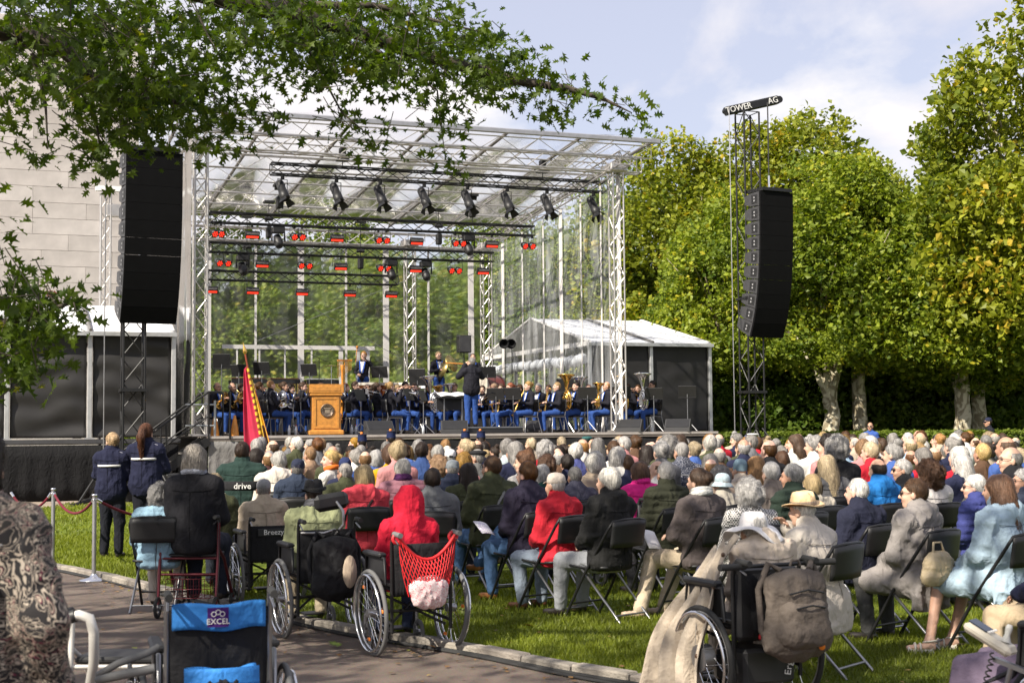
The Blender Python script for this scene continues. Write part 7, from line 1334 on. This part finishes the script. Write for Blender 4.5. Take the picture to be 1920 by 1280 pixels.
# power wheelchair with the coat and the grey backpack
wc4 = wheelchair(place(1384, 310), R(25), 'black power wheelchair with thick wheels carrying the person in the white sun hat', sc=1.05, rw=.29, power=True, tyre=BLKRUB, btop=.80, rim=mat('grey_rim', (.4, .4, .4), .4, .6))
m_ = MB(); m_.box((0, -.23, .60), (.42, .07, .42), bev=.03); m_.build('seat_back', mat('black_vinyl', (.02, .02, .021), .35), wc4); m_ = MB(); m_.bar((-.36, -.33, .81), (.36, -.33, .81), .012, 6); m_.build('handle_bar', BLACKM, wc4)
for s in (-1, 1): m_ = MB(); m_.bar((s*.2, -.33, .81), (s*.38, -.36, .815), .019, 8); m_.build('bar_grip', BLKRUB, wc4)
m_ = MB(); m_.box((0, -.12, .25), (.34, .3, .2), bev=.02); m_.build('battery_box', BLKPL, wc4); le = text_mesh('Ergo', .06, .004); le.materials.append(WHITEP); inst('lettering', le, wc4, (.12, -.275, .25), (0, R(-80), 0)); m_ = MB(); m_.box((-.05, -.3, .42), (.09, .02, .03), bev=.006); m_.build('red_tab', REDPL, wc4)
TAUPE = fab((.115, .095, .08), key='canvas', bump=.5); backpack('grey_backpack', wc4.matrix_basis @ Vector((.06, -.43, .565)), R(22), 'grey brown backpack hanging behind the power wheelchair', TAUPE, 1.12, True, (.17, .10, .23))
# beige raincoat draped over its side
def drape(s, q):
    """raincoat thrown over the left arm: s runs from the back seam to the front edge, q from shoulder to hem"""
    f = .045*math.sin(s*19+q*2)*(.25+q)+.02*math.sin(s*41+q*5)*q; y = -.14+.52*s*(.55+.45*q)+.05*q; x = -.10-.24*math.sin(min(1, q*1.25)*math.pi/2)-f-.10*q*s
    return Vector((x, y+.03*math.sin(q*9+s*3), max(1.0-.10*s-(.94-.06*s)*q**1.1+.03*math.sin(s*15)*(1-q), .05)))
m_ = MB(); m_.grid(drape, 60, 30, 0, True, .006); o = m_.build('raincoat', fab((.46, .39, .31), key='poplin', bump=.4), None, wc4.location, (0, 0, R(25)), label='beige raincoat draped over the arm of the power wheelchair', cat='coat')
for k in range(4): m_ = MB(); m_.lathe([(0, -.004), (.013, -.004), (.013, .004), (0, .006)], drape(.06, .15+.2*k)+Vector((0, -.01, .0)), (-1, -.3, .2), 10); m_.build('button', mat('brown_button', (.08, .04, .02), .4), o)
# foreground wheelchair seen from behind
wc5 = wheelchair(place(385, 424)+Vector((0, .2, 0)), R(17), 'empty black wheelchair with bright blue top band in the foreground', frame=STEEL, sc=1.0, btop=.92, grip=BLKRUB, tyre=GREYRUB)
m_ = MB(); m_.grid(lambda s, q: ((s-.5)*.40, -.268-.04*math.sin(math.pi*s)-.006*math.sin(s*13), .795+.112*q+.006*math.sin(s*9)), 20, 6, 0, True, .012); m_.build('blue_band', BLUEF, wc5); m_ = MB(); m_.box((-.01, -.325, .852), (.09, .006, .082)); lb = m_.build('purple_label', PURP, wc5); le = text_mesh('EXCEL', .034, .002); le.materials.append(WHITEP); inst('lettering', le, lb, (-.01, -.330, .834))
m_ = MB()
for k in range(3): m_.torus((-.028+.018*k, -.330, .866+.008*(k == 1)), (0, 1, 0), .010, .0018, 12, 4)
m_.build('crown_logo', WHITEP, lb)
m_ = MB(); m_.grid(lambda s, q: ((s-.5)*(.30-.03*(1-q)), -.31-.05*math.sin(math.pi*s)*(1-q)-.04, .42+.22*q+.01*math.sin(s*8)), 14, 10, 0, True, .05); m_.build('blue_pouch', BLUEF, wc5); m_ = MB(); m_.grid(lambda s, q: ((s-.5)*.31, -.39-.03*math.sin(math.pi*s)-.012*q, .57+.08*(1-q)), 12, 4, 0, True, .008); m_.build('pouch_flap', BLUEF, wc5)
for s in (-1, 1): m_ = MB(); m_.path([(s*.21, -.34, .36), (s*.12, -.43, .50), (s*.04, -.44, .57), (-s*.02, -.44, .59)], .02, 6); m_.build('black_strap', BLKFAB, wc5)
m_ = MB(); m_.path([(-.06, -.445, .60), (-.03, -.46, .57), (.03, -.46, .57), (.06, -.445, .60)], .009, 6); m_.build('pouch_handle', BLKFAB, wc5)
le = text_mesh('Glie', .05, .004); le.materials.append(WHITEP); m_ = MB(); m_.box((-.36, -.02, .56), (.02, .3, .1), bev=.008); sg = m_.build('black_guard', BLKPL, wc5); inst('lettering', le, sg, (-.35, -.175, .56))
m_ = MB(); m_.path([(-.5, -.1, .6), (-.42, -.2, .66), (-.3, -.22, .7), (-.25, -.2, .72)], .016, 8); m_.path([(-.5, -.1, .58), (-.4, -.25, .62), (-.27, -.26, .64)], .02, 8); m_.build('folded_armrest', mat('grey_grip', (.14, .14, .14), .7), wc5)
# white and maroon walking frames
wr_ = rollator(place(262, 372), R(-2), 'white framed rollator with black seat beside the foreground wheelchair', mat('pearl_white', (.62, .60, .56), .3, .2), 1.0, False, h=.76)
wl_ = [at(128, 1158, 6.55), at(148, 1152, 6.55), at(168, 1158, 6.55), at(176, 1185, 6.55), at(176, 1240, 6.6), at(166, 1300, 6.7)]; m_ = MB(); m_.path([wr_.matrix_basis.inverted() @ q for q in wl_], .024, 10); m_.build('white_arm', mat('pearl_white', (.62, .60, .56), .3, .2), wr_); m_ = MB(); m_.bar(wr_.matrix_basis.inverted() @ at(126, 1158, 6.55), wr_.matrix_basis.inverted() @ at(142, 1153, 6.55), .031, 10); m_.build('arm_joint', BLKPL, wr_)
rollator(place(369, 205), R(-2), 'maroon rollator with wire basket used as a seat', MAROON, 1.0); o = rollator(place(463, 152, .055), R(0), 'black rollator with white lettered back strap below the flag', BLACKM, .95, False); m_ = MB(); m_.grid(lambda s, q: ((s-.5)*.5, -.25-.1*math.sin(math.pi*s), .92+.12*q), 10, 3, 0, True, .02); bs = m_.build('back_strap', BLKFAB, o); le = text_mesh('drive', .11, .004); le.materials.append(WHITEP); inst('lettering', le, bs, (.02, -.375, .98))
rollator(place(1203, 186, .055), R(40), 'grey rollator handle standing between the black jacket and the olive vest', STEEL, 1.0, False)
# ---------------------------------------------------------------- people standing or sitting near
person(place(369, 207, .09), R(-3), 'grey haired person in black sweater sitting on the maroon rollator', pose(arms='lap', w=.97), top=(.010, .010, .013), bottom=(.015, .018, .03), hair='bob', hairc=(.50, .44, .37), jacket='sweater', skin=1, scarf=(.3, .32, .38), scale=1.03)
STRIPE = mat('reflective_tape', (.62, .62, .60), .4, var=.05)
for px, yt, hyw, hr, hc, lb in ((213, 812, .75, 'bun', (.42, .26, .10), 'blond officer in navy jacket with silver stripe looking left'), (277, 795, -.1, 'tail', (.13, .045, .015), 'officer with long brown ponytail in navy jacket with silver stripe')):
    p = 146.; z = CAMH-(yt-yh(px))/p; P = pose('stand', arms='fold', hyaw=hyw, w=.98); o = person(place(px, p, .055), R(-4), lb, P, top=(.011, .013, .034), bottom=(.008, .009, .014), hair=hr, hairc=hc, jacket='jacket', skin=1, scale=(z-.055)/1.775, name='officer', st=.0165)
    m_ = MB(); m_.grid(lambda s, q: (.176*math.sin((s-.5)*2.2)*1.10, -.055-.172*math.cos((s-.5)*2.2), 1.30+.028*q), 14, 2, 0, True, .004); m_.build('reflective_stripe', STRIPE, o)
    for s in (-1, 1): m_ = MB(); m_.box((s*.16, -.07, 1.502), (.06, .1, .012), Matrix.Rotation(R(s*16), 3, 'Y'), bev=.004); m_.build('epaulette', STRIPE if False else fab((.25, .25, .3)), o)
PAIS = blotch('paisley', [(0, (.012, .010, .011)), (.42, (.42, .35, .28)), (.44, (.012, .01, .011)), (.50, (.46, .39, .31)), (.525, (.02, .015, .014)), (.57, (.15, .01, .04)), (.585, (.42, .35, .27)), (.61, (.02, .017, .014))], 6.5)
pw = place(-45, 600); o = person(pw, R(-12), 'person in black and cream paisley blouse cut off by the left picture edge', pose('stand', arms='out', lean=.05, w=1.1), topm=PAIS, bottom=(.01, .01, .012), hair='bob', hairc=(.03, .02, .015), jacket='jacket', skin=0, scale=.94, fold=.01, st=.014, belly=.02)
backpack('shoulder_bag', pw+Vector((-.1, -.24, 1.1)), R(-12), 'black bag on the back of the person in paisley', mat('black_leather', (.012, .012, .013), .35, bump=.3), 1.0, False, (.15, .09, .26))
# stanchions with ropes
SP = [(103, 150.), (180, 167.), (418, 152.)]; ROPE = mat('rope_velvet', (.12, .004, .015), .85)
pts = []
for i, (px, p) in enumerate(SP):
    l = place(px, p, 0); q = thing('stanchion', ('silver rope post half hidden beside the paisley blouse', 'silver rope post standing on the path before the officers', 'silver rope post beside the grey haired person in black')[i], 'rope post', l, 0, 'rope posts'); h = .93
    m_ = MB(); m_.lathe([(0, 0), (.16, 0), (.16, .012), (.05, .04), (.03, .07), (.024, .08)], n=24); m_.build('base', CHROME, q); m_ = MB(); m_.bar((0, 0, .06), (0, 0, h), .024, 14); m_.build('post', mat('brushed_steel', (.5, .5, .5), .35, .9), q); m_ = MB(); m_.lathe([(.024, h), (.03, h), (.03, h+.03), (0, h+.032)], n=14); m_.torus((0, 0, h-.03), (0, 0, 1), .03, .006, 12, 5); m_.build('cap', CHROME, q); pts.append(l+Vector((0, 0, h-.03)))
pts.insert(0, place(20, 148, .9)); pts.append(place(520, 140, .86))
for i, (a, c) in enumerate(zip(pts, pts[1:])):
    d = (c-a); sag = .20 if i < 2 else .25; m_ = MB(); pp_ = [a+d*k/16-Vector((0, 0, sag*4*(k/16)*(1-k/16)))+d.normalized()*.03*(1-2*k/16) for k in range(17)]; m_.path(pp_, .016, 8); o = m_.build('barrier_rope', ROPE, None, label=('wine red rope at the picture edge', 'wine red rope between the two posts left of the officers', 'wine red rope passing behind the pale blue jacket', 'wine red rope right of the post below the flag')[i], cat='rope', group='barrier ropes')
    for e in (0, -1): m_ = MB(); s = pp_[e]; n_ = pp_[1 if e == 0 else -2]; m_.bar(s, s+(n_-s).normalized()*.07, .019, 8); m_.build('end_clasp', CHROME, o)
# joystick arm, blanket and bags at the lower right
jt = thing('joystick_control', 'beige joystick control box with dark screen on a wheelchair arm', 'joystick', place(1848, 415, .66), R(48)); jt.rotation_euler = (R(16), 0, R(48)); m_ = MB(); m_.box((0, .02, .03), (.10, .24, .05), Matrix.Rotation(R(12), 3, 'X'), bev=.018); m_.build('housing', mat('beige_plastic', (.50, .46, .38), .4), jt)
m_ = MB(); m_.box((0, .075, .072), (.075, .09, .006), Matrix.Rotation(R(12), 3, 'X')); m_.build('screen', mat('screen_dark', (.03, .04, .06), .15), jt); m_ = MB(); m_.lathe([(.022, 0), (.018, .012), (.012, .03), (.016, .06), (.012, .075), (0, .078)], (0, -.05, .045), n=14); m_.build('stick', mat('grey_stick', (.45, .45, .43), .5), jt); m_ = MB(); m_.box((0, -.12, -.05), (.03, .2, .02)); m_.bar((0, -.1, -.06), (.0, -.1, -.34), .012, 6); m_.build('bracket', STEEL, jt)
for k in range(4): m_ = MB(); m_.box((-.036+.024*k, .018, .066), (.016, .012, .008), Matrix.Rotation(R(12), 3, 'X'), bev=.003); m_.build('button', WHITEP, jt)
m_ = MB(); m_.path([(-.03+.012*math.cos(k*.9), -.02+.012*math.sin(k*.9), -.02-.004*k) for k in range(70)], .004, 5); m_.build('coiled_cord', BLKRUB, jt)
wc6 = wheelchair(place(2015, 400), R(50), 'power wheelchair with violet grey blanket at the lower right edge', sc=1.05, power=True, tyre=BLKRUB, btop=.92, handles=False); m_ = MB(); m_.grid(lambda s, q: ((s-.5)*.62, -.15+.7*q, .66-.14*q-.55*max(0, abs(s-.5)*2-.62)+.025*math.sin(s*13+q*4)), 26, 18, 0, True, .012); m_.build('blanket', fab((.13, .10, .145), bump=.5), None, wc6.location, (0, 0, R(50)), label='violet grey blanket over the wheelchair at the lower right edge', cat='blanket')
me = surf('bag_body', [E((0, 0, .11), (.14, .07, .10), 0, .03), C((-.1, 0, .03), (.1, 0, .03), .06, .06, 0, .03)], .01, [fab((.42, .34, .22), key='leather', rough=.5)], mod=folds(.008, 18, 2)); hb = thing('handbag', 'beige leather handbag on the lap of the pale blue coat', 'bag', place(1752, 262, .545), R(35)); inst('bag_body', me, hb); m_ = MB(); m_.path([(-.06, 0, .2), (-.04, .01, .27), (.04, .01, .27), (.06, 0, .2)], .009, 6); m_.build('bag_handle', fab((.42, .34, .22), key='leather', rough=.5), hb)
PAPER = mat('paper', (.78, .76, .76), .7, var=.05); LILAC = blotch('programme', [(0, (.75, .73, .76)), (.5, (.45, .36, .6)), (.56, (.75, .72, .78))], 9)
for px, py, d, rx, lb, m in ((908, 990, 13.2, .5, 'printed programme on the lap of the person in torn jeans', LILAC), (1222, 1012, 12.2, .8, 'folded programme beside the grey brown jacket', PAPER), (1362, 1066, 11.4, .6, 'blue programme on the lap of the checked coat', BLUEF)): q = at(px, py, d); m_ = MB(); m_.grid(lambda s, t: ((s-.5)*.15, (t-.5)*.21, .012*math.sin(s*3)), 6, 3, 0, True, .003); m_.build('programme', m, None, q, (rx, .2, .6), label=lb, cat='paper', group='programmes')
# fallen leaves on the path and lawn
LFM = [mat('fallen_leaf_%d' % i, c, .8, var=.3, vs=30) for i, c in enumerate(((.35, .16, .03), (.30, .09, .02), (.16, .22, .04)))]
def star(sc): 
    h = [(.0, .0), (.06, .10), (.30, .12), (.10, .26), (.42, .42), (.12, .50), (.32, .74), (.08, .72), (0, 1)]; pts = h+[(-x, y) for x, y in h[-2:0:-1]]; return [(x*sc, y*sc) for x, y in pts]
_l = MB(); _p = star(.13); _l.add([(x, y, .012*math.sin(x*40)+.01*y) for x, y in _p], [tuple(range(len(_p)))]); FLM = _l.mesh('fallen_leaf'); FLM.materials.append(LFM[0])
for i, (px, py) in enumerate(((1085, 1252), (1098, 1256), (1190, 1266), (1212, 1270), (955, 1226), (1230, 1272), (130, 1150), (402, 1128), (640, 1210), (820, 1212), (845, 1208), (330, 1135), (1060, 1130), (990, 1172))): inst('fallen_leaf', FLM, None, gnd(px, py, .02 if i < 12 else .07), (.2, .1, i*1.7), [LFM[i % 3]], label=TXT[i]+' fallen oak leaf lying near the kerb', cat='leaf', group='fallen leaves')

def litter():
    g = np.random.default_rng(12); n = 700; kx = np.array([q.x for q in kfine]); ky = np.array([q.y for q in kfine]); x = g.uniform(-4.5, 4.5, n); o_ = -np.abs(g.normal(0, .5, n)); far_ = g.random(n) < .35; o_ = np.where(far_, g.uniform(-3, 4, n), o_-.06)
    P = np.stack([x, np.interp(x, kx, ky)+o_, np.where(o_ > 0, .085, .012)], -1); V_, F_ = leaf_quads(P, .045, g, 3.0); V_[:, 2] = np.repeat(P[:, 2], 4)+np.clip((V_[:, 2]-np.repeat(P[:, 2], 4))*.35, -.004, .02)
    me = np_mesh('leaf_litter', V_, F_, [leafmat('litter_leaf', (.10, .05, .02), (.30, .17, .05), .1, (.2, .22, .05))], False, tint=g.random(n)); tag(link(bpy.data.objects.new('leaf_litter', me)), 'small dry leaves scattered along the kerb and lawn', 'leaves', None, 'stuff')
litter()
# ================================================================ the pin oak hanging into the picture
OAKL = leafmat('oak_leaf', (.03, .06, .006), (.105, .15, .012), .45, (.22, .22, .014)); OAKB = bark('oak_bark', (.035, .028, .02), (.075, .06, .045), 7)
def oak_leaves(P, size, g):
    n = len(P); pt = np.array(star(1.0)); k = len(pt); d = g.normal(size=(n, 3)); d[:, 2] = d[:, 2]*.5-.55; d /= np.linalg.norm(d, axis=1)[:, None]
    u = g.normal(size=(n, 3))*.7+npv((0, 0, .7)); s = np.cross(d, u); s /= np.linalg.norm(s, axis=1)[:, None]+1e-9; nn = np.cross(s, d); L = (size*(.5+.9*g.random(n)))[:, None, None]
    V_ = P[:, None]+L*(pt[None, :, :1]*s[:, None]+pt[None, :, 1:]*d[:, None]+nn[:, None]*(.35*np.abs(pt[None, :, :1])-.22*(pt[None, :, 1:]-.4)**2)); return V_.reshape(-1, 3), np.arange(n*k).reshape(n, k)
def oak():
    g = np.random.default_rng(77); t = thing('oak_tree', 'pin oak with pointed lobed leaves hanging over the picture from the left', 'tree', (-9.5, 7.5, 0))
    base = npv((-9.5, 7.5, 0)); cl = []
    # px, py, rx, ry, clumps, depth: where the hanging sprays are
    for px, py, rx, ry, n, d, dj in ((90, 60, 190, 110, 330, 11.5, 1.6), (270, 110, 150, 120, 260, 11.8, 1.4), (200, 210, 80, 70, 70, 11.5, .8), (330, 225, 130, 55, 90, 11.8, .8), (185, 295, 34, 34, 16, 11.4, .4), (90, 280, 30, 14, 7, 11.2, .3), (25, 205, 35, 25, 14, 11, .4), (520, 40, 170, 60, 210, 12.2, 1.3), (720, 70, 190, 80, 250, 12.6, 1.3), (600, 115, 160, 50, 90, 12.3, 1.0), (860, 110, 130, 70, 110, 12.8, .9), (470, 215, 60, 28, 22, 11.8, .4), (640, 220, 50, 18, 10, 12.2, .3), (700, 260, 40, 16, 10, 12.2, .2), (835, 300, 24, 22, 8, 12.4, .2), (850, 195, 60, 30, 20, 12.6, .4),
                                  (980, 150, 90, 55, 48, 12.9, .6), (1040, 205, 40, 30, 10, 12.9, .3), (1090, 185, 40, 20, 9, 13, .2), (1130, 195, 22, 12, 4, 13, .2), (1183, 215, 26, 24, 9, 13, .2), (40, 600, 75, 60, 46, 9.2, .6), (110, 580, 55, 30, 20, 9.2, .3), (35, 690, 45, 45, 22, 9.0, .4), (10, 540, 40, 45, 22, 9.2, .4), (8, 418, 16, 14, 5, 9, .2), (60, 655, 40, 14, 8, 9, .2)):
        n = max(3, int(n*1.1)); r = np.sqrt(g.random(n)); a = g.random(n)*2*np.pi
        for i in range(n): cl.append(np.array(at(px+math.cos(a[i])*r[i]*rx, py+math.sin(a[i])*r[i]*ry, d+g.uniform(-dj, dj))))
    cl = np.array(cl); per = 4; P = np.repeat(cl, per, 0)+g.normal(size=(len(cl)*per, 3))*.095
    # the rest of the crown, above and behind the camera
    n2 = 2500; Q = np.stack([g.uniform(-16, 1.5, n2), g.uniform(-4.5, 9.5, n2), g.uniform(5.4, 11, n2)], -1); Q = Q[(vnoise(Q, .45, 2)+.6*vnoise(Q, 1.1, 5) > -.30) & (np.linalg.norm((Q-npv((-8, 4, 6.5)))/npv((9.5, 7.5, 5)), axis=1) < 1) & (Q[:, 2] > 2.3+.34*np.maximum(Q[:, 1], 0)+.9)]
    P2 = np.repeat(Q, 11, 0)+g.normal(size=(len(Q)*11, 3))*.22; V1, F1 = oak_leaves(P, .108, g); V2, F2 = oak_leaves(P2, .19, g)
    V_ = np.concatenate([V1, V2])-base; F_ = np.concatenate([F1, F2+len(V1)]); tint = np.clip(g.normal(.42, .22, len(F_)), 0, 1); inst('crown', np_mesh('crown', V_, F_, [OAKL], False, tint=tint), t)
    b = MB(); o = Vector(base)
    def limb(pts, r0, r1): n = len(pts); b.path([Vector(p)-o for p in pts], [r0+(r1-r0)*i/(n-1) for i in range(n)], 7)
    limb([(-9.5, 7.5, -.1), (-9.45, 7.5, 1.5), (-9.5, 7.4, 3.2), (-9.3, 7.5, 5.2), (-9.4, 7.3, 8)], .34, .16)
    limb([(-9.4, 7.5, 4.4), (-7.5, 9, 5.4), at(-60, 40, 11.3), at(120, 90, 11.5), at(210, 190, 11.6), at(330, 190, 11.8), at(430, 215, 11.9)], .14, .008); limb([at(120, 90, 11.5), at(170, 170, 11.5), at(190, 290, 11.4)], .03, .006); limb([at(60, 100, 11.3), at(85, 190, 11.4), at(90, 280, 11.2)], .02, .004)
    limb([(-9.4, 7.4, 5.2), (-6.5, 9.6, 6.6), at(280, -40, 12), at(470, 10, 12.2), at(640, 50, 12.4), at(800, 105, 12.7), at(960, 150, 12.9), at(1060, 165, 13), at(1130, 185, 13), at(1185, 212, 13)], .13, .005); limb([at(470, 10, 12.2), at(700, 10, 12.5), at(900, 60, 12.8)], .05, .006); limb([at(640, 50, 12.4), at(820, 170, 12.5), at(835, 300, 12.4)], .014, .003); limb([at(280, -40, 12), at(300, 80, 11.8), at(260, 200, 11.7)], .03, .006); limb([at(560, 60, 12.3), at(640, 210, 12.2), at(700, 262, 12.2)], .014, .003)
    limb([(-9.4, 7.5, 3.4), (-6.5, 8.5, 3.2), at(-90, 600, 9.3), at(30, 605, 9.2), at(110, 575, 9.2), at(160, 560, 9.2)], .06, .004); limb([at(-90, 600, 9.3), at(0, 670, 9.1), at(60, 655, 9)], .02, .003); limb([(-9.4, 7.3, 5), (-8, 3, 7), (-6, 0, 8), (-4, -2, 8.5)], .12, .03); limb([(-9.4, 7.3, 5.5), (-6, 5, 7.5), (-2.5, 4, 8), (0, 4.5, 7.8)], .12, .02); limb([(-9.4, 7.4, 6), (-5, 7, 7.5), (-2, 7.5, 7.3)], .1, .02)
    for c in cl[::3]:
        e = c+g.normal(size=3)*.12+npv((-.12, -.05, .16)); b.path([Vector(c)-o, Vector(e)-o], [.003, .004], 4)
    me = b.mesh('trunk'); me.materials.append(OAKB); inst('trunk', me, t)
oak()
